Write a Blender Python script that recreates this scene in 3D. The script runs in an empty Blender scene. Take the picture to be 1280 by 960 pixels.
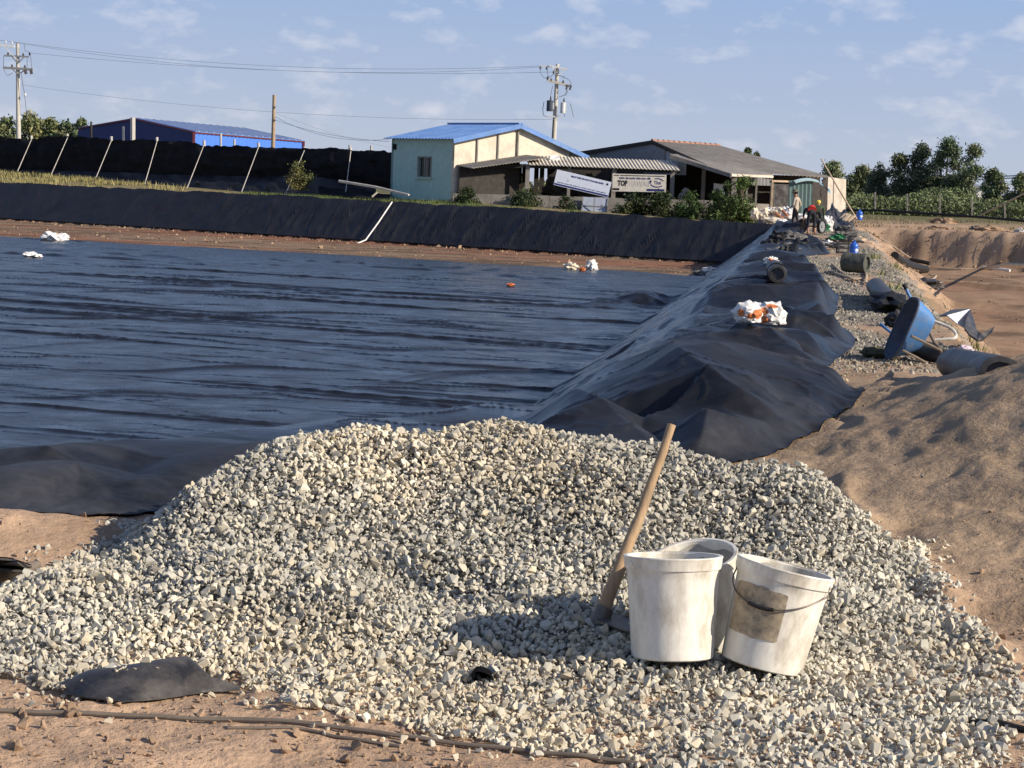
import bpy, bmesh, math, random
import numpy as np
from mathutils import Vector, Matrix, Euler, noise as mnoise

SC = bpy.context.scene
COL = SC.collection
rad = math.radians
random.seed(7)
rng = np.random.default_rng(7)

# ------------------------------------------------------------------ camera
F_PX = 2400.0                       # focal length in pixels of a 1280 wide picture
ROLL, PITCH, EYE = rad(2.29), rad(5.85), 1.6
cam_d = bpy.data.cameras.new('camera')
cam = bpy.data.objects.new('camera', cam_d)
COL.objects.link(cam)
cam_d.sensor_width = 36.0
cam_d.lens = F_PX / 1280.0 * 36.0
cam_d.clip_start, cam_d.clip_end = 0.1, 8000.0
CM = Euler((math.pi / 2 - PITCH, 0, 0)).to_matrix() @ Matrix.Rotation(ROLL, 3, 'Z')
cam.matrix_world = Matrix.Translation((0, 0, EYE)) @ CM.to_4x4()
SC.camera = cam

# ------------------------------------------------------------------ light
SUN_EL, SUN_AZ = rad(27), rad(113)   # azimuth clockwise from +Y (the way we look)
world = bpy.data.worlds.new('World')
SC.world = world
world.use_nodes = True
wn, wl = world.node_tree.nodes, world.node_tree.links
wn.clear()
w_out = wn.new('ShaderNodeOutputWorld')
w_bg = wn.new('ShaderNodeBackground')
w_bg.inputs['Strength'].default_value = 0.088
w_sky = wn.new('ShaderNodeTexSky')
w_sky.sky_type = 'NISHITA'
w_sky.sun_disc = False
w_sky.sun_elevation = SUN_EL
w_sky.sun_rotation = SUN_AZ
w_sky.air_density, w_sky.dust_density, w_sky.ozone_density = 1.0, 0.6, 2.6
w_tc = wn.new('ShaderNodeTexCoord')
w_map = wn.new('ShaderNodeMapping')
w_map.inputs['Scale'].default_value = (33, 33, 70)
w_map.inputs['Location'].default_value = (3.1, 0.4, 0.45)
w_no = wn.new('ShaderNodeTexNoise')
w_no.inputs['Scale'].default_value = 1.0
w_no.inputs['Detail'].default_value = 7.0
w_no.inputs['Roughness'].default_value = 0.55
w_rp = wn.new('ShaderNodeValToRGB')
w_rp.color_ramp.elements[0].position = 0.53
w_rp.color_ramp.elements[0].color = (0, 0, 0, 1)
w_rp.color_ramp.elements[1].position = 0.78
w_rp.color_ramp.elements[1].color = (0.7, 0.7, 0.7, 1)
w_sep = wn.new('ShaderNodeSeparateXYZ')
w_hz = wn.new('ShaderNodeMapRange')             # pale lavender-blue haze low over the land
w_hz.interpolation_type = 'SMOOTHSTEP'
w_hz.inputs['From Min'].default_value = 0.06
w_hz.inputs['From Max'].default_value = 0.42
w_hz.inputs['To Min'].default_value = 1.0
w_hz.inputs['To Max'].default_value = 0.0
w_hm = wn.new('ShaderNodeMixRGB')
w_hr = wn.new('ShaderNodeValToRGB')             # pale at the horizon, clearer blue a little higher
w_hr.color_ramp.elements[0].position = 0.0
w_hr.color_ramp.elements[0].color = (0.47, 0.515, 0.605, 1)
w_hr.color_ramp.elements[1].position = 0.125
w_hr.color_ramp.elements[1].color = (0.272, 0.405, 0.66, 1)
w_hs = wn.new('ShaderNodeVectorMath'); w_hs.operation = 'SCALE'
w_hs.inputs['Scale'].default_value = 9.4
w_mx = wn.new('ShaderNodeMixRGB')
w_mx.inputs['Color2'].default_value = (6.6, 6.6, 7.2, 1)
w_tint = wn.new('ShaderNodeMixRGB')
w_tint.blend_type = 'MULTIPLY'
w_tint.inputs['Fac'].default_value = 1.0
w_tint.inputs['Color2'].default_value = (0.93, 0.95, 1.12, 1)
wl.new(w_sky.outputs['Color'], w_tint.inputs['Color1'])
wl.new(w_tc.outputs['Generated'], w_map.inputs['Vector'])
wl.new(w_map.outputs['Vector'], w_no.inputs['Vector'])
wl.new(w_no.outputs['Fac'], w_rp.inputs['Fac'])
wl.new(w_rp.outputs['Color'], w_mx.inputs['Fac'])
wl.new(w_tc.outputs['Generated'], w_sep.inputs['Vector'])
wl.new(w_sep.outputs['Z'], w_hz.inputs['Value'])
wl.new(w_hz.outputs['Result'], w_hm.inputs['Fac'])
wl.new(w_sep.outputs['Z'], w_hr.inputs['Fac'])
wl.new(w_hr.outputs['Color'], w_hs.inputs[0])
wl.new(w_hs.outputs[0], w_hm.inputs['Color2'])
wl.new(w_tint.outputs['Color'], w_hm.inputs['Color1'])
wl.new(w_hm.outputs['Color'], w_mx.inputs['Color1'])
wl.new(w_mx.outputs['Color'], w_bg.inputs['Color'])
wl.new(w_bg.outputs['Background'], w_out.inputs['Surface'])

sun_d = bpy.data.lights.new('sun', 'SUN')
sun_d.energy = 4.6
sun_d.angle = rad(0.55)
sun_d.color = (1.0, 0.885, 0.735)
sun = bpy.data.objects.new('sun', sun_d)
COL.objects.link(sun)
SDIR = Vector((math.sin(SUN_AZ) * math.cos(SUN_EL), math.cos(SUN_AZ) * math.cos(SUN_EL), math.sin(SUN_EL)))
sun.rotation_euler = (-SDIR).to_track_quat('-Z', 'Y').to_euler()
sun.location = SDIR * 60

SC.view_settings.view_transform = 'Standard'
SC.view_settings.look = 'None'
SC.view_settings.gamma = 1.0
SC.view_settings.exposure = 0.42

# ------------------------------------------------------------------ helpers: surveying
CMn = np.array(CM)
def ray(px, py):
    return CMn @ np.array([(px - 640) / F_PX, (480 - py) / F_PX, -1.0])
def G(px, py, z=0.0):                # the point of the level z seen in that direction
    r = ray(px, py); t = (z - EYE) / r[2]
    return np.array([r[0] * t, r[1] * t, z])
def D(px, py, y):                    # the point at distance y
    r = ray(px, py); t = y / r[1]
    return np.array([r[0] * t, y, EYE + r[2] * t])
def BL(px, py, off):                 # the point in the upright plane parallel to the far bank
    r = ray(px, py); t = (84.3 + 8.55 * .65 + off) / (r[1] + .65 * r[0])
    return np.array([r[0] * t, r[1] * t, EYE + r[2] * t])

# ------------------------------------------------------------------ helpers: noise
def vn(x, y, s=0):
    x = np.asarray(x, float); y = np.asarray(y, float)
    xi = np.floor(x).astype(np.int64); yi = np.floor(y).astype(np.int64)
    fx = x - xi; fy = y - yi
    fx = fx * fx * (3 - 2 * fx); fy = fy * fy * (3 - 2 * fy)
    def h(a, b):
        n = (a * 374761393 + b * 668265263 + s * 974634777) & 0x7fffffff
        n = ((n ^ (n >> 13)) * 1274126177) & 0x7fffffff
        n = n ^ (n >> 16)
        return (n & 0xffff) / 65535.0
    return ((h(xi, yi) * (1 - fx) + h(xi + 1, yi) * fx) * (1 - fy) +
            (h(xi, yi + 1) * (1 - fx) + h(xi + 1, yi + 1) * fx) * fy)
def fbm(x, y, o=4, s=0):             # about -1..1
    r = 0; a = 1; t = 0
    for k in range(o):
        r = r + a * (vn(x * 2 ** k + 17.3 * k, y * 2 ** k - 9.1 * k, s + k) * 2 - 1); t += a; a *= .5
    return r / t * 1.6
def ss(t):
    t = np.clip(t, 0, 1); return t * t * (3 - 2 * t)
def inside(poly, x, y):
    x = np.asarray(x); y = np.asarray(y); r = np.zeros(x.shape, bool); n = len(poly)
    for i in range(n):
        x0, y0 = poly[i]; x1, y1 = poly[(i + 1) % n]
        if y0 == y1: continue
        r ^= ((y0 > y) != (y1 > y)) & (x < (x1 - x0) * (y - y0) / (y1 - y0) + x0)
    return r
def poly_near(poly, x, y):           # nearest point of the outline
    bx = np.array(x, float); by = np.array(y, float); bd = np.full(bx.shape, 1e9)
    n = len(poly)
    for i in range(n):
        x0, y0 = poly[i]; x1, y1 = poly[(i + 1) % n]
        dx, dy = x1 - x0, y1 - y0
        t = np.clip(((x - x0) * dx + (y - y0) * dy) / (dx * dx + dy * dy + 1e-12), 0, 1)
        qx = x0 + t * dx; qy = y0 + t * dy; d = (x - qx) ** 2 + (y - qy) ** 2
        m = d < bd
        bd[m] = d[m]; bx[m] = qx[m]; by[m] = qy[m]
    return bx, by, np.sqrt(bd)

# ------------------------------------------------------------------ helpers: objects
def tag(o, label=None, cat=None, group=None, kind=None):
    if label: o['label'] = label
    if cat: o['category'] = cat
    if group: o['group'] = group
    if kind: o['kind'] = kind
    return o
def thing(name, label, cat, loc=(0, 0, 0), group=None):
    o = bpy.data.objects.new(name, None); COL.objects.link(o)
    o.empty_display_size = .2
    o.location = [float(v) for v in loc]
    return tag(o, label, cat, group)
def link(name, me, m, parent=None, smooth=False):
    if m is not None: me.materials.append(m)
    o = bpy.data.objects.new(name, me); COL.objects.link(o)
    if parent is not None: o.parent = parent
    if smooth: me.polygons.foreach_set('use_smooth', [True] * len(me.polygons))
    return o
def root_loc(p):
    v = Vector((0, 0, 0))
    while p is not None:
        v = v + Vector(p.location); p = p.parent
    return v
def np_mesh(name, V, F, col=None):
    me = bpy.data.meshes.new(name)
    V = np.asarray(V, np.float32); F = np.asarray(F, np.int32); k = F.shape[1]
    me.vertices.add(len(V)); me.vertices.foreach_set('co', V.ravel())
    me.loops.add(F.size); me.loops.foreach_set('vertex_index', F.ravel())
    me.polygons.add(len(F)); me.polygons.foreach_set('loop_start', np.arange(0, F.size, k, dtype=np.int32))
    if col is not None:
        a = me.color_attributes.new('Col', 'FLOAT_COLOR', 'POINT')
        c = np.ones((len(V), 4), np.float32); c[:, :3] = col
        a.data.foreach_set('color', c.ravel())
    me.update(calc_edges=True); me.validate(); me.shade_flat()
    return me
def grid_faces(nr, nc):
    i = np.arange(nr - 1)[:, None] * nc + np.arange(nc - 1)[None, :]
    return np.stack([i, i + 1, i + nc + 1, i + nc], -1).reshape(-1, 4)

class MB:
    """collects simple shapes (world coordinates) and links them as one mesh object"""
    def __init__(s): s.V = []; s.F = []
    def add(s, V, F):
        b = len(s.V); s.V += [tuple(float(c) for c in v) for v in V]; s.F += [tuple(b + i for i in f) for f in F]; return s
    def box(s, c, size, rot=None, taper=1.0):
        h = [v / 2 for v in size]; V = []
        for z in (-1, 1):
            k = taper if z > 0 else 1
            for x, y in ((-1, -1), (1, -1), (1, 1), (-1, 1)):
                v = Vector((x * h[0] * k, y * h[1] * k, z * h[2]))
                if rot is not None: v = rot @ v
                V.append(v + Vector([float(a) for a in c]))
        return s.add(V, [(3, 2, 1, 0), (4, 5, 6, 7), (0, 1, 5, 4), (1, 2, 6, 5), (2, 3, 7, 6), (3, 0, 4, 7)])
    def beam(s, a, b, w, h=None, up=(0, 0, 1)):
        a = Vector([float(v) for v in a]); b = Vector([float(v) for v in b]); h = h or w
        d = (b - a); L = d.length; d.normalize(); u = Vector(up)
        if abs(d.dot(u)) > .98: u = Vector((0, 1, 0))
        x = d.cross(u).normalized(); y = x.cross(d).normalized()
        V = [p + x * (i * w / 2) + y * (j * h / 2) for p in (a, b) for i, j in ((-1, -1), (1, -1), (1, 1), (-1, 1))]
        return s.add(V, [(0, 1, 2, 3), (7, 6, 5, 4), (0, 4, 5, 1), (1, 5, 6, 2), (2, 6, 7, 3), (3, 7, 4, 0)])
    def tube(s, pts, r, n=8, cap=True):
        P = [Vector([float(c) for c in p]) for p in pts]; m = len(P)
        R = r if isinstance(r, (list, tuple)) else [r] * m
        V = []; F = []; pv = None
        for i, p in enumerate(P):
            d = (P[min(i + 1, m - 1)] - P[max(i - 1, 0)]).normalized()
            if pv is None:
                u = Vector((0, 0, 1)) if abs(d.z) < .9 else Vector((1, 0, 0))
                x = d.cross(u).normalized()
            else:
                x = (pv - d * pv.dot(d)).normalized()
            pv = x; y = d.cross(x)
            for k in range(n):
                a = 2 * math.pi * k / n
                V.append(p + (x * math.cos(a) + y * math.sin(a)) * R[i])
        for i in range(m - 1):
            for k in range(n):
                a = i * n + k; b = i * n + (k + 1) % n
                F.append((a, b, b + n, a + n))
        if cap:
            F.append(tuple(range(n))[::-1]); F.append(tuple(range((m - 1) * n, m * n)))
        return s.add(V, F)
    def lathe(s, prof, n=32, mtx=None, close=False):
        mtx = mtx or Matrix(); V = []; F = []; m = len(prof)
        for r, z in prof:
            for k in range(n):
                a = 2 * math.pi * k / n
                V.append(mtx @ Vector((r * math.cos(a), r * math.sin(a), z)))
        for i in range(m - 1 if not close else m):
            j = (i + 1) % m
            for k in range(n):
                F.append((i * n + k, i * n + (k + 1) % n, j * n + (k + 1) % n, j * n + k))
        if not close:
            if prof[0][0] > 0: F.append(tuple(range(n))[::-1])
            F.append(tuple(range((m - 1) * n, m * n)))
        return s.add(V, F)
    def slab(s, pts, th):            # polygon thickened along vector th
        n = len(pts); P = [Vector([float(c) for c in p]) for p in pts]; t = Vector([float(c) for c in th])
        V = P + [p + t for p in P]
        F = [tuple(range(n))[::-1], tuple(range(n, 2 * n))] + [(i, (i + 1) % n, n + (i + 1) % n, n + i) for i in range(n)]
        return s.add(V, F)
    def corr(s, a, b, c, d, pitch=.18, amp=.03, th=.012, rows=2, wave=True):
        """corrugated sheet: a-b top edge, d-c bottom edge, waves run along a->b"""
        a, b, c, d = [Vector([float(v) for v in q]) for q in (a, b, c, d)]
        L = max((b - a).length, (c - d).length); n = max(4, int(L / pitch * 4))
        nrm = (b - a).cross(d - a).normalized()
        if nrm.z < 0: nrm = -nrm
        V = []; F = []
        for side in (0, 1):
            for j in range(rows + 1):
                v = j / rows
                for i in range(n + 1):
                    u = i / n
                    p = (a * (1 - u) + b * u) * (1 - v) + (d * (1 - u) + c * u) * v
                    w = (0, 1, 0, -1)[i % 4] if wave else 0
                    V.append(p + nrm * (w * amp + side * th))
        W = n + 1; S = W * (rows + 1)
        for side in (0, 1):
            for j in range(rows):
                for i in range(n):
                    q = side * S + j * W + i
                    f = (q, q + 1, q + W + 1, q + W)
                    F.append(f if side else f[::-1])
        for i in range(n):
            F.append((i, i + 1, S + i + 1, S + i)); q = rows * W + i; F.append((q + 1, q, S + q, S + q + 1))
        for j in range(rows):
            q = j * W; F.append((q + W, q, S + q, S + q + W)); q = j * W + n; F.append((q, q + W, S + q + W, S + q))
        return s.add(V, F)
    def lump(s, c, size, amp=.25, freq=2.0, sub=3, seed=0, rot=None, flat=.0, crease=False):
        bm = bmesh.new(); bmesh.ops.create_icosphere(bm, subdivisions=sub, radius=1)
        o = Vector((seed * 3.7, seed * 1.3, seed * 7.1)); V = []
        for v in bm.verts:
            n = mnoise.fractal(v.co * freq + o, 1.0, 2.0, 4)
            if crease: n = abs(n) * 2 - .5
            q = v.co * (1 + amp * n)
            if q.z < -1 + flat * 2: q.z = -1 + flat * 2
            q = Vector((q.x * size[0], q.y * size[1], q.z * size[2]))
            if rot is not None: q = rot @ q
            V.append(q + Vector([float(a) for a in c]))
        F = [tuple(v.index for v in f.verts) for f in bm.faces]; bm.free()
        return s.add(V, F)
    def surf(s, fn, nu, nv, th=None):
        V = [fn(i / nu, j / nv) for j in range(nv + 1) for i in range(nu + 1)]; W = nu + 1
        F = [(j * W + i, j * W + i + 1, (j + 1) * W + i + 1, (j + 1) * W + i) for j in range(nv) for i in range(nu)]
        if th is not None:
            t = Vector(th); n0 = len(V)
            V2 = [Vector([float(c) for c in v]) + t for v in V]
            F2 = [tuple(n0 + i for i in f[::-1]) for f in F]
            rim = [i for i in range(nu + 1)] + [j * W + nu for j in range(1, nv + 1)] + [nv * W + i for i in range(nu - 1, -1, -1)] + [j * W for j in range(nv - 1, 0, -1)]
            F3 = [(rim[(k + 1) % len(rim)], rim[k], n0 + rim[k], n0 + rim[(k + 1) % len(rim)]) for k in range(len(rim))]
            return s.add(list(V) + V2, F + F2 + F3)
        return s.add(V, F)
    def obj(s, name, m, parent=None, smooth=False, kind=None, recalc=False):
        off = root_loc(parent) if parent is not None else Vector((0, 0, 0))
        me = bpy.data.meshes.new(name)
        me.from_pydata([(v[0] - off.x, v[1] - off.y, v[2] - off.z) for v in s.V], [], s.F)
        if recalc:
            bm = bmesh.new(); bm.from_mesh(me); bmesh.ops.recalc_face_normals(bm, faces=bm.faces); bm.to_mesh(me); bm.free()
        o = link(name, me, m, parent, False)
        me.shade_flat()
        if smooth:
            me.polygons.foreach_set('use_smooth', [True] * len(me.polygons))
            try: me.set_sharp_from_angle(angle=rad(40))
            except Exception: pass
        if kind: o['kind'] = kind
        return o
def top(mb, name, m, label, cat, group=None, kind=None, smooth=False, base=None):
    """a thing that is a single mesh, with its origin at its base"""
    V = np.array(mb.V)
    b = base if base is not None else (V[:, 0].mean(), V[:, 1].mean(), V[:, 2].min())
    mb.V = [(v[0] - b[0], v[1] - b[1], v[2] - b[2]) for v in mb.V]
    o = mb.obj(name, m, None, smooth); o.location = [float(q) for q in b]
    return tag(o, label, cat, group, kind)
def copy_tree(o, parent=None):
    c = o.copy(); COL.objects.link(c); c.parent = parent
    for ch in list(o.children): copy_tree(ch, c)
    return c

# ------------------------------------------------------------------ materials
def mat(name, col=(.5, .5, .5), rough=.8, var=.15, vs=4.0, bump=0.0, bs=40.0, spec=.3, metal=0.0,
        attr=False, stretch=None, dirt=None, dirt_amt=.5, dirt_scale=3.0, fine=.08, sheen=0, trans=0, bdist=.02):
    m = bpy.data.materials.new(name); m.use_nodes = True
    nt = m.node_tree; N = nt.nodes; L = nt.links
    b = N['Principled BSDF']
    b.inputs['Roughness'].default_value = rough; b.inputs['Metallic'].default_value = metal
    b.inputs['Specular IOR Level'].default_value = spec
    tc = N.new('ShaderNodeTexCoord'); mp = N.new('ShaderNodeMapping')
    L.new(tc.outputs['Object'], mp.inputs['Vector'])
    if stretch: mp.inputs['Scale'].default_value = stretch
    def noise(scale, detail=6, r=.6):
        n = N.new('ShaderNodeTexNoise'); n.inputs['Scale'].default_value = scale
        n.inputs['Detail'].default_value = detail; n.inputs['Roughness'].default_value = r
        L.new(mp.outputs['Vector'], n.inputs['Vector']); return n
    def rng_(src, a, b_, fmin=.3, fmax=.7):
        r = N.new('ShaderNodeMapRange'); r.inputs['From Min'].default_value = fmin; r.inputs['From Max'].default_value = fmax
        r.inputs['To Min'].default_value = a; r.inputs['To Max'].default_value = b_
        L.new(src, r.inputs['Value']); return r.outputs['Result']
    if attr:
        a = N.new('ShaderNodeVertexColor'); a.layer_name = 'Col'; base = a.outputs['Color']
    else:
        rgb = N.new('ShaderNodeRGB'); rgb.outputs[0].default_value = (*col, 1); base = rgb.outputs[0]
    n1 = noise(vs); n2 = noise(vs * 9, 3)
    f = N.new('ShaderNodeMath'); f.operation = 'MULTIPLY'
    L.new(rng_(n1.outputs['Fac'], 1 - var, 1 + var), f.inputs[0]); L.new(rng_(n2.outputs['Fac'], 1 - fine, 1 + fine), f.inputs[1])
    vm = N.new('ShaderNodeVectorMath'); vm.operation = 'SCALE'
    L.new(base, vm.inputs[0]); L.new(f.outputs[0], vm.inputs['Scale']); out = vm.outputs[0]
    if dirt:
        n3 = noise(dirt_scale, 8, .68); mx = N.new('ShaderNodeMixRGB')
        L.new(rng_(n3.outputs['Fac'], 0, dirt_amt, .45, .68), mx.inputs['Fac'])
        L.new(out, mx.inputs['Color1']); mx.inputs['Color2'].default_value = (*dirt, 1); out = mx.outputs['Color']
    L.new(out, b.inputs['Base Color'])
    if bump:
        n4 = noise(bs, 5, .65); bp = N.new('ShaderNodeBump'); bp.inputs['Strength'].default_value = bump
        bp.inputs['Distance'].default_value = bdist
        L.new(n4.outputs['Fac'], bp.inputs['Height']); L.new(bp.outputs['Normal'], b.inputs['Normal'])
    if trans:
        b.inputs['Transmission Weight'].default_value = trans
    return m

M = {}
M['ground'] = mat('soil', attr=True, rough=.95, var=.14, vs=1.6, bump=.6, bs=22, spec=.12, fine=.14, bdist=.03)
M['heap'] = mat('gravel_base', (.20, .185, .16), rough=.95, var=.3, vs=20, bump=1, bs=60, spec=.1)
M['stone'] = mat('crushed_stone', attr=True, rough=.9, var=.07, vs=14, spec=.2, fine=.1)
M['clod'] = mat('soil_clod', (.33, .23, .15), rough=.95, var=.25, vs=3, spec=.1)
def liner_mat(name, flapattr=False, base=(.010, .011, .015), rough=.29, dust=.35, dust_col=(.075, .078, .088), bumpy=.16, spec=.42, stretch=(.8, 3.2, 1), bscale=1.7, dustscale=1.3, bdist=.05):
    m = bpy.data.materials.new(name); m.use_nodes = True
    nt = m.node_tree; N = nt.nodes; L = nt.links; b = N['Principled BSDF']
    b.inputs['Specular IOR Level'].default_value = spec
    tc = N.new('ShaderNodeTexCoord'); mp = N.new('ShaderNodeMapping'); mp.inputs['Scale'].default_value = stretch
    mp.inputs['Rotation'].default_value = (0, 0, rad(17))
    L.new(tc.outputs['Object'], mp.inputs['Vector'])
    n = N.new('ShaderNodeTexNoise'); n.inputs['Scale'].default_value = bscale; n.inputs['Detail'].default_value = 8; n.inputs['Roughness'].default_value = .58
    n.inputs['Distortion'].default_value = .7
    L.new(mp.outputs['Vector'], n.inputs['Vector'])
    bp = N.new('ShaderNodeBump'); bp.inputs['Strength'].default_value = bumpy; bp.inputs['Distance'].default_value = bdist
    L.new(n.outputs['Fac'], bp.inputs['Height']); L.new(bp.outputs['Normal'], b.inputs['Normal'])
    n2 = N.new('ShaderNodeTexNoise'); n2.inputs['Scale'].default_value = dustscale; n2.inputs['Detail'].default_value = 9; n2.inputs['Roughness'].default_value = .66
    L.new(tc.outputs['Object'], n2.inputs['Vector'])
    r = N.new('ShaderNodeMapRange'); r.inputs['From Min'].default_value = .38; r.inputs['From Max'].default_value = .72
    r.inputs['To Min'].default_value = 0.02; r.inputs['To Max'].default_value = dust
    L.new(n2.outputs['Fac'], r.inputs['Value'])
    mx = N.new('ShaderNodeMixRGB'); mx.inputs['Color1'].default_value = (*base, 1); mx.inputs['Color2'].default_value = (*dust_col, 1)
    if flapattr:
        at_ = N.new('ShaderNodeVertexColor'); at_.layer_name = 'Col'; mm = N.new('ShaderNodeMath'); mm.operation = 'MULTIPLY'; mm.use_clamp = True
        sq_ = N.new('ShaderNodeSeparateColor'); L.new(at_.outputs['Color'], sq_.inputs[0])
        L.new(r.outputs['Result'], mm.inputs[0]); L.new(sq_.outputs['Red'], mm.inputs[1]); L.new(mm.outputs[0], mx.inputs['Fac'])
    else:
        L.new(r.outputs['Result'], mx.inputs['Fac'])
    L.new(mx.outputs['Color'], b.inputs['Base Color'])
    r2 = N.new('ShaderNodeMapRange'); r2.inputs['To Min'].default_value = rough - .07; r2.inputs['To Max'].default_value = rough + .22
    r2.inputs['From Min'].default_value = .3; r2.inputs['From Max'].default_value = .75
    L.new(n2.outputs['Fac'], r2.inputs['Value'])
    if flapattr:
        sp_ = N.new('ShaderNodeSeparateColor'); L.new(at_.outputs['Color'], sp_.inputs[0]); ad = N.new('ShaderNodeMath'); ad.operation = 'MULTIPLY_ADD'; ad.use_clamp = True
        L.new(sp_.outputs['Green'], ad.inputs[0]); ad.inputs[1].default_value = .26; L.new(r2.outputs['Result'], ad.inputs[2]); L.new(ad.outputs[0], b.inputs['Roughness'])
        sm = N.new('ShaderNodeMath'); sm.operation = 'MULTIPLY_ADD'; L.new(sp_.outputs['Green'], sm.inputs[0]); sm.inputs[1].default_value = -.20; sm.inputs[2].default_value = spec; L.new(sm.outputs[0], b.inputs['Specular IOR Level'])
    else:
        L.new(r2.outputs['Result'], b.inputs['Roughness'])
    return m
M['liner'] = liner_mat('black_liner', flapattr=True, base=(.006, .0065, .0085), rough=.25, dust=.38, dust_col=(.085, .088, .10), bumpy=.17, spec=.36, bscale=2.6)
M['bank'] = liner_mat('bank_liner', base=(.012, .012, .015), rough=.42, dust=.4, dust_col=(.048, .05, .058), bumpy=.32, spec=.36, stretch=(3, .6, .35), bscale=1.6)
M['scrap'] = liner_mat('plastic_scrap', base=(.02, .02, .021), rough=.38, dust=.75, dust_col=(.16, .14, .12), bumpy=.5, stretch=(2, 2, 2), bscale=9, dustscale=7, bdist=.012)
M['scrap_pale'] = liner_mat('dusty_plastic_scrap', base=(.12, .115, .11), rough=.5, dust=1.0, dust_col=(.30, .28, .25), bumpy=.6, stretch=(2, 5, 2), bscale=8, dustscale=9, bdist=.015)
M['roll'] = liner_mat('plastic_roll', base=(.022, .022, .024), rough=.45, dust=.7, dust_col=(.12, .11, .10), bumpy=.4, stretch=(2, 2, 2), bscale=5, dustscale=4, bdist=.012)
M['rubber'] = mat('black_rubber', (.018, .018, .018), rough=.6, var=.3, bump=.3, bs=60)

# ================================================================== THE SETTING
def yb(x): return 84.3 + (8.55 - x) * .65                      # foot of the far bank
_cx = [(0, 229), (100, 234), (200, 239), (300, 244), (400, 249), (500, 254.5), (600, 260), (740, 268), (850, 275), (935, 281)]
_cp = [BL(px, py + 1.5, 2.2) for px, py in _cx]
CA = np.array([p[0] / p[1] for p in _cp]); CZ = np.array([p[2] for p in _cp])
def crest_z(a): return np.interp(a, CA, CZ)
FA = np.array([-.27, -.12, -.035, .03, .085, .12, .2, .3, .45]); FZ = np.array([1.3, .62, .82, .55, .36, .2, .25, .4, .5])
def near_y(x): return np.interp(x, [-30, -6, -3, 0, 1.2, 5], [5.5, 8.3, 9.45, 13.2, 14.4, 16])
def pit_y(x): return 98 - (np.clip(x, 19, 60) - 19) * .85
PIT_Z, POND_Z = -1.5, -1.4
def H0(x, y):
    """level of the ground; also returns how much of each zone a point belongs to"""
    x = np.asarray(x, float); y = np.asarray(y, float)
    a = x / np.maximum(y, 1)
    n = (x + 1.27 - .149 * y) * .989
    m = (x - 1.65 - .16 * y) * .987 + .12 * fbm(x * .7, y * .7, 3, 5)
    k = (y - near_y(x)) * .66
    f = (yb(x) - y) * .84
    r = (x + .32 * y + 6)
    pond = np.minimum.reduce([np.clip(k / 2.2, 0, 1), np.clip(-n / 2.3, 0, 1), np.clip((f + 1.9) / 1.9, 0, 1)])
    w = ss((y - yb(x) + 14) / 13)
    zf = np.interp(a, FA, FZ) + .5 * ss((y - 104) / 45) * ss((a - .12) / .04)
    far = crest_z(a) + (zf - crest_z(a)) * ss((-f - 2.3) / 6.5)
    topz = w * far
    topz = topz + .06 * np.exp(-((k + .1) / .75) ** 2) * ss((.6 - x) / 1.2)          # low berm along the near edge
    z = topz * (1 - pond) + POND_Z * pond
    pf = (pit_y(x) - y) * .76
    pit = np.minimum.reduce([np.clip(m / (1.5 + .012 * y), 0, 1), np.clip((pf + 1.2) / 1.4, 0, 1), np.clip((y - 16) / 3, 0, 1)])
    z = z * (1 - pit) + PIT_Z * pit
    wall = pit * (1 - pit) * 4
    z = z + wall * .28 * fbm(x * 1.1, y * 1.1, 4, 21)
    mound = .88 * np.exp(-((x - 4.3) ** 2 / (2 * 1.35 ** 2) + (y - 11.3) ** 2 / (2 * 2.5 ** 2)))
    mound = mound * (1 + .10 * fbm(x * 1.3, y * 1.3, 3, 9))
    z = z + mound
    z = z + .17 * np.exp(-((x + 2.35) ** 2 / (2 * .60 ** 2) + (y - 8.0) ** 2 / (2 * .30 ** 2)))
    return z, dict(pond=pond, pit=pit, n=n, m=m, k=k, f=f, w=w, pf=pf, mound=mound, a=a)
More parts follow.
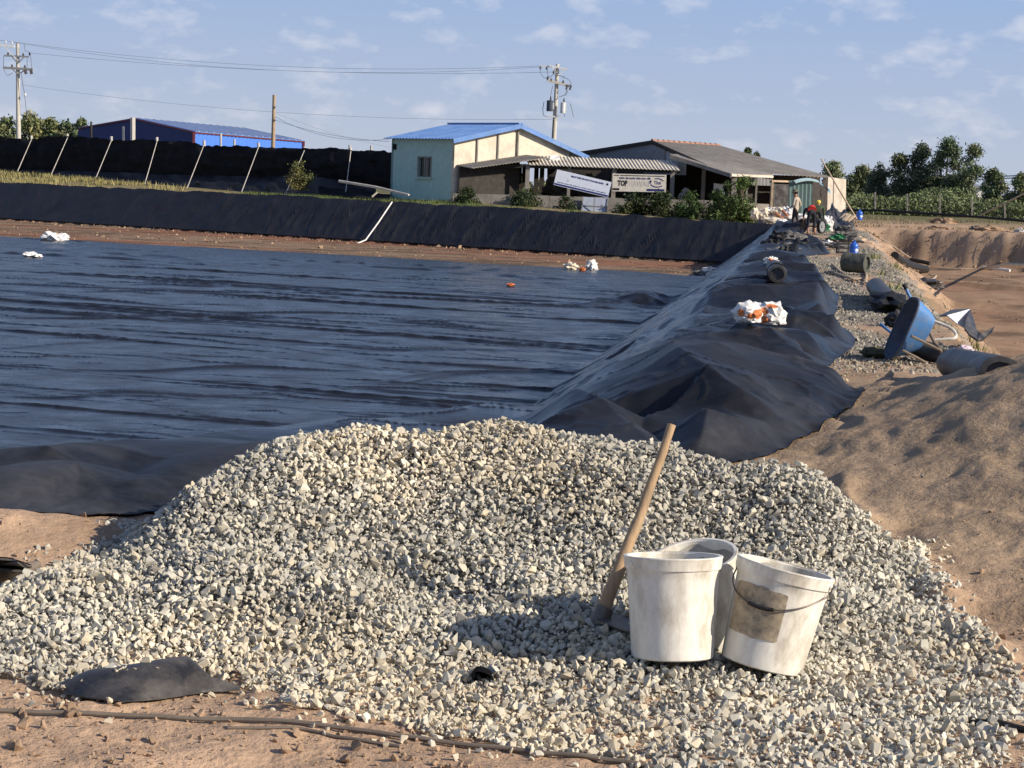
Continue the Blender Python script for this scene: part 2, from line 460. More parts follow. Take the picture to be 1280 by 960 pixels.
def rough(x, y, q):
    near = np.exp(-np.maximum(y - 4, 0) / 30)
    e = .016 * fbm(x * 2.2, y * 2.2, 4, 1) + .007 * fbm(x * 11, y * 11, 3, 2) * near
    lump = np.maximum(0, vn(x * 16, y * 16, 3) - .66) * .05 * near * (1 - ss((y - 7) / 3) * .6) * (vn(x * 1.7, y * 1.7, 8) > .42)
    e = e + lump + .05 * fbm(x * .5, y * .5, 3, 4) * q['pit'] + .03 * fbm(x * 3, y * 3, 3, 6) * np.clip(q['pit'] * (1 - q['pit']) * 4, 0, 1)
    # wheel ruts crossing the pit floor
    for c, s_ in ((60.0, 1), (34.0, 2), (76.0, 3)):
        dd = y - (c - .55 * (x - 14)) - .5 * fbm(x * .25, x * 0 + s_, 2, 40 + s_)
        e = e + q['pit'] ** 4 * (np.exp(-(dd / .35) ** 2) * (.10 + .16 * np.maximum(0, vn(x * 4, y * 2.3, 50) - .45)) - .05 * np.exp(-((dd + .8) / .4) ** 2))
    # little gullies down the brown mound
    g = np.abs(fbm(x * 1.1 + .4 * y, y * .35, 3, 31))
    e = e - ss(q['mound'] / .25) * .03 * np.exp(-(g / .07) ** 2) * (y > 7)
    for pts, hh_, w_ in TRAILS:
        for (x0, y0), (x1, y1) in zip(pts[:-1], pts[1:]):
            t = np.clip(((x - x0) * (x1 - x0) + (y - y0) * (y1 - y0)) / ((x1 - x0) ** 2 + (y1 - y0) ** 2), 0, 1)
            d = np.hypot(x - x0 - t * (x1 - x0), y - y0 - t * (y1 - y0)) + .03 * fbm(x * 3, y * 3, 2, 33)
            e = e + hh_ * np.exp(-(d / w_) ** 2) * (.6 + .4 * vn(x * 5, y * 5, 34)) * .7
    e = e + ss(q['mound'] / .2) * (.012 * fbm(x * 2.2, y * 1.4, 3, 35) + .012 * fbm(x * 7, y * 5, 2, 36) + .02 * np.maximum(0, fbm(x * 4, y * 2, 3, 37) - .2))
    return e
def _tz(pts, z): return [tuple(G(a, b, z)[:2]) for a, b in pts]
TRAILS = [(_tz([(1056, 556), (1064, 580), (1085, 600), (1112, 614)], .30), .05, .06), (_tz([(1130, 690), (1180, 745), (1230, 795), (1290, 850)], .06), .05, .07), (_tz([(1150, 720), (1210, 730), (1290, 742)], .12), .035, .07),
          (_tz([(1085, 640), (1110, 645), (1135, 632)], .2), -.10, .10), (_tz([(1110, 628), (1140, 622)], .25), .06, .07), (_tz([(1235, 683), (1290, 690)], .3), -.05, .12)]
def H(x, y):
    z, q = H0(x, y); return z + rough(x, y, q)
def Hs(x, y): return float(H(np.array([x]), np.array([y]))[0])

SAND = np.array([.46, .315, .205]); RED = np.array([.26, .13, .08]); PITC = np.array([.31, .205, .13]); MUD = np.array([.17, .115, .075])
GREY = np.array([.27, .245, .21]); GRASS = np.array([.16, .15, .07]); MOUND = np.array([.37, .265, .17])
def mixc(a, b, t): return a * (1 - t[..., None]) + b * t[..., None]
def gcol(x, y, q):
    c = np.broadcast_to(SAND, x.shape + (3,)).copy()
    c = mixc(c, MUD, .45 * ss((fbm(x * .9, y * .9, 4, 11) + .1) / .9))
    c = mixc(c, MOUND, ss(q['mound'] / .12))
    top_ = (q['n'] > 0) & (q['m'] < .3)
    path = top_ * ss((y - 17.5) / 4) * ss((95 - y) / 14) * ss((fbm(x * .8, y * .25, 3, 12) + .75) / .5)
    c = mixc(c, GREY, path * .85)
    p = ss(q['pond'] * 3)
    strip = mixc(np.broadcast_to(np.array([.235, .16, .105]), x.shape + (3,)), RED * .95, ss((fbm(x * .12, y * .3, 4, 13) + .15) / .5))
    strip = mixc(strip, MUD * .55, ss((fbm(x * .35, y * 1.2, 4, 14) - .12) / .25) * .75)
    c = mixc(c, strip, p)
    pt = ss(q['pit'] * 2.2)
    pc = mixc(np.broadcast_to(PITC, x.shape + (3,)), RED * .95, .35 * ss((fbm(x * .15, y * .15, 3, 15) + .1) / .8))
    pc = mixc(pc, np.array([.42, .30, .20]), np.clip(q['pit'] * (1 - q['pit']) * 4, 0, 1) * .8)
    pc = mixc(pc, MUD * .6, .6 * ss((fbm(x * .5, y * .5, 4, 16) - .2) / .4))
    c = mixc(c, pc, pt)
    far = ss((y - yb(x) - 3) / 3) * ss((.12 - q['a']) / .03)
    c = mixc(c, GRASS, far * .8)
    far2 = ss((y - 112) / 18) * ss((q['a'] - .1) / .03)
    c = mixc(c, GRASS * .9, far2)
    c = mixc(c, GRASS, .6 * ss((.5 - np.abs(q['m'] + .1)) / .5) * ss((y - 22) / 6) * ss((60 - y) / 20) * (vn(x * 1.3, y * .6, 77) > .5))
    return c * (1 + .13 * fbm(x * 2.5, y * 2.5, 4, 17))[..., None]

def polar(a0, a1, nc, y0, y1, nr):
    a = np.linspace(a0, a1, nc)[None, :]; y = np.geomspace(y0, y1, nr)[:, None]
    return a * y, np.broadcast_to(y, (nr, nc)).copy()
X, Y = polar(-.55, .62, 600, 2.6, 150, 680)
Z, Q = H0(X, Y); Z = Z + rough(X, Y, Q)
C_ = gcol(X, Y, Q)
V = np.stack([X, Y, Z], -1).reshape(-1, 3)
ground = link('ground', np_mesh('ground', V, grid_faces(*X.shape), C_.reshape(-1, 3)), M['ground'], None, True)
ground['kind'] = 'structure'
# the land beyond, out to the horizon, and round behind the camera
zr = Z[-1].reshape(-1)
A2 = np.linspace(-.55, .62, 600)
Y2 = np.array([150, 180, 260, 500, 1200, 6000.])
X2 = A2[None, :] * Y2[:, None] * np.array([1, 1, 1, 1.6, 3, 6])[:, None]
Z2 = np.stack([zr, zr, zr * .6 + .3, zr * 0 + .5, zr * 0 + .3, zr * 0], 0)
V = np.stack([X2, np.broadcast_to(Y2[:, None], X2.shape), Z2], -1).reshape(-1, 3)
c2 = np.broadcast_to(np.array([.13, .13, .06]), V.shape)
fieldo = link('far_fields', np_mesh('far_fields', V, grid_faces(*X2.shape), c2), M['ground'], None, True)
fieldo['kind'] = 'structure'
nb = MB(); nb.surf(lambda u, v: (-9 + u * 18, -12 + v * 14.58, -.012), 18, 14)
for sx in (-1, 1):
    pass
near_land = nb.obj('near_ground', mat('soil_near', (.40, .27, .175), rough=.95, var=.2, bump=.8, bs=20), None); near_land['kind'] = 'structure'

# ------------------------------------------------------------------ the black sheet that lines the pond
def w2(px, py, z=0.0):
    p = G(px, py, z); return (p[0], p[1])
edge_px = [(968, 592), (1005, 578), (1040, 563), (1076, 541), (1081, 530), (1060, 512), (1049, 505), (1036, 497), (1052, 492), (1030, 478), (1027, 468), (1044, 452), (1066, 436), (1070, 424), (1058, 414),
           (1040, 402), (1046, 388), (1049, 370), (1036, 360), (1020, 345), (1018, 336), (1006, 328), (1000, 321), (1020, 319), (1038, 318), (1034, 312), (1012, 308), (1006, 302), (994, 296), (972, 290)]
LP = [w2(*p) for p in edge_px]
LP += [(11.6, 88.6), (10.9, 87.2), (8.2, 84.5)]
for px, py in [(893, 333), (880, 343), (860, 345), (800, 341), (700, 335), (600, 330), (480, 323), (360, 316), (260, 311), (150, 305), (60, 300), (0, 297), (-60, 294)]:
    LP.append(w2(px, py + random.uniform(-.8, .8), POND_Z))
LP += [(-30, 60), (-16, 30), (-9, 14), (-6.5, 8.2), (-3.6, 8.45), (-2.7, 8.32), (-2.3, 8.34), (-2.0, 8.5), (-1.7, 8.75), (-1.2, 9.3), (.3, 9.8)]
X, Y = polar(-.40, .19, 600, 8.0, 90, 10)
_ya = np.concatenate([np.geomspace(7.2, 20, 450)[:-1], np.geomspace(20, 60, 780)[:-1], np.geomspace(60, 100, 170)])
_aa = np.linspace(-.36, .19, 580)[None, :]
Y = _ya[:, None] / (1 + .34 * _aa); X = _aa * Y        # rows run along the folds of the floor
Z, Q = H0(X, Y)
# The rumpled part is stiff plastic: flat facets meeting in sharp creases, so its height is a net of triangles.
from mathutils.geometry import delaunay_2d_cdt
TP, TE = [], []
def crease_line(pts, back=.75, bz=.22, bx=.12):
    i0 = None
    for px, py, h in pts:
        g = G(px, py, h); TP.append((g[0], g[1], h)); i = len(TP) - 1
        if i0 is not None: TE.append((i0, i))
        i0 = i
    if back:
        for px, py, h in pts[::1]:
            g = G(px, py, h); TP.append((g[0] + bx, g[1] + back, h * bz))
crease_line([(799, 474, .20), (831, 456, .36), (860, 448, .38), (925, 462, .35), (990, 483, .25), (1047, 503, .15), (1076, 527, .06)], .8)
crease_line([(870, 440, .20), (884, 427, .33), (930, 424, .31), (965, 427, .35), (1000, 442, .24), (1030, 461, .12)], .9)
crease_line([(862, 417, .16), (880, 411, .24), (940, 412, .20), (1006, 414, .25), (1058, 432, .08)], 1.0)
crease_line([(844, 468, .37), (888, 497, .30), (930, 522, .22), (976, 555, .08)], 0)
crease_line([(844, 468, .37), (795, 490, .25), (752, 511, .15)], 0)
crease_line([(610, 527, .05), (650, 517, .16), (690, 508, .20), (722, 505, .25), (745, 519, .23), (770, 536, .17), (799, 558, .07)], .5)
crease_line([(815, 562, .06), (850, 549, .12), (885, 543, .19), (930, 556, .13), (985, 574, .03)], 0)
crease_line([(985, 574, .03), (1030, 552, .10), (1068, 538, .05)], 0)
for px, py, h in ((805, 540, .13), (838, 530, .16), (870, 532, .16), (905, 538, .15), (945, 556, .08), (775, 518, .16), (960, 512, .17), (1010, 525, .11), (1000, 556, .05)):
    g = G(px, py, h); TP.append((g[0], g[1], h))
for a, b in edge_px[:22]: g = G(a, b, 0); TP.append((g[0], g[1], .012))
for y_ in np.arange(11, 24, .9): TP.append((-1.27 + .149 * y_ - .55, y_, .03 + .05 * random.random()))
for x_, y_ in ((-.2, 12.2), (-.4, 11.2), (.3, 10.2), (.9, 10.5), (-.8, 10.2), (5, 14), (5, 23), (-1.5, 14), (0, 9), (2, 9.5), (4, 11)): TP.append((x_, y_, .02))
r5 = np.random.default_rng(55)
y_ = 20.8; row = 0
while y_ < 92:                                      # farther off: the same kind of crumpling, row after row
    st = .55 + .012 * y_; x_ = -1.9 + .149 * y_
    while x_ < 5.2 + .149 * y_:
        inner = ss((x_ - (-1.27 + .149 * y_)) / .5); TP.append((x_ + r5.uniform(-.3, .3), y_ + r5.uniform(-.25, .25), float(.02 + inner * (row % 2) * r5.uniform(.10, .36) + inner * r5.uniform(0, .06))))
        x_ += r5.uniform(.6, 1.3)
    y_ += st; row += 1
def tin(X, Y, TP=TP, TE=TE):
    vs, es, fs = delaunay_2d_cdt([Vector(p[:2]) for p in TP], TE, [], 0, 1e-4, True)[:3]
    oi = delaunay_2d_cdt([Vector(p[:2]) for p in TP], TE, [], 0, 1e-4, True)[3]
    hz_ = []
    P3 = np.array(TP)
    for v, o_i in zip(vs, oi):
        if o_i: hz_.append(P3[o_i[0], 2])
        else:
            d = np.hypot(P3[:, 0] - v.x, P3[:, 1] - v.y); w_ = 1 / (d + .05) ** 3; hz_.append(float((w_ * P3[:, 2]).sum() / w_.sum()))
    out_ = np.zeros(X.shape); ymx, ymn = Y.max(1), Y.min(1)
    for f in fs:
        if len(f) != 3: continue
        (x0, y0), (x1, y1), (x2, y2) = [vs[i] for i in f]; z0, z1, z2 = [hz_[i] for i in f]
        r0, r1 = np.searchsorted(ymx, min(y0, y1, y2)) , np.searchsorted(ymn, max(y0, y1, y2)) + 1
        if r0 >= len(ymx) or r1 <= 0: continue
        Xs, Ys = X[r0:r1], Y[r0:r1]; det = (y1 - y2) * (x0 - x2) + (x2 - x1) * (y0 - y2)
        if abs(det) < 1e-9: continue
        a = ((y1 - y2) * (Xs - x2) + (x2 - x1) * (Ys - y2)) / det; b = ((y2 - y0) * (Xs - x2) + (x0 - x2) * (Ys - y2)) / det; c = 1 - a - b
        m_ = (a >= -1e-6) & (b >= -1e-6) & (c >= -1e-6); out_[r0:r1][m_] = (a * z0 + b * z1 + c * z2)[m_]
    return out_
WX, WY = fbm(X * 1.2, Y * 1.2, 2, 60), fbm(X * 1.2, Y * 1.2, 2, 61)
facets = (1.2 - .32 * ss((Y - 15) / 5)) * tin(X + .05 * WX, Y) * ss((X + 1.27 + .62 - .149 * Y) / .5)
TP2 = []; y_ = 7.6                                    # smaller stiff crumples all over the loose part
while y_ < 90:
    st = .26 + .012 * y_; x_ = min(-4.2, -1.8 + .149 * y_) if y_ < 13 else -2.2 + .149 * y_
    while x_ < 5.4 + .149 * y_:
        TP2.append((x_ + r5.uniform(-.15, .15), y_ + r5.uniform(-.10, .10), float(r5.uniform(0, 1) ** 1.5 * (.045 + .0011 * y_)))); x_ += st * r5.uniform(.9, 2.2)
    y_ += st
crump = tin(X + .04 * WY, Y + .04 * WX, TP2, [])
RV = []
def ridge(pts, w, p=1.35): RV.append(([G(a, b, c) for a, b, c in pts], w, p))
ridge([(-60, 622, .10), (0, 607, .14), (50, 594, .18), (90, 590, .13), (130, 602, .16), (200, 584, .19), (260, 577, .19), (330, 566, .15)], .45)
ridge([(0, 640, .06), (60, 612, .12), (120, 606, .08), (150, 616, .10), (210, 596, .12)], .3)
ridge([(-20, 590, .05), (60, 580, .12), (110, 583, .05)], .3)
hh = np.zeros(X.shape)
for pts, w, p in RV:
    best = np.zeros(X.shape)
    for A, B in zip(pts[:-1], pts[1:]):
        dx, dy = B[0] - A[0], B[1] - A[1]
        wx = X + .05 * WX; wy = Y + .05 * WY
        t = np.clip(((wx - A[0]) * dx + (wy - A[1]) * dy) / (dx * dx + dy * dy), 0, 1)
        d = np.hypot(wx - A[0] - t * dx, wy - A[1] - t * dy)
        hgt = (A[2] + (B[2] - A[2]) * t) * np.clip(1 - d / (w * 1.12), 0, 1)
        best = np.maximum(best, hgt)
    hh = np.maximum(hh, best)
for _ in range(1):
    hh[1:-1, 1:-1] = (hh[1:-1, 1:-1] * 2 + hh[:-2, 1:-1] + hh[2:, 1:-1] + hh[1:-1, :-2] + hh[1:-1, 2:]) / 6
hh = np.maximum(hh, facets)
onfloor = ss(Q['pond'] * 4 - 2.6)
slope = ss(Q['pond'] * 5) * (1 - onfloor)
flap = (1 - ss(Q['pond'] * 5))
fl = np.zeros(X.shape); YMX, YMN = Y.max(1), Y.min(1)
def random_folds(n, xr, yr, dirm, dirs, Lr, wr, hr, mask, seed, bend=.15):
    global fl
    r = np.random.default_rng(seed)
    for i in range(n):
        cy = math.exp(r.uniform(math.log(yr[0]), math.log(yr[1]))); cx = r.uniform(*xr(cy))
        an = math.atan(r.normal(dirm, dirs)); Ln = r.uniform(*Lr) * (cy / 40) ** .5; w = r.uniform(*wr) * (cy / 40) ** .6; h = r.uniform(*hr) * (cy / 40) ** .6
        rs = (YMX > cy - Ln) & (YMN < cy + Ln)
        if not rs.any(): continue
        xs, ys = X[rs], Y[rs]
        u = (xs - cx) * math.cos(an) + (ys - cy) * math.sin(an)
        v = -(xs - cx) * math.sin(an) + (ys - cy) * math.cos(an)
        v = v + bend * w * 4 * np.sin(u / Ln * 5 + i) + .35 * w * fbm(u / Ln * 3, u * 0 + i, 2, 70)
        e = np.clip(1 - (u / Ln) ** 2, 0, 1)
        tent = np.clip(1 - np.abs(v) / (w * (.4 + .6 * e)), 0, 1)
        side = np.where(v > 0, tent ** .8, tent ** 1.8)
        fl[rs] = np.maximum(fl[rs], h * e * side * mask[rs])
random_folds(50, lambda y: (-.30 * y, .1 * y), (21, 80), -.36, .10, (2.0, 7), (.07, .13), (.03, .07), onfloor, 3)
random_folds(130, lambda y: (-.30 * y, .1 * y), (20, 80), -.30, .25, (.6, 2.6), (.06, .12), (.012, .04), onfloor, 4, .3)
random_folds(170, lambda y: (-.30 * y, .1 * y), (20, 75), -.2, .45, (.4, 1.6), (.04, .09), (.010, .03), onfloor, 14, .4)
random_folds(30, lambda y: (-.30 * y, .1 * y), (20, 60), .6, .4, (1, 4), (.10, .25), (.02, .06), onfloor, 5, .4)
random_folds(50, lambda y: (-1.2 + .149 * y, 3.0 + .149 * y), (17, 80), .05, .35, (.8, 2.6), (.16, .34), (.06, .16), flap, 6, .12)
random_folds(70, lambda y: (-3.6 + .149 * y, -.9 + .149 * y), (16, 84), 5.5, 2.5, (1.5, 6), (.10, .24), (.03, .09), slope + flap * .3, 7, .2)
und = .006 * fbm(X * .35, Y * .8, 3, 80) * onfloor + (.05 * fbm(X * .9, Y * 1.1, 3, 81) + .02 * fbm(X * 2.4, Y * 1.2, 2, 82)) * (flap * .2 + slope * .5)
crease = np.abs(fbm(X * .8, Y * 2.6, 4, 83)); und = und + .006 * np.clip(1 - crease / .16, 0, 1) ** 1.5 * onfloor
crease2 = np.abs(fbm(X * 1.3, Y * 1.9, 4, 84)); und = und + .012 * np.clip(1 - crease2 / .10, 0, 1) * flap * ss((Y - 9.6) / 2)
# a heap of spare sheet at the foot of the slope
for px, py, wz in ((800, 380, .3), (750, 384, .14)):
    g_ = G(px, py, POND_Z)
    und = und + wz * np.clip(1 - np.hypot((X - g_[0]) / 1.5, (Y - g_[1]) / 1.1) + .25 * fbm(X * 1.5, Y * 1.5, 3, 90), 0, 1)
Z = Z + .035 + np.maximum(hh, 0) + fl + und + crump * (flap + .4 * slope)
ins = inside(LP, X, Y)
nr, nc = X.shape
F = grid_faces(nr, nc); keep = ins.reshape(-1)[F].any(1); F = F[keep]
out = ~ins.reshape(-1); used = np.zeros(nr * nc, bool); used[F.ravel()] = True
mv = np.where(out & used)[0]
xf, yf, zf_ = X.reshape(-1), Y.reshape(-1), Z.reshape(-1)
bx, by, bd = poly_near(LP, xf[mv], yf[mv]); xf[mv] = bx; yf[mv] = by
iv = np.where(~out & used & (yf < 75))[0]
_, _, bd2 = poly_near(LP, xf[iv], yf[iv])
edge_f = ss(bd2 / np.where((xf[iv] < 0) & (yf[iv] < 12), .95, .28))
gz = H(xf[iv], yf[iv]) + .012
zf_[iv] = gz * (1 - edge_f) + np.maximum(zf_[iv], gz) * edge_f
ef = .008 * (vn(xf[mv] * 5, yf[mv] * 5, 91))
zf_[mv] = H(xf[mv], yf[mv]) + .012 + ef
ids = np.full(nr * nc, -1); ui = np.where(used)[0]; ids[ui] = np.arange(len(ui))
V = np.stack([xf[ui], yf[ui], zf_[ui]], -1)
fm_ = np.maximum(flap * ss((X + .3 + 1.27 - .149 * Y) / .8) * (.85 - .5 * ss((Y - 15) / 6)), 1.0 * ss((11.4 - Y) / 1.5) * ss((.8 - X) / .8)).reshape(-1)[ui]
cl_ = np.stack([.5 + 1.2 * fm_ * (1 + .9 * fbm(V[:, 0] * .9, V[:, 1] * .9, 3, 99)), fm_, fm_], -1)
po = link('pond_liner', np_mesh('pond_liner', V, ids[F], cl_), M['liner'], None, True)
LVX = V
def sheet_pt(px, py):
    r = ray(px, py)
    for y in np.geomspace(10, 86, 420):              # walk along the line of sight until it meets the sheet
        p = np.array([r[0] * y / r[1], y, EYE + r[2] * y / r[1]])
        i = np.argmin((LVX[:, 0] - p[0]) ** 2 + (LVX[:, 1] - p[1]) ** 2)
        if p[2] <= LVX[i, 2]: return np.array([p[0], p[1], float(LVX[i, 2])])
    return G(px, py, .1)
tag(po, 'huge wrinkled black plastic sheet lining the empty pond and its right slope', 'pond liner')

# ------------------------------------------------------------------ the sheet on the far bank
NU, NV = 1700, 16
xs = np.linspace(-48, 11.9, NU)[None, :]; vs_ = np.linspace(0, 1, NV)[:, None]
ybx = yb(xs)
off = -.05 + 2.3 * (1 - vs_)
xx = xs + 0 * vs_; yy = ybx + off
a_ = xx / yy
zt = crest_z(xx / (ybx + 2.2)) + .04
zz = zt * (1 - vs_) + (POND_Z + .03) * vs_
sl = xx + vs_ * (1.1 + .5 * fbm(xx * .1, xx * 0, 2, 100))
wr = .09 * fbm(sl * 1.5, vs_ * .9 + 0 * xx, 4, 101) + .07 * np.clip(1 - np.abs(fbm(sl * 2.2, vs_ * .6 + 0 * xx, 3, 105)) / .12, 0, 1) * ss((xx + 22) / 12) + .06 * np.clip(1 - np.abs(fbm(sl * .9, vs_ * .5 + 0 * xx, 3, 102)) / .14, 0, 1)
wr = wr * (.35 + .65 * np.clip(np.sin(vs_ * 3.14) * 1.5, 0, 1)) * (.45 + .9 * ss((xx + 30) / 25))
yy = yy - wr * .5 - .10; zz = zz + wr * .35 + .10 + (vs_ == 0) * .05 * fbm(xx * 1.5, xx * 0, 4, 103)
V = np.stack([xx, yy, zz], -1).reshape(-1, 3)
bo = link('bank_liner', np_mesh('bank_liner', V, grid_faces(NV, NU)), M['bank'], None, True)
tag(bo, 'long black plastic sheet hung over the far bank of the pond below the house', 'bank liner')

# ------------------------------------------------------------------ the heap of crushed stone
SIL = [(-60, 760, 6.6), (0, 738, 6.9), (60, 724, 7.2), (110, 706, 7.5), (180, 670, 7.9), (225, 634, 8.05), (262, 606, 8.1), (310, 574, 8.25), (350, 553, 8.3), (400, 550, 8.4), (450, 543, 8.45), (520, 537, 8.5), (600, 535, 8.5), (660, 540, 8.5), (700, 544, 8.5),
       (760, 551, 8.5), (850, 576, 8.4), (900, 590, 8.3), (960, 598, 8.2), (1030, 611, 8.1), (1062, 640, 8.05), (1100, 668, 8.05), (1130, 692, 8.0)]
TOE = [(-90, 840), (0, 852), (90, 872), (190, 862), (300, 855), (380, 892), (480, 908), (560, 921), (640, 934), (740, 950), (850, 985), (1000, 1010), (1180, 990), (1238, 962), (1250, 925), (1290, 890), (1275, 862), (1240, 830), (1200, 790), (1165, 745), (1146, 705)]
INT = [(420, 640, 7.65), (400, 760, 6.72), (560, 640, 7.75), (600, 760, 6.78), (700, 640, 7.85), (690, 790, 6.55), (770, 800, 6.45), (840, 832, 6.27), (960, 850, 6.17), (940, 650, 7.85), (960, 760, 7.0), (850, 700, 7.4),
       (1080, 760, 7.1), (1150, 850, 6.32), (900, 925, 5.6), (600, 880, 5.87), (200, 790, 6.42), (70, 790, 6.35), (270, 700, 7.05), (180, 720, 7.0), (330, 620, 7.7), (1020, 700, 7.55)]
CP = []
for a, b, c in SIL:
    p = D(a, b, c); CP.append(p); e_ = .22 + 2.2 * p[2]; CP.append(np.array([p[0] * (1 + .035 * e_), p[1] + .4 * e_, p[2] * .60])); CP.append(np.array([p[0] * (1 + .09 * e_), p[1] + e_, -.06]))
for a, b, c in INT: CP.append(D(a, b, c))
for a, b in TOE: CP.append(G(a, b, 0.0) + np.array([0, 0, .01]))
CP = np.array(CP)
def U(r2): return np.where(r2 > 1e-12, r2 * np.log(np.maximum(r2, 1e-12)), 0)
nC = len(CP); r2 = ((CP[:, None, :2] - CP[None, :, :2]) ** 2).sum(-1)
Kt = U(r2) + np.eye(nC) * .02; Pt = np.c_[np.ones(nC), CP[:, :2]]
sol = np.linalg.solve(np.block([[Kt, Pt], [Pt.T, np.zeros((3, 3))]]), np.r_[CP[:, 2], 0, 0, 0])
HP = [w2(a, b) for a, b in TOE] + [tuple(p[:2]) for p in CP[2:3 * len(SIL):3][::-1]]
LOBES = [(545, 690, -.055, .24), (525, 600, -.035, .2), (200, 740, -.045, .15), (650, 740, -.03, .2), (890, 660, -.04, .2),(250, 640, .05, .16), (430, 700, .05, .2), (640, 600, .05, .18), (840, 620, .04, .18), (980, 720, .03, .2),(285, 690, .055, .20), (350, 590, .045, .16), (215, 745, .045, .2), (450, 610, .04, .2), (1010, 640, .05, .22), (900, 600, .03, .2), (330, 800, .035, .15), (560, 700, .03, .16), (760, 640, .045, .16), (150, 770, .03, .15), (1040, 700, .04, .2)]
LW = [(G(a, b, .25)[0], G(a, b, .25)[1], h, s) for a, b, h, s in LOBES]
def HG(x, y):
    sh = np.shape(x); x = np.ravel(x); y = np.ravel(y); o = np.zeros(len(x))
    for i in range(0, len(x), 20000):
        xs_, ys_ = x[i:i + 20000], y[i:i + 20000]
        r = (xs_[:, None] - CP[:, 0]) ** 2 + (ys_[:, None] - CP[:, 1]) ** 2
        o[i:i + 20000] = U(r) @ sol[:nC] + sol[nC] + sol[nC + 1] * xs_ + sol[nC + 2] * ys_
    o = o + .035 * fbm(x * 2.3, y * 2.3, 3, 110) * ss(o / .15)
    for lx, ly, h, s in LW:
        d = np.hypot((x - lx) / (s * 1.1), (y - ly) / (s * 1.4)); o = o + (1.25 if h > 0 else 1.8) * h * np.clip(1 - d * .75, 0, 1)
    # the hollow scooped out behind the buckets
    return np.maximum(o, 0).reshape(sh)
def HGs(x, y): return float(HG(np.array([x]), np.array([y]))[0])
def top_z(x, y):
    return max(HGs(x, y) if inside(HP, np.array([x]), np.array([y]))[0] else -9, Hs(x, y))
heap = thing('gravel_heap', 'big heap of pale crushed stone at the front of the picture', 'gravel heap', (0.2, 7.0, 0))
gx, gy = np.meshgrid(np.linspace(-2.9, 3.0, 150), np.linspace(5.0, 10.1, 130))
gz = HG(gx, gy) - .03; gz = np.where(inside(HP, gx, gy), gz, -.12)
F = grid_faces(*gx.shape); keep = inside(HP, gx, gy).reshape(-1)[F].all(1)
hb = link('heap_core', np_mesh('heap_core', np.stack([gx - .2, gy - 7.0, gz], -1).reshape(-1, 3), F[keep]), M['heap'], heap, True)
# stones
def rock_template(seed, n=11, sq=.25):
    r = random.Random(seed); bm = bmesh.new()
    sc = (1, r.uniform(.6, .95), r.uniform(.45, .8))
    for _ in range(n):
        v = Vector((r.gauss(0, 1), r.gauss(0, 1), r.gauss(0, 1))).normalized() * r.uniform(1 - sq, 1)
        bm.verts.new((v.x * sc[0], v.y * sc[1], v.z * sc[2]))
    res = bmesh.ops.convex_hull(bm, input=bm.verts[:])
    bmesh.ops.delete(bm, geom=[g for g in res['geom_interior'] if isinstance(g, bmesh.types.BMVert)], context='VERTS')
    bmesh.ops.triangulate(bm, faces=bm.faces[:]); bm.verts.index_update(); bmesh.ops.recalc_face_normals(bm, faces=bm.faces[:])
    V = np.array([v.co[:] for v in bm.verts]); F = np.array([[v.index for v in f.verts] for f in bm.faces]); bm.free()
    return V, F
ROCKS = [rock_template(100 + i) for i in range(24)]
SMALL = [rock_template(300 + i, 7) for i in range(12)]
def rotmats(n, r):
    q = r.normal(size=(n, 4)); q /= np.linalg.norm(q, axis=1)[:, None]; w, x, y, z = q.T
    return np.stack([1 - 2 * (y * y + z * z), 2 * (x * y - z * w), 2 * (x * z + y * w), 2 * (x * y + z * w), 1 - 2 * (x * x + z * z), 2 * (y * z - x * w),
                     2 * (x * z - y * w), 2 * (y * z + x * w), 1 - 2 * (x * x + y * y)], -1).reshape(n, 3, 3)
def scatter(P_, S_, C3, temps, seed, off=(0, 0, 0)):
    r = np.random.default_rng(seed); n = len(P_); R_ = rotmats(n, r); t = r.integers(0, len(temps), n)
    Vs, Fs, Cs = [], [], []; base = 0
    for k, (tv, tf) in enumerate(temps):
        ix = np.where(t == k)[0]
        if not len(ix): continue
        v = np.einsum('nij,vj->nvi', R_[ix], tv) * S_[ix][:, None, None] + (P_[ix] - np.array(off))[:, None, :]
        f = tf[None] + (np.arange(len(ix)) * len(tv))[:, None, None] + base
        base += len(ix) * len(tv)
        Vs.append(v.reshape(-1, 3)); Fs.append(f.reshape(-1, 3)); Cs.append(np.repeat(C3[ix], len(tv), 0))
    return np.concatenate(Vs), np.concatenate(Fs), np.concatenate(Cs)
def stone_cols(x, y, n, r):
    warm = np.array([.60, .53, .405]); cool = np.array([.515, .495, .43]); pale = np.array([.66, .61, .50]); dark = np.array([.32, .31, .28])
    w = ss((fbm(x * 1.1, y * 1.1, 3, 120) + .12) / .4)
    u = r.random(n); c = mixc(np.broadcast_to(cool, (n, 3)), warm, np.clip(w + r.normal(0, .2, n), 0, 1))
    c = np.where((u < .22)[:, None], pale, c); c = np.where((u > .91)[:, None], dark * (.8 + .5 * r.random(n))[:, None], c)
    return c * np.array([.955, .945, .905]) * ((.88 + .20 * r.random(n)) * (1 + .16 * fbm(x * 1.9 + 5, y * 1.9, 3, 121)))[:, None]
def jitter(x0, x1, y0, y1, s, r):
    a, b = np.meshgrid(np.arange(x0, x1, s), np.arange(y0, y1, s)); a = a.ravel() + r.uniform(-.5, .5, a.size) * s; b = b.ravel() + r.uniform(-.5, .5, b.size) * s
    return a, b
r1 = np.random.default_rng(11)
ax_, ay_ = [], []
for sp in (.0208, .028, .044):
    a, b = jitter(-2.9, 3.0, 5.0, 9.8, sp, r1); ax_.append(a); ay_.append(b)
lay = np.concatenate([np.full(len(a), i) for i, a in enumerate(ax_)])
px_, py_ = np.concatenate(ax_), np.concatenate(ay_)
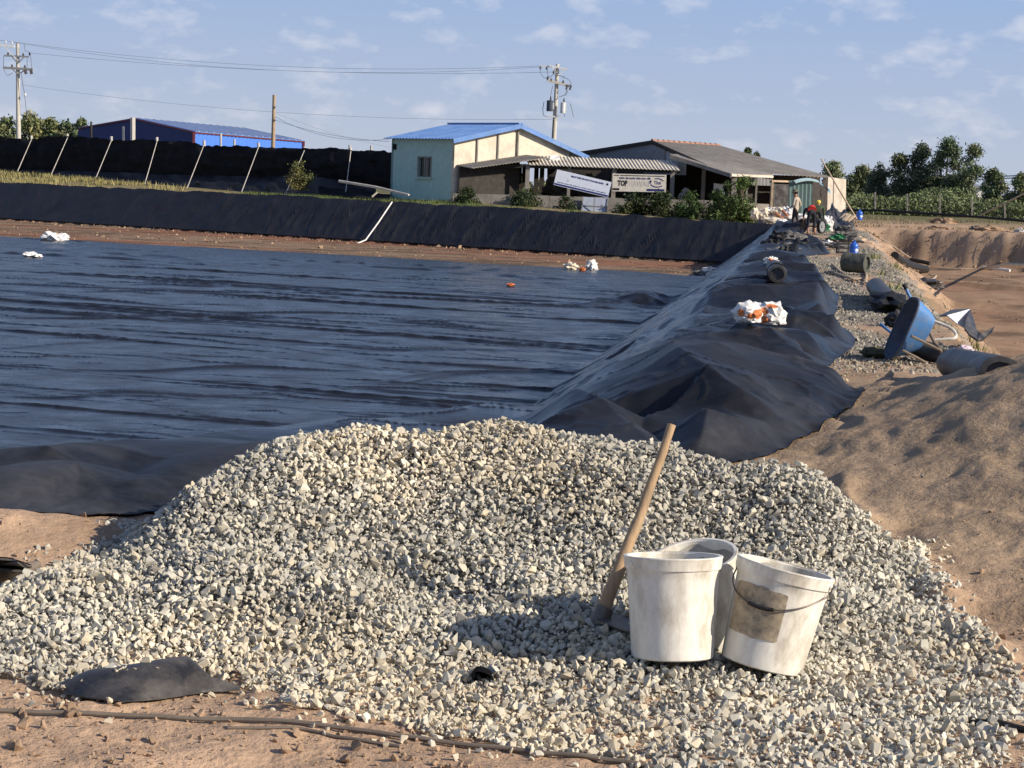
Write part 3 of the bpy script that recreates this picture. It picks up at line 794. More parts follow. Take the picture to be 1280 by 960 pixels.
wob = .06 * fbm(px_ * 6, py_ * 6, 3, 130)
ex, ey, ed = poly_near(HP, px_, py_)
isin = inside(HP, px_, py_)
sd = np.where(isin, ed, -ed) + wob
keepm = (sd > .0) | ((sd > -.16) & (r1.random(len(px_)) < .12 * (1 + sd / .16)))
vis = (px_ / py_ > -.34) & (px_ / py_ < .36)
k_ = keepm & vis
px_, py_, lay, sd = px_[k_], py_[k_], lay[k_], sd[k_]
hz = HG(px_, py_); hz = np.where(sd > 0, hz, 0)
gz0, gq = H0(px_, py_); gz0 = gz0 + rough(px_, py_, gq)
base_z = np.maximum(hz, gz0)
nS = len(px_)
S_ = np.clip(np.exp(r1.normal(math.log(.0125), .40, nS)), .005, .027)
S_ = S_ * np.where(lay == 2, 1.15, 1.0)
P_ = np.stack([px_, py_, base_z + S_ * (.15 + .25 * r1.random(nS)) + np.array([-.006, .004, .014])[lay] * (sd > .03)], -1)
C3 = stone_cols(px_, py_, nS, r1)
# keep clear the spots where the buckets and the hoe stand
for bx_, by_, br_ in ((.57, 6.35, .14), (.745, 6.47, .13), (.86, 6.30, .13)):
    dd = np.hypot(px_ - bx_, py_ - by_); P_[:, 2] -= np.where(dd < br_, .035, 0)
proj = S_ / np.maximum(py_, 1); proj = np.where((lay == 2) & (px_ / py_ > -.265) & (px_ / py_ < .262) & (py_ > 5.35), proj, 0)
big = np.argsort(-proj)[:300]; mask = np.ones(nS, bool); mask[big] = False
V, F, C3v = scatter(P_[mask], S_[mask], C3[mask], ROCKS, 12, (.2, 7.0, 0))
so = link('gravel', np_mesh('gravel', V, F, C3v), M['stone'], heap); so['kind'] = 'stuff'
stone_me = []
for i, (tv, tf) in enumerate(ROCKS[:12]):
    for j in range(2):
        cc = stone_cols(np.array([i * 3.1]), np.array([j * 5.7]), 1, np.random.default_rng(i * 7 + j))[0]
        stone_me.append(np_mesh('stone', tv, tf, np.broadcast_to(cc, tv.shape)))
        stone_me[-1].materials.append(M['stone'])
for q, i in enumerate(big):
    o = bpy.data.objects.new('stone', stone_me[q % len(stone_me)]); COL.objects.link(o); o.parent = heap
    o.location = (P_[i, 0] - .2, P_[i, 1] - 7.0, P_[i, 2]); o.scale = (S_[i],) * 3
    o.rotation_euler = (random.uniform(0, 6), random.uniform(0, 6), random.uniform(0, 6))
# loose stones that rolled off the heap
lb = 0
for a, b in [(38, 878), (137, 879), (135, 900), (540, 928), (570, 948), (585, 940), (612, 945), (592, 930), (640, 938), (672, 944), (530, 922), (690, 940), (625, 928), (505, 925), (482, 930), (1180, 905), (1195, 888), (1262, 905), (1272, 850), (1150, 640), (1098, 905), (75, 880), (20, 870), (320, 884), (405, 916), (1245, 800), (1213, 775)]:
    p = G(a, b, .012); s = random.uniform(.013, .021)
    if b > 945 and a > 660: continue
    o = bpy.data.objects.new('loose_stone', stone_me[lb % len(stone_me)]); COL.objects.link(o); lb += 1
    o.location = (p[0], p[1], Hs(p[0], p[1]) + s * .45); o.scale = (s, s, s * .9); o.rotation_euler = (random.uniform(0, 6), random.uniform(0, 6), random.uniform(0, 6))
    tag(o, 'small pale stone lying loose on the soil at the edge of the heap', 'stone', 'loose stones beside the gravel heap')

# ------------------------------------------------------------------ soil clods and the gravel of the path
r2_ = np.random.default_rng(21)
n_ = 17000; yy = np.exp(r2_.uniform(math.log(5.0), math.log(20), n_)); aa = r2_.uniform(-.3, .33, n_); xx = aa * yy
z0_, q0 = H0(xx, yy)
ok = (~inside(HP, xx, yy)) & (~inside(LP, xx, yy)) & (vn(xx * 3, yy * 3, 140) > .38) & (r2_.random(n_) < np.where(yy < 7, 1, .35) * np.where(q0['mound'] > .1, .15, 1))
xx, yy = xx[ok], yy[ok]; S3 = np.clip(np.exp(r2_.normal(math.log(.0070), .6, len(xx))), .003, .028)
zz = H(xx, yy) + S3 * .3
V, F, cc = scatter(np.stack([xx, yy, zz], -1), S3, np.ones((len(xx), 3)), ROCKS, 22)
co = link('soil_clods', np_mesh('soil_clods', V, F), M['clod'], None); tag(co, 'crumbs and clods of dry brown soil scattered over the bare ground', 'soil', kind='stuff')
n_ = 52000; yy = np.exp(r2_.uniform(math.log(15.5), math.log(82), n_)); m0 = 1.27 - .149 * yy
xx = (-1.27 + .149 * yy) + r2_.uniform(.3, 4.6, n_)
z0_, q0 = H0(xx, yy)
dens = ss((yy - 16) / 4) * ss((fbm(xx * .8, yy * .25, 3, 12) + .75) / .5)
ok = (~inside(LP, xx, yy)) & (q0['m'] < .15) & (r2_.random(n_) < dens)
xx, yy = xx[ok], yy[ok]; S3 = np.clip(np.exp(r2_.normal(math.log(.018), .45, len(xx))), .008, .06)
zz = H(xx, yy) + S3 * .25; cc = stone_cols(xx, yy, len(xx), r2_) * .62
V, F, cc = scatter(np.stack([xx, yy, zz], -1), S3, cc, SMALL, 23)
co = link('path_gravel', np_mesh('path_gravel', V, F, cc), M['stone'], None); tag(co, 'grey crushed stone strewn along the top of the dike path', 'gravel', kind='stuff')
# clods along ruts and edges of the dug pit, and along the pond's bare strip
n_ = 30000; yy = r2_.uniform(17, 104, n_); aa = r2_.uniform(.12, .36, n_); xx = aa * yy
z0_, q0 = H0(xx, yy)
wgt = np.clip(q0['pit'] * (1 - q0['pit']) * 4, 0, 1) * .8 + .1 * (vn(xx * .5, yy * .5, 141) > .6) + .35 * (q0['pf'] < -1.6) * (q0['pf'] > -9) * (q0['m'] > -4)
ok = (q0['m'] > -.3) & (r2_.random(n_) < wgt)
xa, ya = xx[ok], yy[ok]
yy = r2_.uniform(72, 108, 16000); xx = r2_.uniform(-32, 9, 16000); d_ = yb(xx) - yy
ok = (~inside(LP, xx, yy)) & (d_ > .05) & (d_ < 20) & (r2_.random(16000) < np.where((d_ < .8), 1, .10))
xx, yy = np.r_[xa, xx[ok]], np.r_[ya, yy[ok]]
S3 = np.clip(np.exp(r2_.normal(math.log(.032), .5, len(xx))), .012, .14) * np.clip(yy / 60, .6, 1.5)
V, F, cc = scatter(np.stack([xx, yy, H(xx, yy) + S3 * .2], -1), S3, np.ones((len(xx), 3)), SMALL, 24)
co = link('soil_lumps', np_mesh('soil_lumps', V, F), M['clod'], None); tag(co, 'broken lumps of soil in the dug pit and along the unlined strip of pond floor', 'soil', kind='stuff')

# ================================================================== THE BUCKETS AND THE HOE
M['bucket'] = mat('bucket_plastic', (.80, .765, .665), rough=.45, var=.05, vs=5, stretch=(1, 1, .45), dirt=(.27, .215, .14), dirt_amt=.68, dirt_scale=10, bump=.12, bs=30, spec=.4, bdist=.004)
M['bucket_in'] = mat('bucket_cement_crust', (.46, .43, .37), rough=.9, var=.2, vs=9, dirt=(.27, .24, .20), dirt_amt=.8, dirt_scale=7, bump=.5, bs=40, bdist=.004)
M['patch'] = mat('worn_paper_label', (.42, .34, .23), rough=.85, var=.3, vs=14, dirt=(.14, .12, .10), dirt_amt=.85, dirt_scale=26, bump=.2, bs=60, bdist=.003)
M['wire'] = mat('rusty_wire', (.13, .11, .10), rough=.5, metal=.6, var=.2)
M['cement'] = mat('dry_cement', (.42, .38, .31), rough=.95, var=.25, vs=20, bump=.6, bs=60, bdist=.006)
HB, RB, RT = .338, .137, .157
def bucket(name, label, base, lean_dir, lean, spin=0.0, patch=False, handle=None, fill=True, hroll=0):
    """base: the centre of the bottom; the bucket leans by `lean` towards lean_dir"""
    t = thing(name, label, 'bucket', base, 'white plastic buckets on the gravel')
    ax = Vector((-math.sin(lean_dir), math.cos(lean_dir), 0))
    t.rotation_euler = (Matrix.Rotation(lean, 3, ax) @ Matrix.Rotation(spin, 3, 'Z')).to_euler()
    mb = MB(); th = .0032
    def R_(z): return RB + (RT - RB) * z / HB
    prof = [(RB - .012, .004), (RB - .006, 0), (RB, .004), (RB + .001, .012)] + [(R_(z), z) for z in (.03, .10, .18, .26, HB - .052)]
    prof += [(R_(HB - .05) + .001, HB - .050), (R_(HB) - .001, HB - .003), (R_(HB) - .003, HB), (R_(HB) - .006, HB - .003)] + [(R_(z) - th - .001, z) for z in (.30, .2, .1, .02)] + [(RB - .02, .012), (.0001, .012)]
    prof = [(.0001, .006)] + prof
    V = []; n = 56; rr = random.Random(sum(map(ord, label)) % 999)
    ph = rr.uniform(0, 6)
    mb.lathe(prof, n)
    mb.V = [(x * (1 + .012 * math.sin(2 * math.atan2(y, x) + ph) * z / HB), y * (1 - .012 * math.sin(2 * math.atan2(y, x) + ph) * z / HB), z + .0015 * math.sin(3 * math.atan2(y, x) + ph) * z / HB) for x, y, z in mb.V]
    def loc(m_, nm, ma, sm=True):
        me = bpy.data.meshes.new(nm); me.from_pydata(m_.V, [], m_.F); o = link(nm, me, ma, t); me.shade_flat()
        if sm:
            me.polygons.foreach_set('use_smooth', [True] * len(me.polygons)); me.set_sharp_from_angle(angle=rad(35))
        return o
    loc(mb, 'body', M['bucket'])
    rim = MB()                                                       # deep collar with its thin flanges
    rim.lathe([(R_(HB) - .003, HB + .002), (R_(HB) + .009, HB + .002), (R_(HB) + .0105, HB - .002), (R_(HB) + .008, HB - .008), (R_(HB) + .006, HB - .034), (R_(HB) + .0045, HB - .040), (R_(HB) + .001, HB - .040), (R_(HB) + .0005, HB - .006), (R_(HB) - .003, HB - .003)], n, close=True)
    loc(rim, 'rim', M['bucket'])
    if fill:
        cr = MB(); cr.surf(lambda u, v: (lambda z: ((R_(z) - .0058) * math.cos(u * 6.2832), (R_(z) - .0058) * math.sin(u * 6.2832), z))(.05 + v * (.262 + .010 * math.sin(u * 25.13) + .006 * math.sin(u * 50.26))), 48, 5)
        loc(cr, 'cement_crust', M['bucket_in'])
    for s in (-1, 1):
        lug = MB(); m_ = Matrix.Rotation(math.pi / 2 * (1 - s) + (handle or 0), 4, 'Z') @ Matrix.Translation((R_(HB) + .008, 0, HB - .022)) @ Matrix.Rotation(math.pi / 2, 4, 'Y')
        lug.lathe([(.0001, -.004), (.011, -.004), (.010, .004), (.0001, .005)], 14, m_); loc(lug, 'handle_lug', M['bucket'])
    if handle is not None:
        h = MB(); pts = []
        for i in range(25):
            a = math.pi * i / 24; rx = RT + .016; drop = .16
            x = rx * math.cos(a); q = math.sin(a)
            zc = HB - .022 - drop * q * .72; rad_ = R_(max(zc, 0)) + .010
            y = math.sqrt(max(rad_ ** 2 - x * x, 0)) if abs(x) < rad_ else 0
            pts.append((x, -y, zc))
        h.tube(pts, .0026, 6); ho = loc(h, 'handle', M['wire'])
        gp = MB(); gp.tube(pts[10:15], .0065, 8); g = loc(gp, 'grip', M['rubber']); g.parent = ho
        ho.rotation_euler = (0, 0, handle)
    if patch:
        pa = MB(); a0, a1, z0, z1 = rad(-166), rad(-88), .10, .265
        def fn(u, v):
            a = a0 + (a1 - a0) * u; z = z0 + (z1 - z0) * v
            jag = .010 * float(vn(u * 7, v * 6, 5) - .5) + .004 * float(vn(u * 31, v * 22, 6) - .5)
            return ((R_(z) + .0022) * math.cos(a + jag), (R_(z) + .0022) * math.sin(a + jag), z + jag)
        pa.surf(fn, 24, 10); o = loc(pa, 'label_patch', M['patch']); o['label'] = 'square brown worn paper label'
    return t
def on_heap(px, py, dz=0.0):
    p = G(px, py, .055); z = top_z(p[0], p[1]); p = G(px, py, z); return (p[0], p[1], z + dz)
b1 = bucket('bucket', 'upright dirty white bucket, leftmost of the three, beside the hoe handle', D(840.5, 821, 6.30), rad(106), rad(6.6), spin=.5)
b2 = bucket('bucket', 'cement-crusted white bucket standing behind the other two with its open mouth showing', D(884, 800, 6.66), rad(-140), rad(17), spin=1.2)
b3 = bucket('bucket', 'tilted white bucket with a brown square label and a wire handle, rightmost of the three', D(951.5, 831, 6.30), rad(20), rad(12.5), spin=.0, patch=True, handle=rad(-28))
b2.scale = (.95, .95, .95)
hoe = thing('hoe', 'long-handled hoe stuck in the gravel, its wooden handle leaning left of the buckets', 'hoe', D(752, 776, 6.66))
M['wood'] = mat('handle_wood', (.40, .27, .15), rough=.7, var=.25, vs=6, stretch=(6, 6, .6), bump=.25, bs=14, dirt=(.22, .17, .12), dirt_amt=.6, dirt_scale=5, bdist=.004)
M['steel'] = mat('worn_steel', (.17, .15, .125), rough=.5, metal=.5, var=.2, dirt=(.13, .11, .09), dirt_amt=.8, dirt_scale=14)
hp = [D(749, 776, 6.66), D(772, 716, 6.72), D(804, 634, 6.82), D(840, 531, 6.92)]
hm = MB(); pts = []
for i in range(19):
    t_ = i / 18 * 3; k_ = min(int(t_), 2); f_ = t_ - k_; pts.append(hp[k_] * (1 - f_) + hp[k_ + 1] * f_ + np.array([.0015 * math.sin(i * 1.3), 0, 0]))
hm.tube(pts, [.0265 - .0105 * min(1, i / 16) + .0007 * math.sin(i * 2.1) for i in range(19)], 16)
hm.obj('handle', M['wood'], hoe, True)
bl = MB(); c0 = D(756, 772, 6.64)
bl.slab([D(745, 776, 6.58), D(786, 789, 6.50), D(800, 776, 6.66), D(757, 764, 6.76)], (0, 0, -.006)); bl.obj('blade', M['steel'], hoe)
sk = MB(); sk.tube([D(747, 783, 6.655), D(752, 770, 6.665), D(756, 760, 6.675)], [.036, .035, .033], 14); sk.obj('socket', M['steel'], hoe, True)

# ------------------------------------------------------------------ hoses and scraps close by
def lay(pts, r, lift=0.0, n=10):
    """points (px,py) on the ground -> smooth tube path lying on it"""
    P_ = [G(a, b, .02) for a, b in pts]; out_ = []
    for i in range(len(P_) - 1):
        for k in range(n):
            f = k / n; p = P_[i] * (1 - f) + P_[i + 1] * f
            out_.append((p[0], p[1]))
    out_.append((P_[-1][0], P_[-1][1]))
    q = np.array(out_); 
    for _ in range(4): q[1:-1] = (q[:-2] + q[1:-1] * 2 + q[2:]) / 4
    z = H(q[:, 0], q[:, 1]); 
    for _ in range(6): z[1:-1] = (z[:-2] + z[1:-1] * 2 + z[2:]) / 4
    return [(a, b, c + r * .8 + lift) for (a, b), c in zip(q, z)]
M['hose'] = mat('dusty_hose', (.17, .14, .11), rough=.7, var=.25, vs=8)
m_ = MB(); m_.tube(lay([(-60, 884), (60, 888), (200, 893), (330, 899), (420, 908), (520, 919), (620, 931), (720, 944), (800, 953), (900, 968)], .008, .004), .0072, 8)
top(m_, 'hose', M['hose'], 'thin brown hose lying across the bare soil along the front edge', 'hose', smooth=True)
m_ = MB(); m_.tube(lay([(285, 905), (380, 908), (420, 915), (500, 928)], .006), .005, 6)
top(m_, 'cable', M['hose'], 'short thin cable lying just under the brown hose', 'cable', smooth=True)
def scrap_sheet(name, label, cat, outline, z0, amp, m, th=.004, bulge=.05, zfun=None, seed=0, nu=30, nv=12):
    """four sides (each list of px,py) interpolated as a Coons-like strip: outline = (top list, bottom list)"""
    topl, botl = outline
    def along(L_, u):
        t = u * (len(L_) - 1); k = min(int(t), len(L_) - 2); f = t - k
        return L_[k][0] * (1 - f) + L_[k + 1][0] * f, L_[k][1] * (1 - f) + L_[k + 1][1] * f
    def fn(u, v):
        a = along(topl, u); b = along(botl, u); px = a[0] * (1 - v) + b[0] * v; py = a[1] * (1 - v) + b[1] * v
        p = G(px, py, z0); e = math.sin(math.pi * min(max(v, 0), 1)) ** .7 * math.sin(math.pi * min(max(u, 0), 1)) ** .5
        h = max(Hs(p[0], p[1]), HGs(p[0], p[1]) if inside(HP, np.array([p[0]]), np.array([p[1]]))[0] else -1)
        return (p[0], p[1], h + .012 + bulge * e + amp * float(fbm(u * 4 + seed, v * 3, 3, 200 + seed)) * (.3 + e))
    q = MB(); g = np.array([[fn(i / nu, j / nv) for i in range(nu + 1)] for j in range(nv + 1)])
    base = g[..., 2].copy()
    for _ in range(10):
        base[1:-1, 1:-1] = (base[1:-1, 1:-1] + base[:-2, 1:-1] + base[2:, 1:-1] + base[1:-1, :-2] + base[1:-1, 2:]) / 5
        base[0] = np.minimum(base[0], base[1] + .01); base[0, 1:-1] = (base[0, :-2] + base[0, 1:-1] + base[0, 2:]) / 3; base[-1, 1:-1] = (base[-1, :-2] + base[-1, 1:-1] + base[-1, 2:]) / 3
    g[..., 2] = base + .006
    q.surf(lambda u, v: tuple(g[int(round(v * nv)), int(round(u * nu))]), nu, nv, (0, 0, -th))
    return top(q, name, m, label, cat, smooth=True)
scrap_sheet('plastic_scrap', 'torn strip of dusty black plastic sheet lying against the left foot of the gravel heap', 'plastic sheet',
            ([(76, 852), (110, 845), (150, 845), (200, 834), (235, 832), (262, 850), (300, 852)], [(78, 858), (110, 868), (150, 873), (190, 866), (230, 860), (262, 857), (300, 856)]), .03, .02, M['scrap'], bulge=.045, seed=3)
q = MB()
p0 = D(600, 851, 6.05); zz0 = top_z(p0[0], p0[1])
def fnb(u, v):
    a = math.pi * (u * 1.1 - .05); r_ = .042 * (1 - .25 * v); return (p0[0] + math.cos(a) * r_ * -1.05 + .004 * math.sin(9 * u), p0[1] + v * .12 - .03 * math.sin(a), zz0 + .006 + math.sin(a) * r_ * 1.15)
q.surf(fnb, 16, 6, (0, .002, -.002)); q.surf(lambda u, v: (p0[0] - .045 + .09 * u, p0[1] + .09, zz0 - .02 + .06 * v * math.sin(math.pi * (u * .9 + .05))), 8, 4)
top(q, 'pipe_end', mat('matt_black_plastic', (.006, .006, .006), rough=.9, spec=.05), 'small black open pipe end poking out of the gravel in front of the shadow', 'pipe')
q = MB()
for pg in ([(-70, 702, .10), (-20, 694, .15), (14, 697, .14), (40, 706, .05), (8, 709, .07), (-60, 712, .07)], [(-70, 712, .06), (0, 709, .09), (24, 711, .08), (44, 713, .03), (10, 721, .02), (-70, 722, .02)], [(0, 703, .10), (22, 700, .15), (34, 708, .06), (12, 713, .03)]):
    P_ = [G(a, b, z + .03) for a, b, z in pg]; c_ = sum(P_) / len(P_) + np.array([0, 0, .025])
    s0 = len(q.V); q.add(list(P_) + [c_], [(k, (k + 1) % len(P_), len(P_)) for k in range(len(P_))]); q.slab([p - np.array([0, 0, .004]) for p in P_], (0, 0, -.008))
top(q, 'crumpled_sheet', M['scrap'], 'torn folded black plastic sheet lying on the soil at the left edge behind the gravel', 'plastic sheet')
m_ = MB(); m_.tube([G(-60, 718, .06), G(0, 717, .05), G(30, 712, .05), G(47, 706, .05)], [.03, .03, .026, .018], 10)
top(m_, 'pipe', M['hose'], 'brown plastic pipe lying under the crumpled sheet at the left edge', 'pipe', smooth=True)
m_ = MB(); m_.tube(lay([(1200, 897), (1240, 904), (1300, 915)], .008, .004), [.006] * 3 + [.011] * 18, 8)
top(m_, 'rubber_strip', M['rubber'], 'black rubber strip lying at the right foot of the gravel heap', 'strip')

# ================================================================== THINGS ON THE DIKE
def Gz(px, py):                      # ground (or sheet) point seen at that pixel
    p = G(px, py, 0.0)
    for _ in range(8): p = G(px, py, Hs(p[0], p[1]))
    return p
def cyl_roll(name, label, cat, a, b, r, m, group=None, seed=0, lumpy=.10, core=None, n=18, hollow=True):
    """a rolled-up sheet lying from a to b (ground points), with wound ends"""
    t = thing(name, label, cat, ((a[0] + b[0]) / 2, (a[1] + b[1]) / 2, min(a[2], b[2])), group)
    A = Vector([float(c) for c in a]) + Vector((0, 0, r)); B = Vector([float(c) for c in b]) + Vector((0, 0, r))
    d = (B - A).normalized(); x = d.cross(Vector((0, 0, 1))).normalized(); y = x.cross(d)
    o = Vector((seed * 2.1, seed, 0)); V = []; F = []; S = 14
    for i in range(S + 1):
        f = i / S
        for k in range(n):
            an = 2 * math.pi * k / n
            nn = mnoise.fractal(Vector((f * 4, math.cos(an) * 1.2, math.sin(an) * 1.2)) + o, 1, 2, 3)
            rr_ = r * (1 + lumpy * nn + .04 * math.sin(f * 3.1416))
            V.append(A + (B - A) * f + x * rr_ * math.cos(an) + y * rr_ * math.sin(an) * .92)
    for i in range(S):
        for k in range(n): F.append((i * n + k, i * n + (k + 1) % n, (i + 1) * n + (k + 1) % n, (i + 1) * n + k))
    mb = MB(); mb.add(V, F)
    for base_i, sgn, P0 in ((0, -1, A), (S * n, 1, B)):
        R2 = []
        for sc_, dep in ((.72, .02), (.70, -.10), (.30, -.10)):
            R2.append([P0 + (V[base_i + k] - P0) * sc_ + d * sgn * dep * r * 2 for k in range(n)])
        idx0 = list(range(base_i, base_i + n)); rings = [idx0]
        for rg in R2:
            s0 = len(mb.V); mb.add(rg, []); rings.append(list(range(s0, s0 + n)))
        for ra, rb in zip(rings[:-1], rings[1:]):
            for k in range(n):
                f = (ra[k], rb[k], rb[(k + 1) % n], ra[(k + 1) % n]); mb.F.append(f)
        mb.F.append(tuple(rings[-1]))
    mb.obj('roll', m, t, True, recalc=True)
    return t
def rim_strap(t, a, b, r, f0, f1, m, name='torn_flap', seed=1):
    A = np.array(a) + [0, 0, r]; B = np.array(b) + [0, 0, r]; c = A + (B - A) * (f0 + f1) / 2
    mb = MB(); mb.lump(c, (abs(B[0] - A[0]) * (f1 - f0) * .5 + r * 1.1, abs(B[1] - A[1]) * (f1 - f0) * .5 + r * .6, r * .95), .45, 2.2, 3, seed)
    return mb.obj(name, m, t)
# roll on the sheet
a = sheet_pt(971, 355); b = a + np.array([.30, 2.6, .0])
t = cyl_roll('sheet_roll', 'fat black plastic roll lying on the liner flap beyond the white and orange sack', 'plastic roll', a, b, .145, M['roll'], seed=2)
tp = MB(); tp.tube([a + (b - a) * .18 + [0, 0, .148], a + (b - a) * .24 + [0, 0, .148]], .157, 18); tp.obj('tape', M['rubber'], t, True)
# the long dusty rolls by the path
a, b = Gz(1094, 370), Gz(1108, 390)
t = cyl_roll('sheet_roll', 'grey dusty plastic roll with a torn black end lying on the gravel path', 'plastic roll', a, b, .16, M['roll'], seed=5)
rim_strap(t, a, b, .15, .85, 1.15, M['rubber'], seed=3)
a, b = Gz(1190, 474), Gz(1250, 499)
t = cyl_roll('sheet_roll', 'long grey plastic roll half hidden behind the brown mound below the wheelbarrow', 'plastic roll', a, b, .145, M['roll'], seed=7)
a, b = Gz(1054, 343), Gz(1083, 345)
t = cyl_roll('mesh_roll', 'grey-green roll of netting lying across the path with sticks beneath it', 'netting roll', a + np.array([0, 0, .05]), b + np.array([0, 0, .05]), .22, mat('green_grey_net', (.085, .09, .075), rough=.9, var=.3, vs=10, bump=.6, bs=50), seed=9)
M['stick'] = mat('pale_stick', (.46, .36, .25), rough=.8, var=.25)
for lab, pts in (('crooked pale stick lying in front of the netting roll', [(1040, 332), (1052, 343), (1066, 352), (1076, 350)]), ('thin stick poking left from under the netting roll', [(1036, 341), (1050, 346), (1074, 354)]), ('forked twig lying right of the netting roll', [(1076, 334), (1083, 346), (1082, 356), (1095, 360)])):
    m_ = MB(); P_ = [Gz(*p) + np.array([0, 0, .04]) for p in pts]; m_.tube(P_, [.028, .024, .020, .014][:len(P_)], 6); top(m_, 'stick', M['stick'], lab, 'stick', 'sticks round the netting roll')
# dark rag heap left of the barrow
for nm, lab, cat, px, py, sz, sd, mm in (
    ('black_bag', 'small black bag lying between the torn roll and the wheelbarrow tray', 'bag', 1123, 409, (.17, .2, .13), 4, 'rubber'),
    ('black_bag', 'shiny black bag lying beside the pale hose on the pit floor', 'bag', 1158, 360, (.42, .5, .2), 6, 'scrap')):
    m_ = MB(); p = Gz(px, py); m_.lump((p[0], p[1], p[2] + sz[2] * .5), sz, .35, 1.8, 3, sd, flat=.15, crease=True); top(m_, nm, M[mm], lab, cat)
M['pink'] = mat('pink_bag_plastic', (.72, .58, .60), rough=.4, var=.1, bump=.4, bs=20)
m_ = MB(); p = Gz(1206, 447); m_.lump((p[0], p[1], p[2] + .055), (.09, .10, .07), .3, 1.7, 3, 8, flat=.1, crease=True); top(m_, 'plastic_bag', M['pink'], 'small pale pink plastic bag lying on the soil right of the wheelbarrow', 'bag')

# ---- the overturned wheelbarrow
M['blue'] = mat('blue_paint', (.07, .20, .44), rough=.5, var=.14, vs=5, dirt=(.24, .24, .24), dirt_amt=.45, dirt_scale=9, spec=.4, bump=.1, bs=14)
M['trayin'] = mat('cement_stained_tray', (.075, .10, .14), rough=.8, var=.4, vs=5, dirt=(.15, .14, .13), dirt_amt=.5, dirt_scale=8)
M['pale_steel'] = mat('pale_painted_steel', (.62, .58, .50), rough=.5, var=.15, dirt=(.30, .24, .18), dirt_amt=.6, dirt_scale=12)
yb0 = 19.3
M['rusty'] = mat('rusty_tube', (.17, .135, .10), rough=.8, var=.3, vs=8)
wb = thing('wheelbarrow', 'blue wheelbarrow tipped on its side with the tray facing left and pale tube legs', 'wheelbarrow', D(1130, 452, yb0))
# rim of the tray: a leaning oval seen nearly edge on; bottom of the tray: a smaller oval to its right
def oval(cpx, u, v, ny, n=24, rr=.35):
    c, U_, V_ = np.array(cpx, float), np.array(u, float), np.array(v, float); o = []
    for i in range(n):
        a = 2 * math.pi * i / n; ca, sa = math.cos(a), math.sin(a)
        e = .62; o.append(c + U_ * math.copysign(abs(ca) ** e, ca) + V_ * math.copysign(abs(sa) ** e, sa))
    return o
pxm = yb0 / F_PX
c_r = D(1127, 410, yb0); axu = D(1144, 374, yb0 - .12) - D(1110, 449, yb0 + .1); axu = axu / 2
vdir = np.array([-.02, .27, .0])
rimo = oval(c_r, axu, vdir, 0); 
c_b = D(1152, 417, yb0) ; bot = oval(c_b + np.array([.02, 0, 0]), axu * .50 + np.array([.02, 0, .02]), vdir * .66, 0)
tr = MB(); n = 24; mid = [(a * .45 + b * .55) + np.array([.02, 0, 0]) for a, b in zip(rimo, bot)]
tr.add(rimo + mid + bot, [(i, (i + 1) % n, n + (i + 1) % n, n + i) for i in range(n)] + [(n + i, n + (i + 1) % n, 2 * n + (i + 1) % n, 2 * n + i) for i in range(n)] + [tuple(range(2 * n, 3 * n))])
tro = tr.obj('tray', M['blue'], wb, True, recalc=True)
inn = MB(); off_ = np.array([-.008, -.0, .002]); sc_ = lambda L_, c, k: [c + (p - c) * k + off_ for p in L_]
inn.add(sc_(rimo, c_r, .985) + sc_(mid, (c_r + c_b) / 2, .985) + sc_(bot, c_b, .97), [((i + 1) % n, i, n + i, n + (i + 1) % n) for i in range(n)] + [(n + (i + 1) % n, n + i, 2 * n + i, 2 * n + (i + 1) % n) for i in range(n)] + [tuple(range(2 * n, 3 * n))[::-1]])
inn.obj('tray_lining', M['trayin'], wb, True)
rl = MB(); rl.tube(rimo + [rimo[0]], .011, 6, cap=False); rl.obj('tray_rim', M['trayin'], wb, True)
def wt(pts, dys, r, nm, mm='pale_steel'):
    q = MB(); P_ = [D(a, b, yb0 + d) for (a, b), d in zip(pts, dys)]
    S_ = []
    for i in range(len(P_) - 1):
        p0, p1, p2, p3 = P_[max(i - 1, 0)], P_[i], P_[i + 1], P_[min(i + 2, len(P_) - 1)]
        for k in range(6):
            t = k / 6; S_.append(.5 * ((2 * p1) + (-p0 + p2) * t + (2 * p0 - 5 * p1 + 4 * p2 - p3) * t * t + (-p0 + 3 * p1 - 3 * p2 + p3) * t ** 3))
    S_.append(P_[-1]); q.tube(S_, r, 8); return q.obj(nm, M[mm], wb, True)
wt([(1159, 399), (1172, 403), (1188, 410), (1195, 418), (1192, 423), (1180, 424), (1168, 425)], [.25, .25, .2, .15, .1, .1, .1], .016, 'leg_loop')
wt([(1162, 416), (1168, 428), (1176, 438), (1174, 450), (1166, 456), (1160, 455)], [-.1, -.15, -.2, -.2, -.2, -.15], .015, 'leg_loop', 'rusty')
wt([(1139, 420), (1156, 428), (1176, 438)], [-.28, -.24, -.2], .014, 'strut', 'rusty')
wt([(1128, 438), (1144, 446), (1160, 455)], [-.25, -.22, -.18], .014, 'strut', 'rusty')
wt([(1172, 434), (1184, 443), (1196, 450)], [0, 0, 0], .017, 'handle', 'rusty')
wt([(1142, 379), (1136, 368), (1131, 357)], [.1, .1, .1], .017, 'handle', 'blue')
g_ = MB(); g_.tube([D(1133, 361, yb0 + .1), D(1130, 355, yb0 + .1)], .024, 10); g_.obj('grip', M['rubber'], wb, True)
wt([(1101, 405), (1108, 411), (1120, 420)], [.5, .45, .4], .017, 'handle', 'blue')
wh = MB(); wc = D(1131, 449, yb0 + .1)
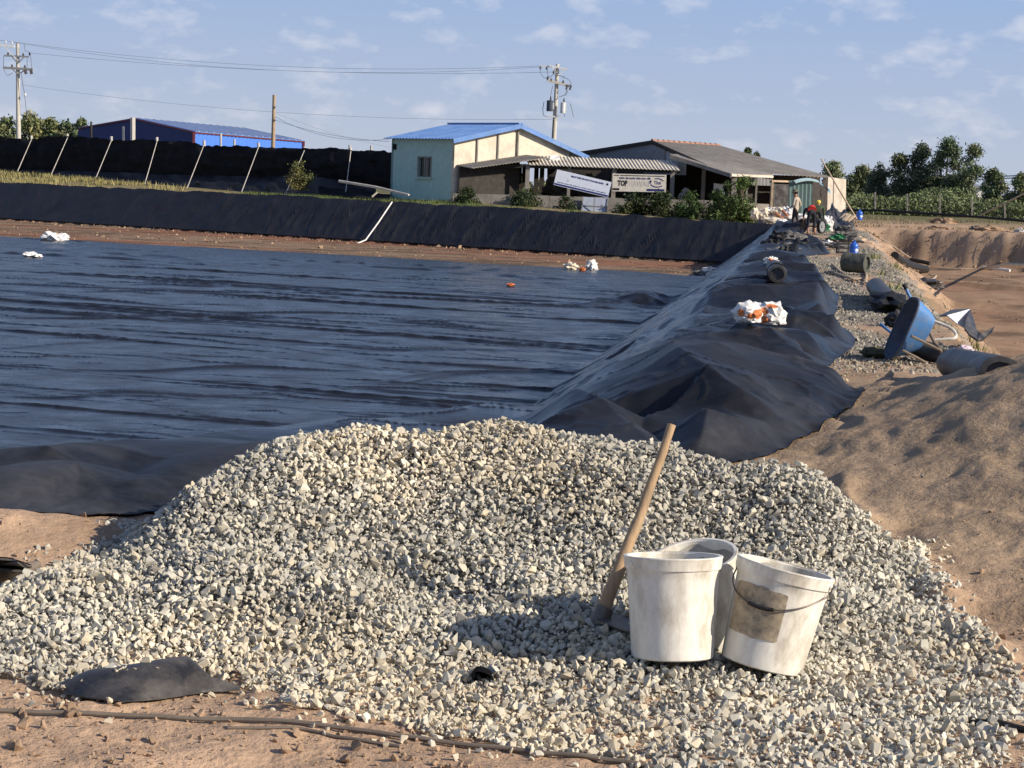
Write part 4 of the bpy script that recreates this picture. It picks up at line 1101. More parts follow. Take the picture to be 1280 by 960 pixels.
# things under and right of it
a, b = Gz(1143, 446), Gz(1178, 458); 
t = cyl_roll('pipe_section', 'short dark clay-smeared pipe lying under the wheelbarrow legs', 'pipe', D(1146, 448, 19.5), D(1184, 458, 19.1), .085, mat('dark_pipe', (.06, .05, .042), rough=.8, var=.3, bump=.4, bs=20), seed=11, lumpy=.03)
m_ = MB(); m_.tube([D(1158, 433, 19.6), D(1186, 447, 19.4)], .035, 10); top(m_, 'clay_pipe', mat('red_clay_pipe', (.42, .15, .09), rough=.7, var=.25), 'red clay pipe lying beneath the wheelbarrow legs', 'pipe', smooth=True)
m_ = MB(); p = Gz(1099, 447); m_.lump((p[0], p[1], p[2] + .05), (.19, .16, .065), .3, 2, 3, 12, flat=.1); m_.V = m_.V; top(m_, 'sandbag', mat('dark_olive_sack', (.09, .08, .045), rough=.9, var=.35), 'small dark olive sack lying in the shade left of the wheelbarrow tray', 'sack')
# silver and black sheet over the pit edge
def fold_sheet(name, label, cat, polys, m, th=.012, group=None):
    q = MB()
    for P_ in polys: q.slab([D(a, b, y) for a, b, y in P_], (0, th, -th))
    return top(q, name, m, label, cat, group)
M['silver'] = mat('silver_sheet', (.80, .79, .76), rough=.35, metal=0, var=.1, dirt=(.3, .28, .24), dirt_amt=.5, bump=.3, bs=5)
t = thing('tarpaulin', 'folded black tarpaulin with a shiny silver side at the edge of the dug pit', 'tarpaulin', D(1205, 418, 22))
q = MB(); q.slab([D(1184, 394, 21.9), D(1213, 386, 22.9), D(1208, 400, 22.4), D(1206, 410, 22.0), D(1196, 404, 21.8)], (0, .02, -.01)); q.obj('silver_side', M['silver'], t)
q = MB(); q.slab([D(1175, 394, 22.6), D(1190, 387, 22.9), D(1213, 385.6, 22.94), D(1184, 393.6, 21.96)], (0, .02, -.02)); q.slab([D(1213, 386, 22.9), D(1222, 414, 21.8), D(1212, 418, 21.5), D(1206, 410, 21.6), D(1208, 398, 21.9)], (0, .02, -.02))
q.slab([D(1212, 418, 21.5), D(1222, 414, 21.8), D(1228, 417, 21.6), D(1222, 425, 21.4)], (0, .02, -.02)); q.slab([D(1226, 417, 21.6), D(1243, 408, 21.9), D(1240, 415, 21.7), D(1228, 425, 21.5), D(1221, 425, 21.4)], (0, .02, -.02)); q.obj('black_side', M['scrap'], t)
m_ = MB(); m_.tube([Gz(*p) + np.array([0, 0, .02]) for p in ((1096, 462), (1101, 455), (1108, 453))], .02, 6)
# pale pipes, stakes, hoses in the pit
for nm, lab, cat, pts, r_, mm in (
    ('hose', 'pale hose snaking down from the black bag in the pit towards the path', 'hose', [(1159, 364), (1166, 369), (1167, 375), (1161, 381), (1168, 388), (1178, 394)], .035, 'stick'),
    ('hose', 'pale hose bent in a short hook above the black bag in the pit', 'hose', [(1149, 353), (1160, 352), (1168, 349), (1170, 346), (1163, 345)], .04, 'stick'),
    ('water_pipe', 'long pale pipe lying across the pit floor in front of the far wall', 'pipe', [(1172, 337), (1200, 338), (1230, 336), (1262, 334), (1290, 336)], .05, 'stick')):
    q = MB(); P_ = [Gz(*p) + np.array([0, 0, r_]) for p in pts]; q.tube(P_, r_, 7); top(q, nm, M[mm], lab, cat, smooth=True)
q = MB(); P_ = [Gz(*p) + np.array([0, 0, .15]) for p in ((1118, 325), (1126, 333), (1140, 338), (1157, 341))]; q.tube(P_, [.15, .19, .2, .17], 12)
t = top(q, 'drain_pipe', M['rubber'], 'thick black flexible pipe sloping down the side of the dug pit', 'pipe', smooth=True)

# ---- sacks and rags on the flap
M['sack'] = mat('woven_white_sack', (.74, .72, .68), rough=.7, var=.08, bump=.5, bs=16)
M['orange'] = mat('orange_print', (.62, .20, .07), rough=.7, var=.35, vs=8, bump=.3)
def sack(label, px, py, y, size, seed, patches=(), cat='sack', name='woven_sack', m='sack', group=None, rotz=0, pm='orange', amp=.38):
    c = sheet_pt(px, py) if y is None else D(px, py, y); R_ = Matrix.Rotation(rotz, 3, 'Z')
    t = thing(name, label, cat, c, group)
    q = MB(); q.lump((c[0], c[1], c[2] + size[2]), size, amp, 1.6, 4, seed, rot=R_, flat=.12, crease=True); q.obj('sack_cloth', M[m], t, True)
    for i, (ax, ay, sc_) in enumerate(patches):
        bm = bmesh.new(); bmesh.ops.create_icosphere(bm, subdivisions=4, radius=1)
        o = Vector((seed * 3.7, seed * 1.3, seed * 7.1)); V = []; F = []; mp_ = {}
        cen = Vector((ax, -1, ay)).normalized()
        for f in bm.faces:
            if (f.calc_center_median().normalized() - cen).length < sc_:
                F.append([v.index for v in f.verts])
        us = sorted({i_ for f in F for i_ in f}); bm.verts.ensure_lookup_table()
        for i_ in us:
            v = bm.verts[i_]; n_ = mnoise.fractal(v.co * 1.6 + o, 1.0, 2.0, 4); n_ = abs(n_) * 2 - .5
            w_ = v.co * (1.012 + amp * n_)
            if w_.z < -.76: w_.z = -.76
            w_ = R_ @ Vector((w_.x * size[0], w_.y * size[1], w_.z * size[2])); mp_[i_] = len(V); V.append(w_ + Vector((c[0], c[1], c[2] + size[2])))
        bm.free(); q = MB(); q.add(V, [[mp_[i_] for i_ in f] for f in F]); q.obj('orange_panel' if pm == 'orange' else 'green_panel', M[pm], t, True)
    return t
sack('white woven sack with orange print, standing left one of the crumpled pair on the liner', 934, 410, None, (.13, .13, .105), 3, [(-.75, .1, .32), (.1, -.2, .28), (.9, .0, .45)], group='crumpled sacks on the liner flap', amp=.16)
sack('white woven sack with orange blotches, larger right one of the crumpled pair on the liner', 961, 409, None, (.17, .13, .13), 9, [(-.7, .3, .40), (-.5, -.5, .35), (.1, 1.2, .35)], group='crumpled sacks on the liner flap', amp=.22)
sack('small white bag with a pinkish middle lying on the liner beyond the fat roll', 963, 331, None, (.13, .13, .07), 5, [(0, .3, .4)], name='plastic_bag', cat='bag')
M['rag'] = mat('grey_rag', (.16, .15, .14), rough=.9, var=.3, bump=.5)
for i, (px, py, y, s, mm, lab) in enumerate([
    (975, 302, 62, (.34, .3, .2), 'rubber', 'black rubber bundle lying farthest up the liner near the standing man'), (990, 303, 62, (.42, .3, .2), 'rag', 'grey rag heap beside the black bundle near the standing man'),
    (962, 316, 54, (.28, .3, .24), 'rubber', 'round black bundle at the pond edge of the liner top'), (979, 315, 54, (.42, .3, .17), 'rag', 'flat grey cloth lying right of the round black bundle'),
    (972, 323, 50, (.34, .3, .16), 'rag', 'crumpled grey and black plastic heap above the small white bag'), (981, 326, 48, (.16, .3, .22), 'rubber', 'narrow black bundle next to the crumpled heap'),
    (1005, 309, 60, (.36, .3, .13), 'rubber', 'flat black bundle lying at the far edge of the liner flap')]):
    m_ = MB(); c = D(px, py, y); m_.lump((c[0], c[1], c[2] + s[2] * .6), s, .5, 1.8, 3, 30 + i, flat=.1, crease=True)
    top(m_, 'bundle', M[mm], lab, 'bundle', 'bundles and rags on the far part of the liner')

# ---- jugs, crate, debris right of the people
M['jug'] = mat('blue_jug_plastic', (.03, .13, .55), rough=.25, var=.08, spec=.6)
def jug(label, px, py, y, h, group='blue water jugs'):
    c = D(px, py, y); t = thing('water_jug', label, 'jug', c, group); r = h * .30
    q = MB(); q.lathe([(r * .9, 0), (r, h * .04), (r, h * .2), (r * .95, h * .23), (r, h * .26), (r, h * .44), (r * .95, h * .47), (r, h * .5), (r, h * .68), (r * .85, h * .78), (r * .42, h * .86), (r * .30, h * .88)], 20, Matrix.Translation([float(v) for v in c])); q.obj('body', M['jug'], t, True)
    q = MB(); q.lathe([(r * .29, h * .88), (r * .29, h * .94), (r * .34, h * .94), (r * .34, h), (.001, h)], 14, Matrix.Translation([float(v) for v in c])); q.obj('cap', M['jug'], t, True)
    q = MB(); q.surf(lambda u, v: (c[0] + (r * 1.02) * math.cos(-1.4 + u * .9), c[1] + (r * 1.02) * math.sin(-1.4 + u * .9), c[2] + h * (.28 + .15 * v)), 8, 2); q.obj('paper_label', M['sack'], t)
    return t
jug('blue water jug standing on the path beside a black crate', 1067, 319, 56, .42)
jug('blue water jug standing far back at the foot of the leaning pole', 1074, 275, 92, .50)
m_ = MB(); c = D(1054, 317, 57); 
for z_ in (0, .13, .26): 
    for a_, b_ in (((-.17, -.17), (.17, -.17)), ((.17, -.17), (.17, .17)), ((.17, .17), (-.17, .17)), ((-.17, .17), (-.17, -.17))): m_.beam((c[0] + a_[0], c[1] + a_[1], c[2] + .03 + z_), (c[0] + b_[0], c[1] + b_[1], c[2] + .03 + z_), .03, .05)
for sx in (-1, 1):
    for sy in (-1, 1): m_.beam((c[0] + sx * .17, c[1] + sy * .17, c[2]), (c[0] + sx * .17, c[1] + sy * .17, c[2] + .32), .04)
top(m_, 'crate', mat('black_crate', (.05, .05, .05), rough=.6), 'open black plastic crate standing left of the blue water jug', 'crate')
M['green'] = mat('green_bag', (.03, .19, .08), rough=.6, var=.2)
sack('white and green fertiliser sack leaning upright right of the bending people', 1032, 292, 80, (.26, .2, .36), 14, [(.1, -.4, .5)], pm='green')
sack('green and grey tarpaulin bundle heaped on the path behind the crate', 1054, 305, 64, (.42, .35, .2), 15, [(-.6, .3, .55)], m='rag', name='tarpaulin_bundle', cat='bundle', pm='green', amp=.6)
for i, (px, py, y, s, mm, lab) in enumerate([
    (1045, 309, 62, (.30, .25, .10), 'rag', 'flat grey scrap lying left of the crate'), (1037, 307, 63, (.16, .2, .10), 'sack', 'small white scrap lying on the path left of the crate'),
    (1051, 291, 72, (.24, .3, .16), 'rubber', 'dark bundle lying behind the green and grey tarpaulin bundle'), (1072, 303, 66, (.26, .25, .14), 'stick', 'pale broken board lump lying behind the water jug'),
    (1060, 289, 76, (.30, .3, .13), 'rag', 'grey scrap lying at the corner where the pit begins')]):
    m_ = MB(); c = D(px, py, y); m_.lump((c[0], c[1], c[2] + s[2] * .6), s, .5, 1.8, 3, 50 + i, flat=.1, crease=True); top(m_, 'scrap_heap', M[mm], lab, 'scrap', 'scraps lying about the dike path')
# pile before the shed: sacks, pots, sticks
M['cream'] = mat('cream_sack', (.66, .58, .44), rough=.8, var=.12, bump=.4, bs=14)
for i, (px, py, y, s, mm, lab) in enumerate([
    (944, 275, 90, (.24, .2, .30), 'cream', 'cream sack leaning at the left end of the pile before the shed'), (955, 275, 90, (.30, .2, .30), 'cream', 'full cream sack second from the left in the pile before the shed'),
    (964, 272, 91, (.36, .3, .26), 'sack', 'white sack crumpled behind the full cream one'), (974, 273, 90, (.45, .3, .30), 'cream', 'wide cream sack under the clay pots'), (985, 274, 89, (.32, .3, .32), 'sack', 'white sack at the right side of the clay pots'),
    (978, 280, 86, (.30, .3, .13), 'sack', 'flat white bag lying in front of the pile before the shed'), (1001, 277, 86, (.40, .3, .19), 'sack', 'white bag lying behind the standing man'), (967, 279, 88, (.5, .3, .16), 'cream', 'low cream bag at the front of the pile')]):
    m_ = MB(); c = D(px, py, y); m_.lump((c[0], c[1], c[2] + s[2] * .8), s, .35, 1.7, 3, 70 + i, flat=.1, crease=True); top(m_, 'sack', M[mm], lab, 'sack', 'sacks piled in front of the shed')
M['clay'] = mat('terracotta', (.40, .17, .09), rough=.8, var=.15)
for a, b, lab in (((969, 266), (979, 274), 'terracotta pipe leaning left on the sack pile'), ((978, 263), (984, 270), 'short terracotta pipe leaning right on the sack pile'), ((978, 271), (979, 281), 'reddish stick hanging down the front of the sack pile')):
    m_ = MB(); m_.tube([D(*a, 88.5), D(*b, 88.3)], .07 if 'pipe' in lab else .045, 8); top(m_, 'clay_pipe', M['clay'], lab, 'pipe', 'terracotta pieces on the sack pile', smooth=True)
m_ = MB(); m_.beam(D(936, 280.5, 87), D(1012, 283.5, 84), .10, .06); top(m_, 'plank', M['stick'], 'long pale plank lying on the ground in front of the sacks', 'plank')
# the grey tarpaulin heap, planks, leaning pole
def fn(u, v):
    p = D(1027 + u * 36 + v * 8, 262 + 6 * u + v * 22 - 5 * math.sin(u * 3), 90 - v * 5); k = .25 * float(fbm(u * 5, v * 3, 3, 300)); return (p[0], p[1] + k, p[2] + k)
m_ = MB(); m_.surf(fn, 26, 14, (0, .03, -.03)); top(m_, 'tarpaulin', M['roll'], 'crumpled dark grey tarpaulin heaped at the right end of the shed', 'tarpaulin', smooth=True)
for i, (a, b) in enumerate((((1054, 276), (1062, 268)), ((1059, 277), (1067, 270)), ((1050, 275), (1058, 267)))):
    m_ = MB(); m_.beam(D(*a, 87 + i * .2), D(*b, 88 + i * .2), .16, .05); top(m_, 'plank', M['stick'], ('pale short plank nearest the front beside the grey tarpaulin', 'pale short plank nearest the blue jug beside the grey tarpaulin', 'pale short plank touching the grey tarpaulin')[i], 'plank', 'short planks by the grey tarpaulin')
m_ = MB(); m_.tube([D(1071, 274, 90), D(1050, 239, 90), D(1026, 198, 90)], [.042, .038, .03], 8); top(m_, 'leaning_pole', M['stick'], 'long pale pole leaning left over the end of the shed', 'pole', smooth=True)
# litter on the pond sheet and bare strip
for i, (px, py, s, mm, lab) in enumerate([
    (66, 300, (.45, .4, .20), 'sack', 'white bag lying at the far left edge of the pond sheet'), (78, 299, (.28, .3, .16), 'sack', 'small white bag right beside the white bag at the far left'),
    (37, 320, (.22, .3, .09), 'sack', 'small flat white scrap on the pond sheet at the left'), (47, 321, (.14, .3, .06), 'sack', 'tiny white scrap just right of the flat white scrap'),
    (714, 336, (.24, .2, .15), 'cream', 'cream bag lying on the bare strip left of the upright white bag'), (739, 336, (.22, .2, .22), 'sack', 'upright white bag on the bare strip'), (728, 338, (.12, .2, .07), 'orange', 'small orange scrap between the two bags on the bare strip'),
    (885, 341, (.32, .3, .15), 'sack', 'white rag heap at the corner of the pond sheet'), (873, 343, (.22, .2, .10), 'rag', 'grey rag beside the white heap at the corner of the pond sheet'), (638, 357, (.12, .2, .05), 'orange', 'small orange scrap lying on the pond sheet')]):
    m_ = MB(); c = G(px, py, POND_Z + .06); m_.lump((c[0], c[1], c[2] + s[2] * .5), s, .45, 1.8, 3, 90 + i, flat=.1, crease=True); top(m_, 'litter', M[mm], lab, 'litter', 'bags and scraps on the pond floor')

# ================================================================== BUILDINGS
def V3(p): return Vector([float(c) for c in p])
M['greenwall'] = mat('pale_green_plaster', (.36, .54, .48), rough=.9, var=.08, vs=.8, dirt=(.31, .40, .35), dirt_amt=.5, dirt_scale=1.5)
M['creamwall'] = mat('cream_render', (.64, .58, .46), rough=.9, var=.08, vs=.7, dirt=(.40, .33, .25), dirt_amt=.65, dirt_scale=1.2)
M['bluemetal'] = mat('blue_roof_metal', (.105, .215, .47), rough=.55, var=.14, vs=.8, spec=.3, dirt=(.22, .32, .52), dirt_amt=.6, dirt_scale=1.2)
M['darkmetal'] = mat('dark_opening', (.012, .012, .012), rough=.9)
M['glass_dark'] = mat('dark_glass', (.02, .03, .03), rough=.15, spec=.6)
M['fibre'] = mat('fibre_cement_roof', (.30, .275, .24), rough=.95, var=.14, vs=1.2, dirt=(.17, .15, .13), dirt_amt=.6, dirt_scale=1.8)
M['fibre_pale'] = mat('pale_fibre_cement', (.66, .60, .49), rough=.95, var=.12, vs=1.2, dirt=(.38, .33, .26), dirt_amt=.6, dirt_scale=2)
M['concrete'] = mat('old_concrete', (.26, .24, .21), rough=.95, var=.2, vs=1.5, dirt=(.12, .11, .095), dirt_amt=.6, dirt_scale=2)
M['greymetal'] = mat('grey_corrugated', (.22, .225, .23), rough=.7, var=.15)
M['darkwall'] = mat('dark_boards_and_shade', (.045, .04, .035), rough=.95, var=.3)  # dark boards, and panels that stand in for shade
M['redtile'] = mat('red_ridge_tile', (.33, .185, .135), rough=.9, var=.2)
def wall_slab(name, pts, th, m, parent, nrm):
    q = MB(); q.slab(pts, -Vector(nrm) * th); return q.obj(name, m, parent)

# ---- green and cream house with a blue roof
Ccor = D(566, 246, 100.0); e_g = Vector((math.cos(rad(40)), math.sin(rad(40)), 0)); e_f = Vector((-math.sin(rad(40)), math.cos(rad(40)), 0))
Dg, Lf = 8.7, 5.5
c0 = V3(Ccor); c0.z = .25
zf_e = D(566, 172.5, 100.0)[2]; apex_p = c0 + e_g * 4.15; zap = D(641, 157, apex_p.y)[2]; cb = c0 + e_g * Dg; zbk = D(714, 192, cb.y)[2]
house = thing('house', 'small pale green house with cream side wall and bright blue metal roof', 'house', c0)
cl = c0 + e_f * Lf
def at(p, z): return Vector((p.x, p.y, z))
n_front = -e_g; n_gab = -e_f
# front wall with a window opening: built as four pieces round the hole
def fpt(u, z): return at(c0 + e_f * u, z)
u0, u1 = 1.95, 3.05
z0w, z1w = D(526, 221, 101.5)[2], D(526, 196, 101.5)[2]
q = MB()
for a, b, za, zb in ((0, u0, c0.z, zf_e), (u1, Lf, c0.z, zf_e), (u0, u1, c0.z, z0w), (u0, u1, z1w, zf_e)):
    q.slab([fpt(a, za), fpt(b, za), fpt(b, zb), fpt(a, zb)], e_g * .2)
q.obj('front_wall', M['greenwall'], house)
q = MB(); q.slab([fpt(u0, z0w) + e_g * .14, fpt(u1, z0w) + e_g * .14, fpt(u1, z1w) + e_g * .14, fpt(u0, z1w) + e_g * .14], e_g * .04); win = q.obj('window', M['glass_dark'], house)
q = MB()
for a, b in (((u0, z0w), (u1, z0w)), ((u0, z1w), (u1, z1w)), ((u0, z0w), (u0, z1w)), ((u1, z0w), (u1, z1w)), (((u0 + u1) / 2, z0w), ((u0 + u1) / 2, z1w))):
    q.beam(fpt(*a) - e_g * .02, fpt(*b) - e_g * .02, .07)
for k in range(1, 4): q.beam(fpt(u0 + (u1 - u0) * k / 4, z0w) + e_g * .05, fpt(u0 + (u1 - u0) * k / 4, z1w) + e_g * .05, .025)
q.obj('window_frame', M['concrete'], win)
q = MB(); q.beam(fpt(u0 - .15, z0w - .06) - e_g * .08, fpt(u1 + .15, z0w - .06) - e_g * .08, .14, .07); q.obj('window_sill', M['greenwall'], win)
q = MB(); q.beam(fpt(Lf - .35, zf_e - .65) - e_g * .05, fpt(Lf - .35, zf_e - .35) - e_g * .05, .2, .1); q.obj('wall_lamp', M['darkmetal'], house)
zaw = D(690, 203, 104)[2]
fo = c0 + e_g * 4.4
gp_ = [at(c0, c0.z), at(fo, c0.z), at(fo, zaw), at(cb, zaw), at(cb, zbk), at(apex_p, zap), at(c0, zf_e)]
q = MB(); q.slab([p + n_gab * .004 for p in gp_], e_f * .2); q.obj('gable_wall', M['creamwall'], house)
q = MB(); q.slab([p + e_f * Lf for p in gp_], -e_f * .2); q.obj('rear_gable_wall', M['greenwall'], house)
for f in (1.45, 2.85, 4.17, 7.95):
    zt_ = (zf_e + (zap - zf_e) * f / 4.15) if f <= 4.2 else (zap + (zbk - zap) * (f - 4.15) / (Dg - 4.15))
    p = c0 + e_g * f; q = MB(); q.beam(at(p, c0.z if f < 4.3 else zaw) + n_gab * .03, at(p, min(zt_, zap) - .05) + n_gab * .03, .13 if f != 4.17 else .2, .08, up=e_g); q.obj('pilaster', M['concrete'], house)
dz = Vector((0, 0, .05)); ov = .35
fe = at(c0, zf_e) - e_g * ov + Vector((0, 0, -.12)) ; ap = at(apex_p, zap + .02); bk = at(cb, zbk) + e_g * ov + Vector((0, 0, -.16))
q = MB(); q.corr(ap - e_f * .3 + dz, ap + e_f * (Lf + .3) + dz, fe + e_f * (Lf + .3) + dz, fe - e_f * .3 + dz, .28, .028, .02, 1); q.obj('front_roof_slope', M['bluemetal'], house)
q = MB(); q.corr(ap - e_f * .3 + dz, ap + e_f * (Lf + .3) + dz, bk + e_f * (Lf + .3) + dz, bk - e_f * .3 + dz, .28, .028, .02, 1); q.obj('rear_roof_slope', M['bluemetal'], house)
q = MB(); q.beam(ap - e_f * .34 + Vector((0, 0, .10)), ap + e_f * (Lf + .34) + Vector((0, 0, .10)), .34, .07); q.obj('ridge_cap', M['bluemetal'], house)
q = MB()
q.beam(ap - e_f * .33 - Vector((0, 0, .04)), fe - e_f * .33 - Vector((0, 0, .04)), .05, .24); q.beam(ap - e_f * .335 - Vector((0, 0, .04)), bk - e_f * .335 - Vector((0, 0, .04)), .05, .24)
q.obj('verge_trim', M['bluemetal'], house)

# ---- blue warehouse far left
wh_ = thing('warehouse', 'long dark blue metal warehouse with red trim behind the black netting fence', 'warehouse', D(243, 215, 138))
y0_ = 138
R0 = D(243, 166, y0_); L0 = D(98, 161, y0_ + 9); A0_ = D(168, 149, y0_ + 4.5); E0 = D(380, 176, y0_ + 13); ev = V3(E0) - V3(R0); ev.z = -.1
M['navy'] = mat('blue_cladding_shaded', (.018, .032, .13), rough=.6, var=.1); M['blueclad'] = mat('blue_cladding_lit', (.07, .19, .62), rough=.5, var=.06)  # one cladding in two tones: gable coloured as shaded, side as sunlit
M['redtrim'] = mat('red_trim', (.16, .035, .04), rough=.6); M['whiteroof'] = mat('pale_roof_sheet', (.45, .48, .58), rough=.5, var=.1)
zb_ = .4
q = MB(); q.slab([at(V3(L0), zb_), at(V3(R0), zb_), R0, A0_, L0], (0, .2, 0)); q.obj('gable_wall', M['navy'], wh_)
q = MB(); q.corr(V3(R0), V3(R0) + ev, at(V3(R0) + ev, zb_), at(V3(R0), zb_), .5, .03, .04, 1); q.obj('side_wall', M['blueclad'], wh_)
q = MB(); q.slab([V3(A0_) + Vector((0, 0, .06)), V3(R0) + Vector((.1, -.1, .06)), V3(R0) + ev + Vector((.1, -.1, .06)), V3(A0_) + ev + Vector((0, 0, .06))], (0, 0, .05)); q.obj('roof_slope', M['bluemetal'], wh_)
q = MB(); q.slab([V3(A0_) + Vector((0, 0, .06)), V3(L0) + Vector((0, 0, .06)), V3(L0) + ev + Vector((0, 0, .06)), V3(A0_) + ev + Vector((0, 0, .06))], (0, 0, .05)); q.obj('roof_slope', M['bluemetal'], wh_)
for k in range(16):
    f = (k + .5) / 16; q = MB(); a_ = V3(A0_) + ev * f + Vector((0, 0, .13)); b_ = V3(R0) + ev * f + Vector((.1, -.1, .13)); q.beam(a_, b_, .10, .03); q.obj('roof_rib', M['whiteroof'], wh_)
for a_, b_ in ((L0, A0_), (A0_, R0), (R0, V3(R0) + ev)):
    q = MB(); q.beam(V3(a_) + Vector((0, -.12, .02)), V3(b_) + Vector((0, -.12, .02)), .08, .09); q.obj('edge_trim', M['redtrim'], wh_)
q = MB(); q.beam(V3(R0) + Vector((0, -.15, .05)), at(V3(R0), zb_) + Vector((0, -.15, 0)), .16); q.obj('corner_trim', M['redtrim'], wh_)
q = MB(); q.beam(V3(R0) + ev + Vector((0, -.15, .05)), at(V3(R0) + ev, zb_) + Vector((0, -.15, 0)), .16); q.obj('corner_trim', M['redtrim'], wh_)

# ---- open shed with the corrugated awning
shed = thing('open_shed', 'open dark shed under a pale corrugated awning between the house and the barn', 'shed', D(700, 270, 99))
q = MB(); q.corr(D(655, 194.5, 103.4), D(842, 201.5, 103.4), D(850, 213, 101.2), D(661, 206, 101.2), .19, .032, .02, 3); q.obj('awning', M['fibre_pale'], shed)
q = MB(); q.slab([D(688, 197, 102.7), D(698, 196, 102.9), D(700, 200, 102.5), D(692, 202, 102.4), D(687, 201, 102.4)], (0, -.02, .12)); o = q.obj('plastic_cover', M['sack'], shed); 
def gl_(f, py): 
    p = c0 + e_g * f; px = 566 + (641 - 566) * f / 4.15; return at(p, D(px, py, p.y)[2])
g0_, g1_ = gl_(.15, 207), gl_(4.9, 194)
q = MB(); q.corr(g0_ + n_gab * .05, g1_ + n_gab * .05, g1_ + n_gab * 1.7 + Vector((0, 0, -.12)), g0_ + n_gab * 1.3 + Vector((0, 0, -.12)), .2, .03, .03, 2); q.obj('side_awning', M['fibre'], shed)
q = MB(); q.slab([at(g0_, .1) + n_gab * .25, at(gl_(4.2, 200), .1) + n_gab * .25, gl_(4.2, 198) + n_gab * .25, g0_ + n_gab * .25 - Vector((0, 0, .05))], n_gab * .05); q.obj('side_shade_panel', M['darkwall'], shed)  # dark panel stands in for the shaded interior under the side awning
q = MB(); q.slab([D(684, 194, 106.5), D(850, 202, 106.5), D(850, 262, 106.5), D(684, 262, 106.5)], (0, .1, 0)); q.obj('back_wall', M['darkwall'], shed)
for px, y_, y1 in ((660, 101.5, 206), (712, 101.5, 207), (768, 101.5, 210), (841, 101.6, 212)):
    a_ = D(px, y1, y_); q = MB(); q.beam((a_[0], a_[1], .2), a_, .22 if px != 712 else .16); q.obj('post', M['concrete'], shed)
for px in (650, 656, 671, 678):
    a_ = D(px, 205, 105.8); q = MB(); q.beam((a_[0], a_[1], .2), a_, .25); q.obj('rear_post', M['darkwall'], shed)
for px0, py0, px1, py1 in ((576, 212, 662, 207), (661, 208, 850, 215)):
    q = MB(); q.beam(D(px0, py0, 101.55), D(px1, py1, 101.55), .10, .16); q.obj('eaves_beam', M['darkwall'], shed)
lw_a, lw_b = D(566, 241.5, 99.4), D(905, 251, 99.4)
lw = thing('low_wall', 'low weathered concrete wall in front of the open shed', 'wall', (lw_a[0], 99.4, .2))
NW = 14
for k in range(NW):
    a_ = V3(lw_a) + (V3(lw_b) - V3(lw_a)) * (k / NW); b_ = V3(lw_a) + (V3(lw_b) - V3(lw_a)) * ((k + 1) / NW) - Vector((.02, 0, 0))
    q = MB(); q.slab([at(a_, .1), at(b_, .1), b_ + Vector((0, 0, random.uniform(-.02, .02))), a_], (0, .18, 0)); q.obj('wall_panel', M['concrete'], lw)
# dark clutter in the shed (wood stack, drums)
for i, (px, py, y_, s_) in enumerate(((600, 238, 103, (1.0, .5, .55)), (628, 236, 104, (.7, .5, .7)), (700, 238, 104, (.8, .5, .5)), (735, 238, 104, (.6, .5, .9)), (800, 244, 104.5, (1.2, .5, .35)))):
    m_ = MB(); c = D(px, py, y_); m_.lump((c[0], c[1], c[2]), s_, .5, 1.6, 3, 120 + i, crease=True); top(m_, 'clutter_heap', M['darkwall'], ('dark heap in the shed beside the green house wall', 'dark heap in the shed left of the see-through gap', 'dark heap in the shed right of the see-through gap', 'tall dark heap in the shed behind the tilted sign', 'low dark heap in the shed below the hanging TOP banner')[i], 'clutter', 'dark heaps inside the open shed')

# ---- signs
FONT = None
def text_obj(s, name, m, parent, mtx, size, ext=.004, fit=None, bold=0.0):
    cu = bpy.data.curves.new(name, 'FONT'); cu.body = s; cu.size = size; cu.extrude = ext; cu.align_x = 'LEFT'; cu.align_y = 'BOTTOM_BASELINE' if hasattr(cu, 'x') else 'BOTTOM'; cu.offset = bold; cu.resolution_u = 2
    o = bpy.data.objects.new(name, cu); COL.objects.link(o)
    dg = bpy.context.evaluated_depsgraph_get(); me = bpy.data.meshes.new_from_object(o.evaluated_get(dg)); bpy.data.objects.remove(o)
    me.name = name
    vs = [v.co.copy() for v in me.vertices]
    if not vs: return None
    x0, x1 = min(v.x for v in vs), max(v.x for v in vs); y0, y1 = min(v.y for v in vs), max(v.y for v in vs)
    sx, sy = (fit[0] / (x1 - x0), fit[1] / (y1 - y0)) if fit else (1, 1)
    off = root_loc(parent)
    for v in me.vertices:
        w = mtx @ Vector(((v.co.x - x0) * sx, (v.co.y - y0) * sy, v.co.z)); v.co = w - off
    me.materials.clear(); return link(name, me, m, parent)
M['signwhite'] = mat('sign_white', (.62, .66, .76), rough=.5, var=.06); M['signcream'] = mat('sign_cream', (.62, .58, .50), rough=.7, var=.1, dirt=(.4, .36, .3), dirt_amt=.5)
M['navyink'] = mat('navy_ink', (.02, .03, .14), rough=.6); M['blackink'] = mat('black_ink', (.015, .015, .02), rough=.7); M['paleink'] = mat('faded_print', (.46, .44, .42), rough=.7)
def sign_frame(tl, tr, bl):
    o = V3(bl); X_ = (V3(tr) - V3(tl)); Y_ = V3(tl) - V3(bl); W_, H_ = X_.length, Y_.length; X_.normalize(); Z_ = X_.cross(Y_).normalized(); Y_ = Z_.cross(X_)
    if Z_.y > 0: Z_ = -Z_
    return o, X_, Y_, Z_, W_, H_
def sign_m(o, X_, Y_, Z_, u, v, d): 
    return Matrix.Translation(o + X_ * u + Y_ * v + Z_ * d) @ Matrix((X_, Y_, Z_)).transposed().to_4x4()
y_s = 100.2
o_, X_, Y_, Z_, W_, H_ = sign_frame(D(695.5, 211.5, y_s), D(763.5, 227.5, y_s), D(692, 231, y_s))
sg = thing('shop_sign', 'white sign board with navy lettering, hanging tilted down to the right under the awning', 'sign', o_)
